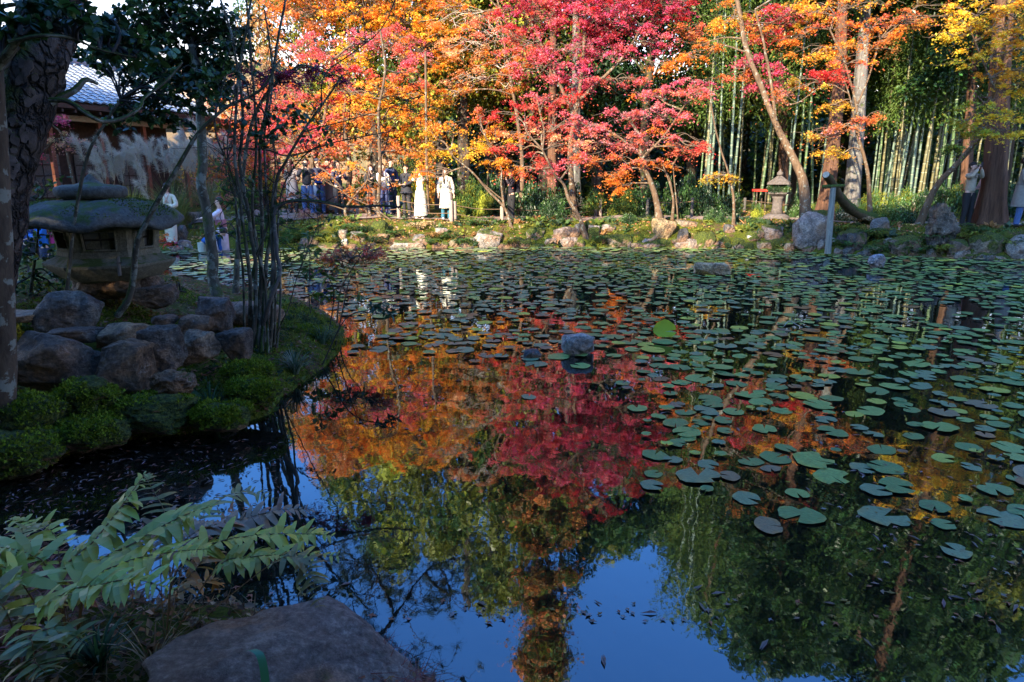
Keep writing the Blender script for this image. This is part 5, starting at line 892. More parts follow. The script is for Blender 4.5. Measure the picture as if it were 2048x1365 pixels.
for a in [('dark', 'beside the man in the puffer jacket', 1075, 440, 25.6, 42, 90), ('green', 'behind the woman in the cream coat', 935, 440, 25.6, 40, 85), ('lime', 'between the woman in cream and the golden maple', 965, 440, 25.2, 26, 75), ('dark', 'behind the golden maple fork', 1005, 440, 26, 40, 100), ('lime', 'behind the pale pole', 828, 440, 26, 36, 120), ('green', 'behind the man with crossed arms', 790, 440, 26.5, 36, 110),
          ('dusty', 'at the path edge right of the man in the puffer jacket', 1105, 448, 23.0, 30, 62), ('dark', 'under the coral maple', 1130, 435, 25.5, 45, 80), ('green', 'behind the paired fence posts', 1195, 430, 25.2, 40, 62), ('green', 'below the drooping orange skirt of leaves', 1245, 430, 25.4, 40, 64), ('dark', 'behind the curved dark maple trunk', 1290, 430, 25.8, 40, 80), ('dark', 'right of the curved dark maple trunk', 1360, 430, 25.6, 40, 100),
          ('dusty', 'at the left foot of the bamboo', 1400, 428, 25.2, 38, 90), ('dark', 'behind the mustard-sprayed sapling', 1450, 426, 25.2, 40, 60), ('lime', 'left of the dark stone lantern', 1512, 415, 24.6, 18, 36), ('dusty', 'right of the dark stone lantern', 1590, 420, 24.6, 22, 60), ('green', 'between the leaning maple and the cedars', 1630, 410, 24, 24, 40), ('green', 'right of the white post with sunlit top', 1745, 420, 22.6, 40, 80), ('dark', 'behind the white post and fern', 1700, 430, 22.8, 30, 50),
          ('dusty', 'spreading low right of the white post', 1790, 450, 21.4, 50, 56), ('green', 'overhanging the tilted grey rock', 1755, 445, 21, 30, 45), ('dark', 'below the thick leaning branch', 1830, 430, 22.5, 40, 80), ('green', 'in front of the open bamboo culms', 1800, 410, 24.8, 40, 70), ('dark', 'at the foot of the right-hand bamboo', 1890, 410, 24.8, 45, 80), ('green', 'below the yellow maple branch', 1920, 400, 24.5, 36, 80), ('dark', 'behind the visitor in the beige jacket', 1960, 400, 24.5, 45, 90),
          ('dark', 'behind the visitor in the grey coat', 2040, 410, 23, 50, 90), ('green', 'at the right edge behind the cedar', 2090, 400, 23, 50, 110), ('lime', 'at the right edge of the near side of the far bank', 2035, 462, 17.2, 24, 40), ('near', 'on the moss slope right of the cedar roots', 1955, 500, 17.6, 30, 44), ('near', 'at the water at the right edge of the far bank', 2020, 515, 17.0, 30, 30), ('dusty', 'over the grey bank stone at centre right', 1256, 445, 22.2, 20, 30), ('dusty', 'small, beside the blue-grey stone', 1418, 450, 22.2, 16, 34), ('dusty', 'small, at the sapling foot', 1440, 448, 21.9, 13, 30),
          ('moss', 'dome left of the pampas grass', 120, 400, 19.5, 44, 40), ('dusty', 'blue-green, behind the lantern finial', 175, 420, 19, 36, 34), ('dark', 'behind the lantern roof', 230, 440, 19.4, 34, 40), ('moss', 'dome right of the pampas grass', 368, 400, 23, 24, 30), ('moss', 'dome above the bending man', 420, 400, 23.5, 30, 26), ('green', 'right of the bending man in blue', 500, 440, 21.4, 34, 50), ('dark', 'at the left end of the crowd', 540, 440, 22.5, 30, 45), ('moss', 'clipped low behind the kimono skirt', 470, 420, 23.6, 40, 50),
          ('brown', 'mound above the lantern finial', 110, 350, 22, 60, 60), ('pinkish', 'by the dark building posts', 170, 340, 23, 50, 60), ('pinkish', 'with dull rose leaves left of the building', 100, 320, 23, 50, 70), ('brown', 'in the shadow under the crowd', 610, 440, 23, 26, 26), ('green', 'at the water left of the fern bed', 590, 470, 21.3, 34, 40), ('near', 'by the water at the left of the fern bed', 560, 490, 20.6, 40, 30), ('near', 'left of the kimono stones', 255, 500, 19.6, 30, 40), ('dark', 'left behind the blue-jacketed visitor', 30, 430, 19.5, 50, 60),
          ('near', 'on the tip of the near bank behind the sedge', 640, 650, 8.4, 55, 36), ('near', 'low on the near bank right of the wide grey rock', 600, 640, 8.6, 45, 28), ('near', 'beside the wide grey rock at the near water', 560, 665, 7.8, 36, 30), ('near', 'between the slender stems at their foot', 520, 690, 7.3, 26, 50), ('near', 'behind the dark bluish-faceted rock', 340, 615, 8.0, 36, 22)]:
    shrub(*a)
# pampas grass
M['plume'] = leafmat('pampas_plume', .5, .8, .1)
def pampas(label, px, py, Y, n, H, npl, seed, tone):
    r = np.random.RandomState(seed); base = At(px, py, Y); base[2] = hz(base[0], base[1]); root = tuftm('pampas_grass', label, base, n, H, .008, tone, seed, .75, cat='pampas grass', part='blades')
    protos = []
    for v in range(3):
        mb = MB(); C = catmull([(0, 0, 0), (.02, 0, .25), (.10, 0, .45), (.24, 0, .55)], 6); mb.add(*tube(C, .006, 3), (.5, .4, .3)); k = 420; i = r.uniform(3, 18, k); p = np.stack([np.interp(i, np.arange(19), C[:, j]) for j in range(3)], 1); mb.add(*leaves(p, .15, (.46, .43, .40), 'needle', up=.1, direc=(.9, 0, .35), jit=.45, rs=r)); protos.append(mb.mesh('plume', M['plume'], False))
    st = MB()
    for k in range(npl):
        a = r.uniform(0, 6.28); l = H * r.uniform(.95, 1.35); e = np.array([math.cos(a) * l * .45 * r.uniform(.2, 1), math.sin(a) * .3 * l, l * r.uniform(.75, .95)]); st.add(*tube(catmull([(0, 0, 0), e * (.35, .35, .6), e], 3), .004, 3)); o = ob('plume', protos[k % 3], root, loc=tuple(e), rot=(r.normal() * .15, -.15 + r.normal() * .2, r.choice([math.pi, math.pi + .5, math.pi - .6, .2]) + r.normal() * .4)); s = r.uniform(.9, 1.5); o.scale = (s, s, s)
    if st.V: ob('stalks', st.mesh('stalks', M['twig']), root, kind='stuff')
pampas('large pampas grass clump with white plumes in front of the tiled building', 255, 405, 21, 900, 2.0, 26, 81, [(.42, .46, .06), (.24, .34, .08), (.6, .55, .10)])
pampas('second pampas grass clump with silvery plumes right of the large one', 345, 400, 22.5, 600, 2.1, 28, 82, [(.22, .27, .08), (.14, .2, .09)])
pampas('bright yellow drooping grass clump in front of the pampas plumes', 312, 410, 20.6, 500, 1.25, 2, 83, [(.62, .50, .05), (.4, .42, .08)])
pampas('low blue-green grass clump hanging down beside the floral kimono', 300, 425, 19.9, 260, .6, 0, 84, [(.14, .22, .12), (.10, .18, .12)])
pampas('far clump of pampas plumes left of the bare silvery twigs', 415, 395, 24, 300, 1.8, 22, 85, [(.25, .26, .12), (.2, .22, .12)])

# ================================================================ LILY PADS
def pads():
    r = np.random.RandomState(9)
    def mt(nm, c, edge, rough):
        m, n, l, P_, o = _m(nm); t = _tex(n, l, 'noise', 6, 6); oi = n.new('ShaderNodeObjectInfo'); a = n.new('ShaderNodeVertexColor'); a.layer_name = 'Col'
        f = _ramp(n, l, t.outputs[0], [(.3, (.7, .7, .7)), (.7, (1.25, 1.25, 1.25))]).outputs[0]; c_ = _mix(n, l, 1.0, a.outputs[0], f, 'MULTIPLY'); sx = n.new('ShaderNodeSeparateXYZ'); tc = n.new('ShaderNodeTexCoord'); l.new(tc.outputs['Object'], sx.inputs[0]); an = _math(n, l, 'ARCTAN2', sx.outputs[1], sx.outputs[0]); ve = _math(n, l, 'ABSOLUTE', _math(n, l, 'SINE', _math(n, l, 'MULTIPLY', an, 9.5))); vr = _ramp(n, l, ve, [(.0, (1.35, 1.35, 1.2)), (.13, (1, 1, 1))]).outputs[0]; c_ = _mix(n, l, .7, c_, _mix(n, l, 1.0, c_, vr, 'MULTIPLY')); dk = _tex(n, l, 'noise', 2.3, 7, 'World', .8); c_ = _mix(n, l, _ramp(n, l, dk.outputs[0], [(.60, (0, 0, 0)), (.68, (.8, .8, .8))]).outputs[0], c_, (.13, .085, .04)); l.new(c_, P_.inputs['Base Color']); P_.inputs['Roughness'].default_value = rough; P_.inputs['Specular IOR Level'].default_value = .32; _bump(n, l, t.outputs[0], P_, .5, .012); return m
    M['pad'] = mt('lily_pad', None, None, .42)
    def padgeo(rad, tone, cut=.28, wave=.06, n=18):
        th = np.linspace(cut / 2, 2 * np.pi - cut / 2, n); w = 1 + .06 * np.sin(2 * th + r.uniform(0, 6)) + .05 * np.sin(5 * th + r.uniform(0, 6)) + r.normal(size=n) * .02 - .35 * (r.uniform(size=n) < .035); z = .010 + np.abs(noise3(np.stack([th * 2, th * 0 + r.uniform(0, 99), th * 0], 1), 3)) * wave * rad * 1.0
        ring = np.stack([np.cos(th) * w * rad, np.sin(th) * w * rad, z], 1); mid = ring * np.array([.62, .62, 0]) + (0, 0, .006); V = np.vstack([[0, 0, .004], mid, ring]); F = [[0, 1 + j, 2 + j] for j in range(n - 1)]; F4 = [[1 + j, 1 + n + j, 2 + n + j, 2 + j] for j in range(n - 1)]
        F += [[q[0], q[1], q[2]] for q in F4] + [[q[0], q[2], q[3]] for q in F4]; e = np.array(tone) * 1.0; c = np.tile(e, (len(V), 1)); c[1 + n:] = c[1 + n:] * r.uniform(.75, 1.2, (n, 1)) + np.array([.07, .02, -.01]) * r.uniform(-.3, 1.4, (n, 1)) * r.choice([0, 1, 1.6]); return V, np.array(F), c
    TON = [((.125, .215, .07), 'green'), ((.19, .29, .08), 'light green'), ((.155, .215, .11), 'grey-green'), ((.20, .155, .085), 'dull brown-green'), ((.38, .38, .06), 'yellowing'), ((.24, .12, .05), 'browned')]
    protos = {}
    for ti, (t, nm) in enumerate(TON):
        for v in range(7):
            V, F, c = padgeo(1.0, t, r.uniform(.1, .7), r.uniform(.02, .22)); V[:, 2] *= .16; V[:, 2] += .02; V[:, 0] *= r.uniform(.8, 1.0); protos[(ti, v)] = mesh('lily_pad', V, F, M['pad'], c, True)
    # place by density in the picture
    pts = []; cell = {}
    def dens(px, py):
        d = float(np.interp(px, [250, 560, 800, 1000, 1250, 1500, 2048], [.8, .8, .75, .75, .9, 1, 1]))
        if px < 660 and py > 600: return 0
        lim = float(np.interp(px, [650, 700, 1000, 1250, 1300, 1600, 2048], [600, 690, 700, 760, 950, 1050, 1130]))
        if py > lim: d *= max(.0, 1 - (py - lim) / 90.0) * .35
        if py > 780: d *= float(np.interp(py, [780, 900, 1000, 1150], [.85, .6, .33, .12]))
        if 640 < px < 1250 and 640 < py: d *= .72
        if px < 1250 and py > 740: d *= .25
        if py > 700 and px > 1250: d *= .75
        if 1150 < px < 1750 and 640 < py < 900: d *= .6
        if px < 640: d *= .95
        return d * 1.0
    tries = 0; A = np.array([-14.0, 3.2]); Bx = np.array([16.0, 21.5])
    clx = r.uniform(size=(46000, 2)) * (Bx - A) + A; sd = sdist(clx[:, 0], clx[:, 1]); clx = clx[sd < -.12]
    for q in clx:
        X_, Y_ = q; z = -HCAM; v = np.array([X_, Y_, -HCAM]); yy = v[1] * cp - v[2] * sp; up_ = v[1] * sp + v[2] * cp; px = 1024 + FPX * X_ / yy; py = 682.5 - FPX * up_ / yy
        if not (-60 < px < 2110) or py > 1200: continue
        cn = noise3(np.array([[X_ * .9, Y_ * .9, 0]]), 6)[0]
        if r.uniform() > dens(px, py) * (1.0 + 1.2 * cn): continue
        rad = .07 + .09 * r.uniform() ** 1.3 if r.uniform() > .14 else r.uniform(.035, .06); key = (int(X_ / .35), int(Y_ / .35)); ok = True
        for a in (-1, 0, 1):
            for b in (-1, 0, 1):
                for (x2, y2, r2) in cell.get((key[0] + a, key[1] + b), []):
                    if (x2 - X_) ** 2 + (y2 - Y_) ** 2 < (r.uniform(.62, 1.1) * (rad + r2)) ** 2: ok = False; break
        if not ok: continue
        cell.setdefault(key, []).append((X_, Y_, rad)); pts.append((px, py, X_, Y_, rad))
    pts.sort(key=lambda t: -t[4] / t[3]); print('pads', len(pts))
    far = MB(); cp_ = {}
    for k, (px, py, x, y, rad) in enumerate(pts):
        u = r.uniform(); ti = 0 if u < .46 else 1 if u < .68 else 2 if u < .87 else 3 if u < .91 else 4 if u < .97 else 5
        if px < 1150 and u < .5: ti = 2 if u < .38 else 3
        if k < 290:
            zone = 'left of the mid-pond boulder' if px < 1123 else 'around the mid-pond boulder' if px < 1290 and py < 800 else 'below the mid-pond boulder' if px < 1290 else 'in the middle right' if px < 1650 and py < 830 else 'in the lower middle' if px < 1650 else 'at the right' if py < 830 else 'on the golden reflection'
            sz = 'large' if rad > .14 else 'small' if rad < .105 else 'mid-sized'
            ang = r.uniform(0, 6.28); nt = ['to the right', 'away', 'to the left', 'towards the camera'][int(((ang + .785) % 6.283) / 1.5708)]
            if ti > 5: pass
            kk = (sz, ti, nt, zone); cp_[kk] = cp_.get(kk, 0) + 1
            o = ob('lily_pad', protos[(ti, r.randint(7))], loc=(x, y, .002 + (k % 7) * .0015), rot=(r.normal() * .03, r.normal() * .03, ang), label='%s%s %s pad notched %s %s' % (['', 'second ', 'third ', 'fourth ', 'fifth ', 'sixth ', 'seventh ', 'eighth ', 'ninth ', 'tenth ', 'further '][min(10, cp_[kk] - 1)], sz, TON[ti][1], nt, zone), cat='lily pad', group='%s %s lily pads %s' % (sz, TON[ti][1], zone)); o.scale = (rad, rad, rad)
        else:
            V, F, c = padgeo(rad, TON[ti][0], r.uniform(.12, .6), .09, 10); a = r.uniform(0, 6.28); ca, sa = math.cos(a), math.sin(a); V[:, :2] = V[:, :2] @ np.array([[ca, sa], [-sa, ca]]); V += (x, y, .004 + (k % 9) * .0012); far.add(V, F, c)
    ob('lily_pads', far.mesh('lily_pads', M['pad'], True), kind='stuff', label='far mass of floating lily pads covering the pond', cat='lily pads')
    # the upturned yellow-green leaf
    p = G(1329, 678, 0); V, F, c = padgeo(.15, (.35, .45, .03), .3, .1); Vr = V.copy(); Vr[:, 2] = np.abs(V[:, 1]) * .3 + V[:, 1] * .75 + .10; Vr[:, 1] *= .5
    ob('lily_pad', mesh('lily_pad', Vr, F, M['dullgreen'], c), loc=tuple(p), label='upturned bright yellow-green lily leaf standing out of the water', cat='lily leaf')
    # reed loop, twigs and leaf litter floating
    P_ = [G(1572, 648), At(1568, 640, 9.2), At(1580, 632, 9.2), At(1602, 640, 9.2), G(1604, 655)]; P_ = np.array(P_); P_[:, 2] = [0, .12, .2, .12, 0]; ob('reed_loop', MB().add(*tube(catmull(P_ - P_[0], 8), .006, 5)).mesh('reed_loop', M['paletwig']), loc=tuple(P_[0]), label='thin tan reed bent into a loop above the lily pads', cat='reed')
    fl = MB(); n = 1100; px = r.uniform(250, 2048, n); py = r.uniform(500, 1250, n); C = np.array([G(a, b) for a, b in zip(px, py)]); C = C[(sdist(C[:, 0], C[:, 1]) < -.03) & (noise3(np.stack([C[:, 0] * .8, C[:, 1] * .8, C[:, 0] * 0], 1), 3) > -.05)]; C[:, 2] = .008
    cc = np.array([(.26, .09, .05), (.22, .13, .10), (.22, .14, .04), (.24, .19, .18)])[r.randint(0, 4, len(C))]; fl.add(*leaves(C, .034, cc, 'maple', up=9, rs=r)); V_, F_, c_ = leaves(C[::4] + r.normal(size=C[::4].shape) * (.2, .2, 0), .10, (.22, .15, .13), 'long', up=12, rs=r); fl.add(V_, F_, c_)
    n = 900; C = np.array([G(a, b) for a, b in zip(r.uniform(0, 560, n), r.uniform(880, 1120, n))]); C = C[sdist(C[:, 0], C[:, 1]) < -.02]; C[:, 2] = .006; fl.add(*leaves(C, .05, np.array([(.2, .08, .05), (.14, .1, .09), (.28, .2, .2)])[r.randint(0, 3, len(C))], 'long', up=12, rs=r))
    ob('floating_leaves', fl.mesh('floating_leaves', M['litter'], False), kind='stuff', label='fallen maple leaves and needles afloat between the pads', cat='fallen leaves')
pads()
# ground cover: fallen leaves and moss tufts
def litter():
    r = np.random.RandomState(14); fl = MB(); n = 26000
    x = np.concatenate([r.uniform(-10, 17, n), r.uniform(-9, -1, 9000), r.uniform(-2.6, .6, 9000)]); y = np.concatenate([r.uniform(17.5, 26.5, n), r.uniform(4.6, 12, 9000), r.uniform(1.2, 3.0, 9000)])
    d = sdist(x, y); k = (d > .02) & (noise3(np.stack([x * .8, y * .8, x * 0], 1), 21) + .15 * r.normal(size=len(x)) > -.12); x, y = x[k], y[k]; C = np.stack([x, y, Hf(x, y) + .012], 1); C[C[:, 1] < 3.5, 2] += r.uniform(0, .05, (C[:, 1] < 3.5).sum())
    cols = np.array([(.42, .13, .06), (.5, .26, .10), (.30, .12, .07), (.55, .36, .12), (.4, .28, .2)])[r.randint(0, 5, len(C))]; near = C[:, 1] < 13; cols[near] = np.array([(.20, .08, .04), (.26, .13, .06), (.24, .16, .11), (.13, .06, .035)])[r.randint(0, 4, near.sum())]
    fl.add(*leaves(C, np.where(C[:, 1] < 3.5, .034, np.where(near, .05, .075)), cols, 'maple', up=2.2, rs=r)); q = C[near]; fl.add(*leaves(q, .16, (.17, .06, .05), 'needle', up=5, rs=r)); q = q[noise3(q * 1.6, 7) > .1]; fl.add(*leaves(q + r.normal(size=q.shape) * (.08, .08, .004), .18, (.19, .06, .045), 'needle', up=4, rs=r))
    n = 7000; x = r.uniform(-2.6, -.35, n); y = r.uniform(1.2, 2.9, n); d = sdist(x, y); k = d > -.02; x, y = x[k], y[k]; C = np.stack([x, y, Hf(x, y) + r.uniform(0, .03, len(x))], 1); cc = np.array([(.20, .085, .035), (.28, .15, .06), (.10, .05, .025), (.16, .11, .07), (.33, .22, .13)])[r.randint(0, 5, len(C))]
    fl.add(*leaves(C[::2], .045, cc[::2], 'oval', up=1.2, rs=r)); fl.add(*leaves(C[1::2], .13, cc[1::2] * .8, 'needle', up=2.0, rs=r))
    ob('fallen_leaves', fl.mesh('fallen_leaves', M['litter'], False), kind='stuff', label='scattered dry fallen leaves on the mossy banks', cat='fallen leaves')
    mb = MB(); n = 60000; x = np.concatenate([r.uniform(-7, -1.6, n), r.uniform(-8, 17, 26000)]); y = np.concatenate([r.uniform(4.4, 9.5, n), r.uniform(17.5, 23.5, 26000)]); d = sdist(x, y); pat = noise3(np.stack([x * 1.2, y * 1.2, x * 0], 1), 33)
    k = (d > .0) & ((pat > .0) | ((d < .8) & (y < 12) & (pat > -.5))); x, y = x[k], y[k]; C = np.stack([x, y, Hf(x, y)], 1); near = C[:, 1] < 12
    mb.add(*leaves(C, np.where(near, .028, .06), np.where(near[:, None], (.12, .16, .014), (.13, .135, .016)), 'tri', up=.1, direc=(0, 0, 1.0), jit=.5, rs=r, cj=.4)); ob('moss', mb.mesh('moss', M['dullgreen'], False), kind='stuff', label='cushiony green moss on the banks', cat='moss')
litter()
def undergrowth():
    r = np.random.RandomState(44); mb = MB(); n = 2300; x = r.uniform(-9, 17.5, n); y = r.uniform(17.6, 23.2, n); d = sdist(x, y); h = Hf(x, y); pat = noise3(np.stack([x * .9, y * .9, x * 0], 1), 12)
    k = (d > .03) & (d < 2.2) & (pat + .25 * r.normal(size=n) > -.05); x, y, h = x[k], y[k], h[k]
    K = np.array([(.05, .10, .03), (.10, .15, .03), (.03, .06, .03), (.20, .22, .04), (.28, .15, .06), (.06, .10, .06)])
    for a, b, c in zip(x, y, h):
        m = r.randint(10, 26); th = r.uniform(0, 6.28, m); dr = np.stack([np.cos(th), np.sin(th), r.uniform(.1, 1.3, m)], 1); s_ = r.uniform(.09, .24); mb.add(*leaves(np.tile([a, b, c], (m, 1)) + r.normal(size=(m, 3)) * (.05, .05, .02), s_, K[r.choice(6, p=[.3, .2, .2, .1, .1, .1])], ['lance', 'long', 'oval'][r.randint(3)], up=.5, direc=dr, jit=.2, rs=r, cj=.3))
    # near bank: small leafy weeds and moss sprigs
    n = 900; x = r.uniform(-7, -1.4, n); y = r.uniform(4.4, 9.5, n); d = sdist(x, y); k = (d > .0) & (d < .9); 
    for a, b, c in zip(x[k], y[k], Hf(x[k], y[k])):
        m = r.randint(5, 12); th = r.uniform(0, 6.28, m); dr = np.stack([np.cos(th), np.sin(th), r.uniform(.1, 1.0, m)], 1); mb.add(*leaves(np.tile([a, b, c], (m, 1)) + r.normal(size=(m, 3)) * (.03, .03, .01), r.uniform(.03, .08), K[[0, 1, 2][r.randint(3)]] * .9, ['lance', 'oval'][r.randint(2)], up=.5, direc=dr, jit=.2, rs=r, cj=.3))
    ob('undergrowth', mb.mesh('undergrowth', M['dullgreen'], False), kind='stuff', label='low mixed weeds and seedlings over the banks', cat='undergrowth')
undergrowth()
# ================================================================ STONE LANTERN (near)
def lantern():
    c = At(227, 560, 7.75); zb = At(237, 552, 7.6)[2]; base = np.array([c[0], 7.75, zb]); s = 1.0 / PXM(7.75)
    root = thing('stone_lantern', 'big squat mossy stone lantern with a wide round roof on the near bank', 'stone lantern', base); r = np.random.RandomState(3)
    def mm(nm, c1, c2, ms):
        m, n, l, P_, o = _m(nm); t = _tex(n, l, 'noise', 26, 9, 'Object', .75); t2 = _tex(n, l, 'noise', 5, 5); k = _ramp(n, l, t.outputs[0], [(.35, c1), (.65, c2)]).outputs[0]
        g = n.new('ShaderNodeNewGeometry'); q = n.new('ShaderNodeSeparateXYZ'); l.new(g.outputs['Normal'], q.inputs[0]); f = _math(n, l, 'ADD', _math(n, l, 'MULTIPLY', q.outputs[2], .25), _math(n, l, 'ADD', _math(n, l, 'MULTIPLY', t2.outputs[0], .8), _math(n, l, 'MULTIPLY', t.outputs[0], .35)))
        ff = _ramp(n, l, f, [(.78 - ms, (0, 0, 0)), (.88 - ms, (1, 1, 1))]).outputs[0]; k = _mix(n, l, ff, k, (.055, .085, .012)); l.new(k, P_.inputs['Base Color']); P_.inputs['Roughness'].default_value = .92; _bump(n, l, t.outputs[0], P_, 1, .02); return m
    ms = mm('lantern_stone', (.10, .10, .075), (.24, .22, .16), .02); mr = mm('lantern_roof_stone', (.04, .042, .04), (.13, .135, .125), .0)
    def pz(py): return At(237, py, 7.75)[2] - zb
    def disp(V, a, f, sd): return V + (V / (np.linalg.norm(V, axis=1)[:, None] + 1e-6)) * (a * fbm(V * f, 3, sd))[:, None]
    # platform below the fire box: six-sided tray, then a curved underside
    def hexring(R_, z, n=6, rot=.35, sub=4):
        th = np.arange(n) * 2 * np.pi / n + rot; P_ = np.stack([np.cos(th), np.sin(th)], 1) * R_; out = []
        for i in range(n):
            for t in np.arange(sub) / sub: out.append(P_[i] * (1 - t) + P_[(i + 1) % n] * t)
        return np.column_stack([np.array(out), np.full(n * sub, z)])
    def stack(rings, caps=True):
        V = np.concatenate(rings); k = len(rings[0]); i = np.arange(len(rings) - 1)[:, None] * k; j = np.arange(k)[None]; jj = (j + 1) % k; F = np.stack([i + j, i + jj, i + k + jj, i + k + j], -1).reshape(-1, 4); mb = MB().add(V, F)
        if caps: mb.add(V, tube_caps(len(rings), k))
        return mb
    z0, z1, z2, z3 = pz(552), pz(540), pz(515), pz(498)
    V = stack([hexring(.42, z0 - .03), hexring(.50, z0), hexring(.60, pz(538)), hexring(.665, pz(526)), hexring(.675, pz(521)), hexring(.655, pz(519.5)), hexring(.60, pz(515)), hexring(.52, pz(508)), hexring(.515, z3)]).mesh('platform', ms, False)
    ob('platform', V, root)
    # fire box with recessed windows
    zt, zbm = pz(446), pz(502); Rb, Rt = .50, .545; n = 6; rot = .35; th = np.arange(n) * 2 * np.pi / n + rot; B_ = np.stack([np.cos(th) * Rb, np.sin(th) * Rb], 1); T_ = np.stack([np.cos(th) * Rt, np.sin(th) * Rt], 1); mb = MB(); wl_ = []
    for i in range(n):
        a, b, c2, d2 = (np.append(B_[i], zbm), np.append(B_[(i + 1) % n], zbm), np.append(T_[(i + 1) % n], zt), np.append(T_[i], zt))
        def uv(u, v): return (a * (1 - u) + b * u) * (1 - v) + (d2 * (1 - u) + c2 * u) * v
        u0, u1, v0, v1 = .20, .80, .14, .80; O = [uv(0, 0), uv(1, 0), uv(1, 1), uv(0, 1)]; I = [uv(u0, v0), uv(u1, v0), uv(u1, v1), uv(u0, v1)]; nn = np.cross(b - a, d2 - a); nn /= np.linalg.norm(nn); nn = nn if nn[:2] @ (a + b)[:2] > 0 else -nn; J = [q - nn * .07 for q in I]
        mb.add(O + I + J, [[0, 1, 5, 4], [1, 2, 6, 5], [2, 3, 7, 6], [3, 0, 4, 7], [4, 5, 9, 8], [5, 6, 10, 9], [6, 7, 11, 10], [7, 4, 8, 11]]); mid = (J[0] + J[1] + J[2] + J[3]) / 4; wl_.append((J, nn, I))
        # raised panel frame round the opening
        for (p, q) in ((I[0], I[1]), (I[1], I[2]), (I[2], I[3]), (I[3], I[0])): mb.add(*tube([p + nn * .008, q + nn * .008], .013, 4))
    mb.add(*lathe([(Rb * .8, zbm + .001), (Rb * .8, zt)], 12)); ob('fire_box', mb.mesh('fire_box', ms, False), root)
    mpane = plain('paper_pane', (.15, .16, .17), .6, .15, 6); mbar = plain('dark_lattice', (.035, .032, .025), .8)
    for J, nn, I in wl_:
        w = ob('window', None, root); J = [np.array(q) for q in J]; bar = MB(); o0 = nn * .008
        for (p, q) in ((J[0], J[1]), (J[1], J[2]), (J[2], J[3]), (J[3], J[0]), ((J[0] + J[1]) / 2, (J[2] + J[3]) / 2), ((J[0] + J[3]) / 2, (J[1] + J[2]) / 2)): bar.add(*tube([p + o0, q + o0], .012, 4))
        for u in (0, 1):
            for v in (0, 1):
                f = lambda a, b: (J[0] * (1 - a) + J[1] * a) * (1 - b) + (J[3] * (1 - a) + J[2] * a) * b
                q = [f(u / 2, v / 2), f((u + 1) / 2, v / 2), f((u + 1) / 2, (v + 1) / 2), f(u / 2, (v + 1) / 2)]; ob('pane', mesh('pane', q + [x - nn * .01 for x in q], np.array([[0, 1, 2, 3], [4, 5, 6, 7], [0, 1, 5, 4], [1, 2, 6, 5], [2, 3, 7, 6], [3, 0, 4, 7]]), mpane, None, False), w)
        ob('lattice', bar.mesh('lattice', mbar, False), w)
    # roof: wide, uneven, drooping edge
    nt = 72; prof = [(.30, pz(398)), (.42, pz(400)), (.60, pz(407)), (.72, pz(416)), (.80, pz(425)), (.86, pz(435)), (.875, pz(440)), (.87, pz(447)), (.83, pz(449)), (.6, pz(447)), (.4, pz(446))]; th = np.linspace(0, 2 * np.pi, nt, endpoint=False); rings = []
    for k, (R_, z) in enumerate(prof):
        t = min(1, max(0, (R_ - .4) / .47)); six = 1 + .045 * np.cos(6 * (th - rot)) * t; wob = 1 + .02 * noise3(np.stack([np.cos(th) * 2, np.sin(th) * 2, th * 0 + k * .2], 1), 5)
        dz = .035 * t * np.cos(6 * (th - rot)) + .02 * t * np.cos(th + .4) * -1; rings.append(np.stack([np.cos(th) * R_ * six * wob * .98, np.sin(th) * R_ * six * wob * .98, z + dz], 1))
    mb = stack(rings); V = np.concatenate(mb.V[:1]); V2 = V + (-.10, 0, 0) + np.array([0, 0, 1]) * (.020 * fbm(V * 6, 4, 3))[:, None]; mb.V = [V2, V2]; ob('roof', mb.mesh('roof', mr), root)
    # moss and needles on the roof
    q = r.uniform(0, 1, 4500) ** .5; a = r.uniform(0, 6.28, 4500); R_ = .28 + q * .56; z = np.interp(R_, [p[0] for p in prof[:7]], [p[1] for p in prof[:7]]) + .01; C = np.stack([np.cos(a) * R_ - .10, np.sin(a) * R_, z], 1); k = noise3(C * 3.5, 2) + .4 * (R_ > .6) * (C[:, 0] > 0) > .1; lf = MB().add(*leaves(C[k], .022, (.07, .11, .02), 'tri', up=.2, direc=(0, 0, 1), jit=.6, rs=r, cj=.4)); lf.add(*leaves(C[::60], .12, (.14, .06, .06), 'needle', up=6, rs=r)); ob('roof_moss', lf.mesh('roof_moss', M['dullgreen'], False), root, kind='stuff')
    # finial: thick cushion ring and a pointed jewel
    fp = [(.05, pz(399)), (.27, pz(399)), (.33, pz(396)), (.358, pz(390)), (.358, pz(380)), (.335, pz(374)), (.27, pz(370.5)), (.16, pz(369)), (.105, pz(366)), (.07, pz(361)), (.045, pz(356)), (.022, pz(351.5)), (.002, pz(349))]
    V, F = lathe(fp, 40); V = disp(V - (0, 0, pz(382)), .010, 7, 8) + (-.105, 0, pz(382)); ob('finial', mesh('finial', V, F, mr), root)
    m2 = MB(); m2.add(*tube(np.array([At(236, 514, 7.02), At(238, 532, 7.0), At(240, 552, 6.98)]) - base, .018, 6)); m2.add(*tube(np.array([At(233, 527, 7.0), At(243, 526, 7.0)]) - base, .01, 5)); ob('peg', m2.mesh('peg', M['twig']), root)
lantern()
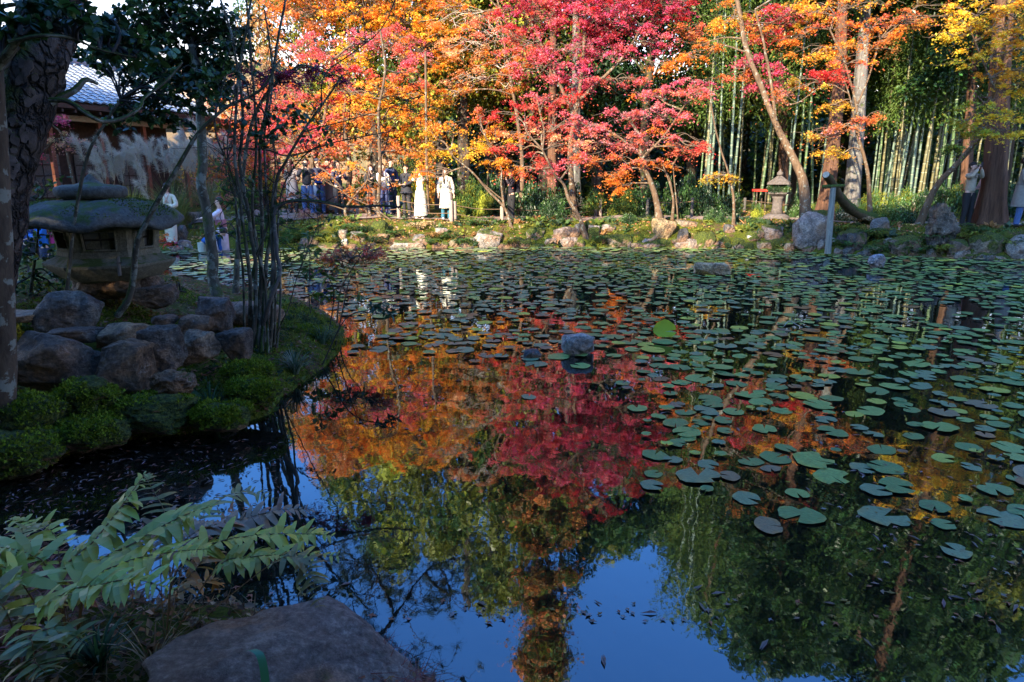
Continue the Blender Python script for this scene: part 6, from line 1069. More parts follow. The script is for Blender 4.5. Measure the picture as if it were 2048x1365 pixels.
# ---- dark stone lantern on the far bank
def farlantern():
    base = GT(1552, 438); root = thing('stone_lantern', 'dark stone lantern half hidden by leaves in front of the bamboo', 'stone lantern', base); m = plain('dark_stone', (.10, .085, .08), .9, .4, 12, bump=.02); f = PXM(base[1])
    def R_(v): return v / f
    for nm, pr, n in (('base', [(.02, -.02), (R_(26), -.02), (R_(24), R_(6)), (R_(15), R_(10)), (.02, R_(10))], 10), ('shaft', [(.02, R_(9)), (R_(13), R_(9)), (R_(9.5), R_(20)), (R_(9.5), R_(38)), (R_(12), R_(43)), (.02, R_(43))], 14), ('platform', [(.02, R_(43)), (R_(12), R_(43)), (R_(20), R_(48)), (R_(20), R_(51)), (.02, R_(51))], 6), ('fire_box', [(.02, R_(51)), (R_(12), R_(51)), (R_(12), R_(66)), (.02, R_(66))], 6), ('roof', [(.02, R_(65)), (R_(24), R_(66)), (R_(22), R_(70)), (R_(12), R_(77)), (R_(5), R_(82)), (.01, R_(82))], 6), ('finial', [(.01, R_(82)), (R_(6), R_(83)), (R_(6), R_(88)), (R_(2), R_(92)), (.005, R_(96))], 10)):
        V, F = lathe(pr, n); ob(nm, mesh(nm, V, F, m, None, n > 8), root)
    p = base + (0, 0, 0); shrub('dusty', 'draped around the dark stone lantern', 0, 0, 1, 1, 1, (base[0] + .05, base[1] - .25, 0)); o = bpy.data.objects['shrub.%03d' % (len([q for q in bpy.data.objects if q.name.startswith('shrub')]) - 1)]
    o.scale = (.42, .3, .45); o.location = (base[0] - .05, base[1] - .1, base[2] + R_(52))
    o['label'] = 'deep green leafy sprays hanging around the dark stone lantern'
farlantern()
# red felt bench glimpsed in the grove
p = At(1519, 384, 26.5); p[2] = hz(p[0], p[1]); root = thing('red_bench', 'low bench covered in bright red cloth in the bamboo grove', 'bench', p); h = At(1519, 379, 26.5)[2] - p[2]; mb = MB(); mb.add(*box((0, 0, h - .04), (.42, .5, .08))); ob('cloth_seat', mb.mesh('cloth_seat', plain('red_cloth', (.62, .03, .02), .9, .1), False), root)
for sx in (-.17, .17):
    for sy in (-.2, .2): V, F = box((sx, sy, (h - .08) / 2), (.04, .04, h - .08)); ob('leg', mesh('leg', V, F, M['darkbark'], None, False), root)
# ================================================================ ROPE FENCE
def fence():
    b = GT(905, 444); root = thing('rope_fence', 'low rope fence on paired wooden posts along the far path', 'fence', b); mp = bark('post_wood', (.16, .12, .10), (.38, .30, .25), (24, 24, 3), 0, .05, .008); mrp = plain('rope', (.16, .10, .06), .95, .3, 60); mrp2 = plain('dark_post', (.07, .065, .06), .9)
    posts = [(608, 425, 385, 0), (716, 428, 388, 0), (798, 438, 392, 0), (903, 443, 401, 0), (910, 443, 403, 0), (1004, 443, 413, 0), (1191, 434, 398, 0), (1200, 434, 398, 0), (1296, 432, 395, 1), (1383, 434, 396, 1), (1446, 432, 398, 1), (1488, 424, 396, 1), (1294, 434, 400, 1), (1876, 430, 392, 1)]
    tops = []
    for px, y1, y0, dk in posts:
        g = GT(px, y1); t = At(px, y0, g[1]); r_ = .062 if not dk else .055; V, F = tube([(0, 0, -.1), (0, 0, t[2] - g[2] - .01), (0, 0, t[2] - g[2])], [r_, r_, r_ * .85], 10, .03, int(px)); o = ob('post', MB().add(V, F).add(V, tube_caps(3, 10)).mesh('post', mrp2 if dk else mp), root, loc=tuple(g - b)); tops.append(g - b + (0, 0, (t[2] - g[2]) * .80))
    order = [0, 1, 2, 3, 5, 6, 8, 9, 10, 11, 13]
    for lvl in (1.0, .45):
        for i, j in zip(order[:-1], order[1:]):
            a, c = tops[i].copy(), tops[j].copy(); 
            if lvl < 1 and i > 5: continue
            a[2] -= (1 - lvl) * .5; c[2] -= (1 - lvl) * .5; m_ = (a + c) / 2; L = np.linalg.norm(a - c); m_[2] -= L * .035; C = catmull([a, a * .7 + c * .3 - (0, 0, L * .028), m_, a * .3 + c * .7 - (0, 0, L * .028), c], 4); ob('rope', MB().add(*tube(C, .012, 5)).mesh('rope', mrp), root)
fence()
# ================================================================ BUILDING
def building():
    e0 = At(60, 190, 21.0); e1 = At(440, 238, 27.8); ez = (e0[2] + e1[2]) / 2; e0[2] = e1[2] = ez; d = e1 - e0; L = np.linalg.norm(d); d /= L; nrm = np.array([-d[1], d[0], 0]); nrm = nrm if nrm[0] < 0 else -nrm
    zg = .95; root = thing('wooden_hall', 'dark wooden hall with a blue-grey tiled roof at the upper left', 'building', (e0[0], e0[1], zg)); b = np.array([e0[0], e0[1], zg]); H = ez - zg
    mt = plain('roof_tile', (.20, .235, .29), .38, .3, 3, spec=.7, bump=.01); mw = plain('old_wood', (.05, .027, .02), .75, .4, 9); mwr = plain('red_wood', (.24, .085, .05), .7, .3, 9); mwall = plain('lime_wall', (.16, .14, .12), .9); mbr = plain('bare_wood', (.42, .34, .26), .8)
    W_ = 3.6; rise = 1.7
    def fr(u, v, z=0): return d * u + nrm * v + np.array([0, 0, z])
    def quad(mb, A): mb.add(np.array(A), [[0, 1, 2, 3]])
    # roof body
    mb = MB(); q = [fr(-2, 0, H - .06), fr(L, 0, H - .06), fr(L - .0, W_, H + rise - .06), fr(-2, W_, H + rise - .06), fr(-2, 0, H - .2), fr(L, 0, H - .2), fr(L, 2 * W_, H - .2), fr(-2, 2 * W_, H - .2), fr(L, 2 * W_, H - .06), fr(-2, 2 * W_, H - .06)]
    mb.add(np.array(q), [[0, 1, 2, 3]]); mb.add(np.array(q), [[0, 1, 5, 4], [4, 5, 6, 7], [3, 2, 8, 9], [6, 7, 9, 8]]); mb.add(np.array(q), [[1, 5, 6, 8], [0, 4, 7, 9]]); mb.add(np.array(q), [[1, 8, 2], [0, 3, 9]]); ro = ob('roof', mb.mesh('roof', mw, False), root)
    # curved tiles, each its own piece
    th = np.linspace(0, np.pi, 6); s_ = .30; nr = 14; sl_ = math.hypot(W_, rise) / nr; P_ = []; ax = np.array([0, W_, rise]) / math.hypot(W_, rise)
    for t in (0, 1):
        for a in th: P_.append((math.cos(a) * .085, t * sl_ * 1.06, math.sin(a) * .055 + (.028 if t == 0 else .0)))
        
    V = np.array(P_); F = [[j, j + 1, 7 + j, 6 + j] for j in range(5)]; F = [[j, j + 1, 6 + j + 1, 6 + j] for j in range(5)]; flat = np.array([(.08, 0, .02), (.23, 0, .0), (.23, sl_ * 1.05, -.02), (.08, sl_ * 1.05, 0)]); me = MB().add(V, F).add(flat, [[0, 1, 2, 3]]).add(np.array([(-.085, 0, .028), (.085, 0, .028), (.06, 0, .07), (-.06, 0, .07)]), [[0, 1, 2, 3]]).mesh('tile', mt, False)
    slope = math.atan2(rise, W_); Mx = Matrix(((d[0], nrm[0] * math.cos(slope), -nrm[0] * math.sin(slope), 0), (d[1], nrm[1] * math.cos(slope), -nrm[1] * math.sin(slope), 0), (0, math.sin(slope), math.cos(slope), 0), (0, 0, 0, 1))); rest = MB(); nt_ = 0; vv = np.array([v.co[:] for v in me.vertices]); rm = np.array(Mx.to_3x3())
    if np.linalg.det(rm) < 0: pass
    for i in range(int((L + 2) / s_)):
        for j in range(nr):
            u = -2 + s_ * (i + .5); p = fr(u, W_ * j / nr, H + rise * j / nr)
            if i >= int((L + 2) / s_) - 24 and j < 12 and nt_ < 288: o = ob('tile', me, ro); o.matrix_local = Matrix.Translation(Vector(p)) @ Mx; nt_ += 1
            else: 
                rest.add(vv @ rm.T + p, F); rest.add((vv @ rm.T + p)[12:16], [[0, 1, 2, 3]])
    ob('tiles', rest.mesh('tiles', mt, False), ro, kind='stuff'); V, F = tube([fr(-2, W_, H + rise + .08), fr(L, W_, H + rise + .08)], .16, 10); ob('ridge', MB().add(V, F).add(V, tube_caps(2, 10)).mesh('ridge', mt), root)
    for i in range(int((L + 2) / .42)):
        p = fr(-2 + .42 * i, .5, H - .28); V, F = box((0, 0, 0), (.06, 1.0, .09)); o = ob('rafter', mesh('rafter', V, F, mw, None, False), root, loc=tuple(p), rot=(0, 0, math.atan2(d[1], d[0])))
    for vz, hh, m_ in ((H - .5, .18, mbr),): V = np.array([fr(-2, 1.0, vz), fr(L - .6, 1.0, vz), fr(L - .6, 1.12, vz), fr(-2, 1.12, vz), fr(-2, 1.0, vz + hh), fr(L - .6, 1.0, vz + hh), fr(L - .6, 1.12, vz + hh), fr(-2, 1.12, vz + hh)]); ob('beam', mesh('beam', V, np.array([[0, 1, 5, 4], [1, 2, 6, 5], [2, 3, 7, 6], [3, 0, 4, 7], [4, 5, 6, 7], [0, 3, 2, 1]]), m_, None, False), root)
    for k in range(6):
        u = L - .9 - k * 1.75; p = fr(u, 1.06, 0); V, F = box((0, 0, (H - .5) / 2), (.13, .13, H - .5), math.atan2(d[1], d[0])); ob('post', mesh('post', V, F, mwr, None, False), root, loc=tuple(p))
    V = np.array([fr(-2, 2.2, 0), fr(L - .6, 2.2, 0), fr(L - .6, 2.2, H + .2), fr(-2, 2.2, H + .2), fr(-2, 5.0, 0), fr(L - .6, 5.0, 0), fr(L - .6, 5.0, H + .2), fr(-2, 5, H + .2)]); ob('wall', mesh('wall', V, np.array([[0, 1, 2, 3], [1, 5, 6, 2], [4, 5, 6, 7], [0, 4, 7, 3]]), mw, None, False), root)
    for k in range(5):
        u = L - 2.3 - k * 1.75; V = np.array([fr(u - .6, 2.16, .5), fr(u + .6, 2.16, .5), fr(u + .6, 2.16, 1.9), fr(u - .6, 2.16, 1.9)]); f = ob('window', mesh('window', np.vstack([V, V - nrm * .03]), np.array([[4, 5, 6, 7], [0, 1, 5, 4], [1, 2, 6, 5], [2, 3, 7, 6], [3, 0, 4, 7]]), mwall, None, False), root); br = MB()
        for t in (-.3, 0, .3): br.add(*tube([fr(u + t, 2.11, .5), fr(u + t, 2.11, 1.9)], .015, 4))
        for t in (.85, 1.2, 1.55): br.add(*tube([fr(u - .6, 2.10, t), fr(u + .6, 2.10, t)], .012, 4))
        ob('lattice', br.mesh('lattice', mw, False), f)
    return root
building()
# second roof, thatch-coloured, above and behind; and a tall dark shed roof
def roof2():
    a = At(300, 228, 34); z1 = a[2]; base = np.array([a[0], 34, 1.0]); root = thing('thatched_hall', 'pale brown thatched roof standing behind the tiled hall', 'building', base); mt = plain('thatch', (.30, .22, .16), .95, .3, 26, bump=.05); w = 6.6; h0 = z1 - 1.0; h1 = h0 + 2.2
    V = np.array([(-w * .4, -2.5, h0), (w * .8, -2.5, h0 - .1), (w * .8, 3.5, h0), (-w * .4, 3.5, h0), (-w * .2, .5, h1), (w * .42, .5, h1), (-w * .4, -2.5, h0 - .35), (w * .8, -2.5, h0 - .45), (w * .8, 3.5, h0 - .35), (-w * .4, 3.5, h0 - .35)])
    ob('roof', MB().add(V, [[0, 1, 5, 4], [2, 3, 4, 5], [0, 1, 7, 6], [1, 2, 8, 7], [2, 3, 9, 8], [3, 0, 6, 9], [6, 7, 8, 9]]).add(V, [[1, 2, 5], [3, 0, 4]]).mesh('roof', mt, False), root)
    V, F = box((w * .2, .5, h0 / 2), (w * 1.0, 4.2, h0)); ob('wall', mesh('wall', V, F, plain('plaster', (.14, .11, .085), .9), None, False), root)
roof2()
# distant wooded hills
def hills():
    r = np.random.RandomState(4); m, n, l, P_, o = _m('autumn_hill'); t = _tex(n, l, 'noise', .35, 9, 'World', .75); c = _ramp(n, l, t.outputs[0], [(.3, (.05, .07, .03)), (.45, (.16, .13, .05)), (.55, (.34, .17, .07)), (.7, (.42, .30, .12))]).outputs[0]; l.new(c, P_.inputs['Base Color']); P_.inputs['Roughness'].default_value = 1; _bump(n, l, t.outputs[0], P_, 1, 1.0)
    x = np.linspace(-90, 20, 111); y = np.linspace(62, 120, 50); X_, Y_ = np.meshgrid(x, y); Pn = np.stack([X_.ravel(), Y_.ravel(), X_.ravel() * 0], 1); h = 17 * np.exp(-((X_ + 38) / 26) ** 2 - ((Y_ - 95) / 22) ** 2) + 9 * np.exp(-((X_ + 75) / 16) ** 2 - ((Y_ - 90) / 22) ** 2) + 8 * np.exp(-((X_ + 5) / 18) ** 2 - ((Y_ - 95) / 22) ** 2)
    Z_ = -1 + h + (.9 * fbm(Pn * .3, 4, 3)).reshape(X_.shape) * np.clip(h / 4, 0, 1); k = len(x); i = np.arange(len(y) - 1)[:, None] * k + np.arange(k - 1)[None]
    ob('hills', mesh('hills', np.stack([X_, Y_, Z_], -1).reshape(-1, 3), np.stack([i, i + 1, i + k + 1, i + k], -1).reshape(-1, 4), m), kind='structure')
hills()
# garden trees beyond the lawn at the left, behind the crowd
for a in [('green', 'far left, behind the dark hall posts', 60, 350, 26, 70, 90), ('brown', 'behind the far pampas plumes', 400, 330, 29, 60, 70), ('green', 'behind the silvery pampas plumes', 350, 340, 30, 50, 60), ('lime', 'yellowing, left behind the crowd', 520, 330, 29, 45, 110), ('moss', 'dome behind the left of the crowd', 590, 380, 28, 45, 60), ('moss', 'dome behind the right of the crowd', 680, 380, 28, 45, 60), ('dusty', 'behind the bare twigs left of the crowd', 470, 350, 28, 45, 80), ('green', 'behind the man in the navy jacket', 770, 400, 27, 40, 110), ('dusty', 'between the crowd and the women in cream', 820, 400, 27.5, 40, 120), ('pinkish', 'low by the bare silver twigs', 440, 370, 25.5, 40, 50), ('dusty', 'behind the backpackers', 650, 390, 26.5, 50, 70), ('lime', 'behind the long-haired woman in white', 730, 390, 26.5, 36, 80)]: shrub(*a)
T('maple_tree', 'orange and coral garden maple behind the left end of the crowd', 'tree', [(toground(P3([(515, 400), (520, 330), (505, 250), (500, 180)], 28)), .09, .04)],
  [B(480, 210, 28, 50, 35, 'coral orange', .9), B(530, 200, 28, 50, 40, 'orange coral peach'), B(500, 130, 28, 45, 40, 'peach tan', .5), B(540, 270, 28, 55, 35, 'coral orange'), B(470, 290, 28, 45, 30, 'coral blush'), B(480, 350, 28, 50, 16, 'coral rust', .8), B(560, 120, 28, 50, 35, 'orange peach', .8), B(590, 230, 28, 40, 40, 'gold orange')], seed=30, size=.11)
# ================================================================ PEOPLE
SK = plain('skin', (.52, .33, .25), .55, .06, 8); EYE = plain('eye_dark', (.01, .01, .01), .3); LIP = plain('lip', (.38, .12, .10), .5)
HAIRM = {'black': plain('black_hair', (.012, .010, .010), .35, .3, 30), 'brown': plain('brown_hair', (.05, .022, .014), .4, .3, 30)}
_cm = {}
def cloth(c, rough=.85):
    k = tuple(round(x, 3) for x in c)
    if k not in _cm: _cm[k] = plain('cloth', c, rough, .14, 14, bump=.006)
    return _cm[k]
def skinned(name, pts, edges, rad, root=0, sub=1):
    me = bpy.data.meshes.new(name + '_tmp'); me.from_pydata([tuple(p) for p in pts], edges, []); o = bpy.data.objects.new(name + '_tmp', me); COL.objects.link(o)
    m = o.modifiers.new('s', 'SKIN'); m.use_smooth_shade = True; m.branch_smoothing = .4
    for i, v in enumerate(me.skin_vertices[0].data): r_ = rad[i]; v.radius = (r_, r_) if np.isscalar(r_) else r_; v.use_root = (i == root)
    if sub: q = o.modifiers.new('u', 'SUBSURF'); q.levels = sub; q.render_levels = sub
    return o
_pending = []
def person(label, px, pyf, pyt, facing=0, top=(.1, .1, .1), bottom=(.03, .03, .04), coat=None, coatlen=.0, kimono=None, arms='down', hair='black', longhair=False, shoes=(.03, .03, .03), bend=0.0, Y=None, sash=None, pack=None, bag=None, mask=False, hat=None, items=(), female=False, pattern=None, skirt=None):
    """a standing visitor: feet at (px, pyf), top of the head at pyt"""
    g = GT(px, pyf) if Y is None else At(px, pyf, Y)
    if Y is not None: g[2] = hz(g[0], g[1])
    top_ = At(px, pyt, g[1]); Ht = top_[2] - g[2]; Ht = Ht if not bend else 1.6; k = min(1.86, max(1.5, Ht)) / 1.72; sc = k if not bend else 1.0
    root = ob('person', None, loc=(g[0], g[1], g[2] + .0), rot=(0, 0, facing), label=label, cat='person'); root.scale = (sc, sc, sc)
    bz = .93; ca, sa = math.cos(bend), math.sin(bend)
    def U(p):                     # upper body leans forward (towards -Y) by bend
        p = np.array(p, float)
        if p[2] > bz and bend: y, z = p[1], p[2] - bz; p[1], p[2] = y * ca - z * sa, bz + z * ca + y * sa
        return p
    shw = .175 if female else .20
    A = {'down': [(-.245, .01, 1.13), (-.26, -.05, .88)], 'cam': [(-.25, -.16, 1.20), (-.07, -.25, 1.47)], 'hold': [(-.25, -.05, 1.13), (-.09, -.24, 1.10)], 'phone': [(-.24, -.12, 1.16), (-.06, -.30, 1.28)], 'up': [(-.20, -.16, 1.36), (-.05, -.20, 1.60)], 'reach': [(-.22, -.20, 1.25), (-.16, -.46, 1.22)]}[arms]
    pts = []; ed = []; rad = []
    def add(p, r, par=None, bendit=True):
        pts.append(U(p) if bendit else np.array(p, float)); rad.append(r); i = len(pts) - 1
        if par is not None: ed.append((par, i))
        return i
    pel = add((0, 0, .95), (.125, .10)); sp1 = add((0, 0, 1.12), (.115, .085), pel); sp2 = add((0, -.005, 1.28), (.13, .09), sp1); ch = add((0, 0, 1.41), (.10, .075), sp2); nk = add((0, -.005, 1.50), .048, ch); hd0 = add((0, -.022, 1.565), .070, nk); hd1 = add((0, -.014, 1.635), (.082, .100), hd0); hd2 = add((0, .005, 1.69), (.062, .07), hd1)
    hands = []
    for s in (-1, 1):
        sh = add((s * shw * .9, 0, 1.40), .055, ch); e, w = A; el = add((-s * e[0], e[1], e[2]), .040, sh); wr = add((-s * w[0], w[1], w[2]), .026, el); dv = np.array([-s * w[0], w[1], w[2]]) - np.array([-s * e[0], e[1], e[2]]); dv /= np.linalg.norm(dv); pm = np.array([-s * w[0], w[1], w[2]]) + dv * .055; pa = add(pm, (.030, .018), wr); lat = np.cross(dv, (0, .3, 1)); lat /= np.linalg.norm(lat) + 1e-6
        for f in range(4): q = pm + dv * .03 + lat * (f - 1.5) * .019; a = add(q, .009, pa); b = add(q + dv * (.035 + .01 * (f in (1, 2))) + np.array([0, .006, -.006]), .008, a); add(q + dv * .06 + np.array([0, .016, -.012]), .0065, b)
        t = pm - dv * .01 + lat * .035; a = add(t, .010, pa); add(t + dv * .03 + lat * .018, .008, a); hands.append(U(pm + dv * .03))
        hp = add((s * .095, 0, .89), .085, pel, False); kn = add((s * .105, -.02, .50), .055, hp, False); an = add((s * .11, .01, .10), .036, kn, False); ft = add((s * .12, -.09, .045), .036, an, False); add((s * .125, -.16, .03), .028, ft, False)
    body = skinned('body', pts, ed, rad, 0, 1); _pending.append((body, 'body', root, SK))
    # clothes: upper garment with sleeves
    gcol = kimono or coat or top; c1 = []; e1 = []; r1 = []
    def ad(p, r, par=None): c1.append(U(p)); r1.append(r); i = len(c1) - 1; (e1.append((par, i)) if par is not None else None); return i
    bul = .022 if not coat else .038; a0 = ad((0, 0, .90), (.145 + bul, .12 + bul)); a1 = ad((0, 0, 1.10), (.125 + bul, .095 + bul), a0); a2 = ad((0, -.005, 1.28), (.14 + bul, .10 + bul), a1); a3 = ad((0, 0, 1.42), (.10 + bul * .6, .07 + bul * .6), a2); ad((0, -.002, 1.485), .062, a3)
    for s in (-1, 1):
        sh = ad((s * shw, 0, 1.395), .062 + bul * .4, a3); e, w = A; el = ad((-s * e[0], e[1], e[2]), (.056 if not kimono else .064) + bul * .3, sh); wv = np.array([-s * w[0], w[1], w[2]]); ev = np.array([-s * e[0], e[1], e[2]]); ad(ev + (wv - ev) * .93, (.040 if not kimono else .078) + bul * .3, el)
    _pending.append((skinned('top', c1, e1, r1, 0, 1), 'kimono_top' if kimono else 'coat_top' if coat else 'top', root, cloth(gcol)))
    # legs or skirt
    def loft(rows, mat, nm, n=18, fold=.03, sd=1):
        th = np.linspace(0, 2 * np.pi, n, endpoint=False); V = []
        for (z, rx, ry, y0) in rows: w = 1 + fold * np.sin(5 * th + sd) * (1.3 - z) ; V.append(np.stack([np.cos(th) * rx * w, np.sin(th) * ry * w + y0, np.full(n, z)], 1))
        V = np.concatenate(V); m_ = len(rows); i = np.arange(m_ - 1)[:, None] * n; j = np.arange(n)[None]; kk = (j + 1) % n; return ob(nm, mesh(nm, V, np.stack([i + j, i + kk, i + n + kk, i + n + j], -1).reshape(-1, 4), mat), root)
    if kimono: loft([(.97, .168, .145, 0), (.80, .185, .16, 0), (.55, .18, .16, 0), (.30, .165, .155, 0), (.10, .155, .15, -.01), (.07, .15, .145, -.01)], cloth(gcol) if not pattern else pattern, 'kimono_skirt', fold=.02)
    elif skirt: loft([(1.0, .165, .135, 0), (.8, .195, .17, 0), (.55, .215, .195, 0), (.28, .235, .21, 0), (.12, .24, .215, 0)], cloth(skirt), 'skirt', fold=.05)
    else:
        for s in (-1, 1): V, F = tube(catmull([(s * .085, 0, .93), (s * .095, -.005, .72), (s * .105, -.02, .48), (s * .11, .0, .20), (s * .112, 0, .07)], 4), np.array([.105, .10, .078, .066, .068]), 12, .03, 3 + s); ob('trouser_leg', MB().add(V, F).mesh('trouser_leg', cloth(bottom)), root)
    if coat and coatlen: z1 = coatlen; loft([(1.06, .178, .15, 0), (.88, .20, .168, 0), ((.88 + z1) / 2, .215, .185, 0), (z1 + .03, .235, .20, 0), (z1, .236, .20, 0)], cloth(coat), 'coat_skirt', fold=.05)
    if sash: V, F = lathe([(.16, .98), (.172, 1.0), (.172, 1.16), (.16, 1.18)], 18); V = V * (1, .86, 1); ob('sash', mesh('sash', V, F, cloth(sash)), root)
    if coat and not kimono: V, F = lathe([(.165, 1.055), (.178, 1.06), (.178, 1.095), (.165, 1.10)], 16); V = V * (1, .86, 1); ob('belt', mesh('belt', V, F, cloth(tuple(x * .8 for x in coat))), root)
    if not kimono:      # open collar
        V, F = tube(catmull([(-.035, .03, 1.50), (-.06, -.05, 1.47), (-.012, -.105 - bul, 1.36), (0, -.108 - bul, 1.33)], 4), .013, 5); V2 = V * (-1, 1, 1); ob('collar', MB().add(np.array([U(v) for v in V]), F).add(np.array([U(v) for v in V2]), F).mesh('collar', cloth(tuple(min(1, x * .75 + .01) for x in gcol))), root)
    else:
        V, F = tube(catmull([(-.04, .04, 1.50), (-.07, -.05, 1.46), (.0, -.125, 1.30), (.05, -.13, 1.20)], 4), .015, 5); V2, F2 = tube(catmull([(.04, .04, 1.50), (.07, -.05, 1.46), (.0, -.12, 1.32), (-.05, -.13, 1.20)], 4), .015, 5); ob('collar', MB().add(np.array([U(v) for v in V]), F).add(np.array([U(v) for v in V2]), F2).mesh('collar', cloth((.5, .3, .22))), root)
    for s in (-1, 1):
        V, F = ICO[2]; V = V * (.047, .13, .04) * 1.0 + (s * .118, -.06, .042); V[:, 2] = np.maximum(V[:, 2], .002); ob('shoe', mesh('shoe', V, F, cloth(shoes)), root)
    # head: hair, ears, eyes, nose, mouth
    hc = U((0, .004, 1.645)); Hd = Matrix.Rotation(bend, 3, 'X') if bend else Matrix.Identity(3); hm = np.array(Hd)
    V, F = ICO[3]; V = V * (.096, .116, .120) ; k_ = (V[:, 1] < -.03) & (V[:, 2] < .036); V[k_] *= (.84, .35, .95); k2 = V[:, 2] < -.045; V[k2] *= (.85, .8, .9); ob('hair', mesh('hair', V @ hm.T + hc + U((0, .012, 1.66)) * 0 + hm @ np.array([0, .013, .012]), F, HAIRM[hair]), root)
    if longhair: C = catmull([(0, .07, 1.68), (0, .105, 1.56), (.0, .115, 1.42), (0, .11, 1.25)], 5); V, F = tube(C, np.array([.07, .085, .085, .075, .035]), 12); V = (V - C.repeat(12, 0)) * (1.1, .55, 1) + C.repeat(12, 0); ob('long_hair', MB().add(np.array([U(v) for v in V]), F).mesh('long_hair', HAIRM[hair]), root); 
    if longhair: V, F = tube(catmull([(-.075, -.02, 1.66), (-.085, -.045, 1.52), (-.075, -.115, 1.38), (-.07, -.125, 1.22)], 4), np.array([.025, .03, .032, .015]), 8); ob('hair_strand', MB().add(np.array([U(v) for v in V]), F).mesh('hair_strand', HAIRM[hair]), root)
    fc = MB(); 
    for s in (-1, 1): V, F = ICO[2]; fc.add(V * (.012, .006, .006) + (s * .03, -.104, 1.645), F)
    ob('eyes', mesh('eyes', np.array([U(v) for v in np.concatenate(fc.V)]), np.concatenate(fc.F), EYE), root)
    V, F = ICO[2]; nb = MB().add(V * (.013, .018, .022) + (0, -.108, 1.622), F).add(V * (.012, .02, .028) + (-.082, .0, 1.635), F).add(V * (.012, .02, .028) + (.082, .0, 1.635), F); ob('nose_and_ears', mesh('nose_and_ears', np.array([U(v) for v in np.concatenate(nb.V)]), np.concatenate(nb.F), SK), root)
    ob('mouth', mesh('mouth', np.array([U(v) for v in V * (.02, .006, .006) + (0, -.098, 1.59)]), F, LIP), root)
    if mask: ob('face_mask', mesh('face_mask', V * (.062, .035, .045) + (0, -.075, 1.598), F, cloth((.75, .77, .78))), root)
    if hat: V2, F2 = ICO[3]; V2 = V2 * (.10, .115, .085); V2 = V2[:] ; V2[:, 2] = np.maximum(V2[:, 2], -.01); ob('hat', mesh('hat', V2 + (0, .01, 1.69), F2, cloth(hat)), root)
    W_ = Matrix.Translation(g) @ Matrix.Rotation(facing, 4, 'Z') @ Matrix.Scale(sc, 4)
    def item(nm, lb, cat, V, F, mat, at, extra=()):
        p = W_ @ Vector(at); ob(nm, mesh(nm, V, F, mat, None, False), loc=tuple(p), rot=(0, 0, facing), label=lb, cat=cat)
    if pack: V, F = box((0, 0, 0), (.28, .15, .42), 0, .8); item('backpack', pack[1], 'backpack', V, F, cloth(pack[0]), U((0, .20, 1.22)))
    if bag: V, F = box((0, 0, 0), (.24, .10, .20), 0, .85); item('handbag', bag[1], 'bag', V, F, cloth(bag[0]), bag[2])
    for nm, lb, cat, col_, dims in items:
        h = (hands[0] + hands[1]) / 2 + np.array([0, -.03, .02]); V, F = box((0, 0, 0), dims)
        if cat == 'camera': V2, F2 = tube([(0, -dims[1] / 2, 0), (0, -dims[1] / 2 - .07, 0)], .032, 10); mb = MB().add(V, F).add(V2, F2).add(V2, tube_caps(2, 10)).add(*box((0, 0, dims[2] * .6), (.05, .05, .03))); p = W_ @ Vector(h); ob(nm, mb.mesh(nm, cloth(col_), False), loc=tuple(p), rot=(0, 0, facing), label=lb, cat=cat)
        else: item(nm, lb, cat, V, F, cloth(col_), h)
    return root
CAM = lambda lb: ('camera', lb, 'camera', (.015, .015, .018), (.13, .06, .09))
PHN = lambda lb: ('phone', lb, 'phone', (.03, .03, .035), (.075, .01, .15))
def kimpat():
    m, n, l, P_, o = _m('floral_kimono'); v = _tex(n, l, 'voronoi', 5.2); f = _ramp(n, l, v.outputs['Distance'], [(.27, (1, 1, 1)), (.33, (0, 0, 0))]).outputs[0]; t = _tex(n, l, 'noise', 5, 3); c = _ramp(n, l, t.outputs[0], [(.4, (.66, .62, .48)), (.6, (.74, .70, .58))]).outputs[0]; c = _mix(n, l, f, c, (.55, .16, .06)); l.new(c, P_.inputs['Base Color']); P_.inputs['Roughness'].default_value = .7; return m
CR = (.80, .74, .60); DK = (.02, .022, .032); NV = (.025, .032, .07); JN = (.05, .10, .24)
person('woman in a cream kimono with orange flowers holding a camera by the water', 345, 489, 370, .25, kimono=(.58, .54, .42), pattern=kimpat(), sash=(.62, .55, .36), arms='hold', female=True, shoes=(.4, .08, .12), items=[CAM('black camera held by the woman in the floral kimono')])
person('visitor in a blue jacket and pale trousers bending forward to take a picture', 405, 482, 372, 1.5, top=(.02, .10, .34), bottom=(.42, .45, .38), arms='reach', bend=1.15, Y=19.8, shoes=(.05, .05, .08), items=[CAM('dark camera held low by the bending visitor in blue')])
person('woman in a pink-white kimono skirt and pink top turned towards the bending visitor', 445, 478, 378, -1.2, kimono=(.62, .50, .56), sash=(.3, .12, .15), arms='reach', female=True, Y=20.3, shoes=(.5, .45, .45), bag=((.02, .02, .02), 'black bag carried by the woman in the pink-white kimono', (.24, .0, .95)))
person('person in a bright blue and magenta jacket behind the leaves left of the lantern', 86, 478, 362, -.9, top=(.02, .16, .55), bottom=(.02, .03, .07), arms='phone', Y=17.5, pack=((.45, .03, .16), 'magenta backpack on the bright blue jacket'), items=[PHN('phone held up by the person in the bright blue jacket')])
person('person in dark clothes at the far left beside the bright blue jacket', 58, 480, 366, .3, top=(.03, .06, .2), bottom=DK, arms='hold', Y=18.3)
person('person with dark hair and white collar whose face shows behind the lantern', 143, 480, 362, -.9, top=(.7, .68, .66), bottom=DK, arms='phone', Y=18.6, female=True)
YC = 24.2
person('person in a long grey-beige trench coat seen from behind at the left of the crowd', 588, 425, 322, 3.0, coat=(.36, .31, .29), coatlen=.42, arms='hold', female=True, longhair=True, hair='brown', Y=24.0, bag=((.2, .04, .03), 'dark red bag hanging at the trench coat', (.26, .0, .95)))
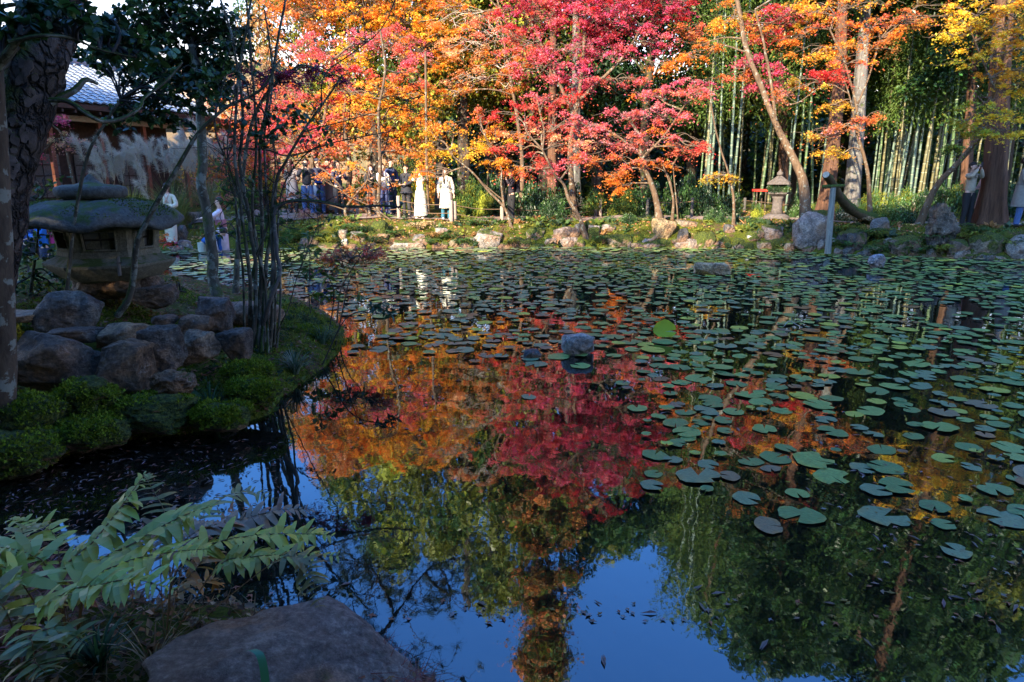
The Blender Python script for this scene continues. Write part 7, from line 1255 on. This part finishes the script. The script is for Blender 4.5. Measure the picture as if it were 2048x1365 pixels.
person('man in a black jacket and blue jeans photographing towards the pond', 618, 428, 320, .2, top=DK, bottom=JN, arms='cam', Y=23.6, items=[CAM('camera held to his eye by the man in black jacket and jeans')])
person('visitor with a knitted hat and bright blue bag in the crowd', 641, 420, 320, .5, top=NV, bottom=JN, arms='hold', Y=24.3, hat=(.02, .025, .05), bag=((.02, .12, .6), 'bright blue bag in the middle of the crowd', (-.05, -.22, 1.1)))
person('visitor in a dark teal jacket and grey skirt in the crowd', 661, 422, 312, -.4, top=(.02, .10, .12), bottom=(.12, .11, .10), skirt=(.13, .12, .11), arms='hold', Y=24.8, female=True)
person('tall dark-haired visitor at the back of the crowd', 668, 420, 305, 1.2, top=DK, bottom=DK, arms='hold', Y=25.6)
person('woman with shoulder-length dark hair in navy between the crowd and the bench', 680, 424, 324, .7, top=NV, bottom=DK, arms='phone', female=True, longhair=True, Y=23.8)
person('woman with long brown hair and a white face mask in black', 745, 428, 332, .5, top=(.02, .02, .025), bottom=(.1, .08, .07), arms='phone', female=True, longhair=True, mask=True, hair='brown', Y=23.9, items=[PHN('phone in the hands of the masked woman')])
person('woman with very long dark hair in a white top with a black strap', 768, 430, 329, .8, top=(.78, .76, .76), bottom=(.06, .08, .2), arms='phone', female=True, longhair=True, hair='brown', Y=23.4)
person('tall man in a navy jacket over a pale shirt looking left over the others', 785, 432, 318, 1.0, top=(.03, .05, .14), bottom=(.03, .05, .10), arms='hold', Y=24.0)
person('man in glasses and a black jacket with folded arms', 815, 436, 332, -.5, top=DK, bottom=(.03, .03, .035), coat=DK, coatlen=.8, arms='hold', Y=23.3)
person('woman in a long cream dress with both arms raised to her face', 842, 437, 340, -.3, top=CR, skirt=CR, arms='up', female=True, longhair=False, hair='brown', shoes=(.75, .74, .72), Y=22.75, items=[PHN('phone raised by the woman in the long cream dress')])
person('woman with long brown hair in a cream coat and teal trousers facing the pond', 893, 442, 338, .2, coat=CR, coatlen=.40, bottom=(.03, .13, .20), arms='down', female=True, longhair=True, hair='brown', shoes=(.7, .7, .7), Y=22.7)
person('man in a black puffer jacket with white shoes photographing to the left', 1023, 442, 343, -1.1, top=(.022, .018, .03), bottom=(.012, .012, .015), arms='cam', shoes=(.8, .8, .82), Y=22.9, pack=((.02, .02, .03), 'black backpack worn over the puffer jacket'), items=[CAM('camera raised by the man in the puffer jacket')])
person('visitor in a beige jacket and black trousers with hands raised, behind the leaning branch', 1932, 432, 328, .3, top=(.42, .35, .26), bottom=(.015, .015, .018), arms='up', Y=20.4, items=[PHN('phone raised by the visitor in the beige jacket')])
person('person in a dusty pink coat partly hidden behind the red-brown cedar', 1962, 432, 336, -1.6, coat=(.34, .22, .2), coatlen=.5, arms='hold', female=True, Y=20.9, pack=((.40, .36, .30), 'pale backpack beside the cedar trunk'))
person('man in a long grey coat and jeans holding a camera at the right edge', 2033, 446, 318, .9, coat=(.19, .18, .165), coatlen=.52, top=(.02, .02, .02), bottom=JN, arms='hold', Y=19.6, items=[CAM('black camera in the hands of the man in the grey coat')])
dg = bpy.context.evaluated_depsgraph_get(); dg.update()
for o, nm, root, mat in _pending:
    me = bpy.data.meshes.new_from_object(o.evaluated_get(dg)); me.materials.clear(); me.materials.append(mat); me.name = nm; me.polygons.foreach_set('use_smooth', [True] * len(me.polygons)); ob(nm, me, root)
for o, *_ in _pending:
    d_ = o.data; bpy.data.objects.remove(o); bpy.data.meshes.remove(d_)
# rugged weathered stump-like stone beside the leaning branch
b = GT(1872, 500); root = thing('standing_stone', 'tall rugged root-like grey standing stone left of the red-brown cedar', 'stone', b); mb = MB(); r = np.random.RandomState(6)
V, F = ICO[5]; V = V.copy(); V = V / np.abs(V).max(1)[:, None] ** .35; V = V * (.30, .22, .62) + (0, 0, .55); V[:, 0] += .10 * np.sin(V[:, 2] * 3.2); nn = (V - (0, 0, .55)); nn /= np.linalg.norm(nn, axis=1)[:, None]; rg = 1 - 2.2 * np.abs(noise3(V * 5.5, 3)); V = V + nn * (.09 * rg + .07 * (1 - 2 * np.abs(noise3(V * 11, 5))) + .06 * noise3(V * 2.5, 8))[:, None]; mb.add(V, F)
o = ob('stone', mb.mesh('stone', M['rock']), root); o.color = (.09, .072, .055, -.1)
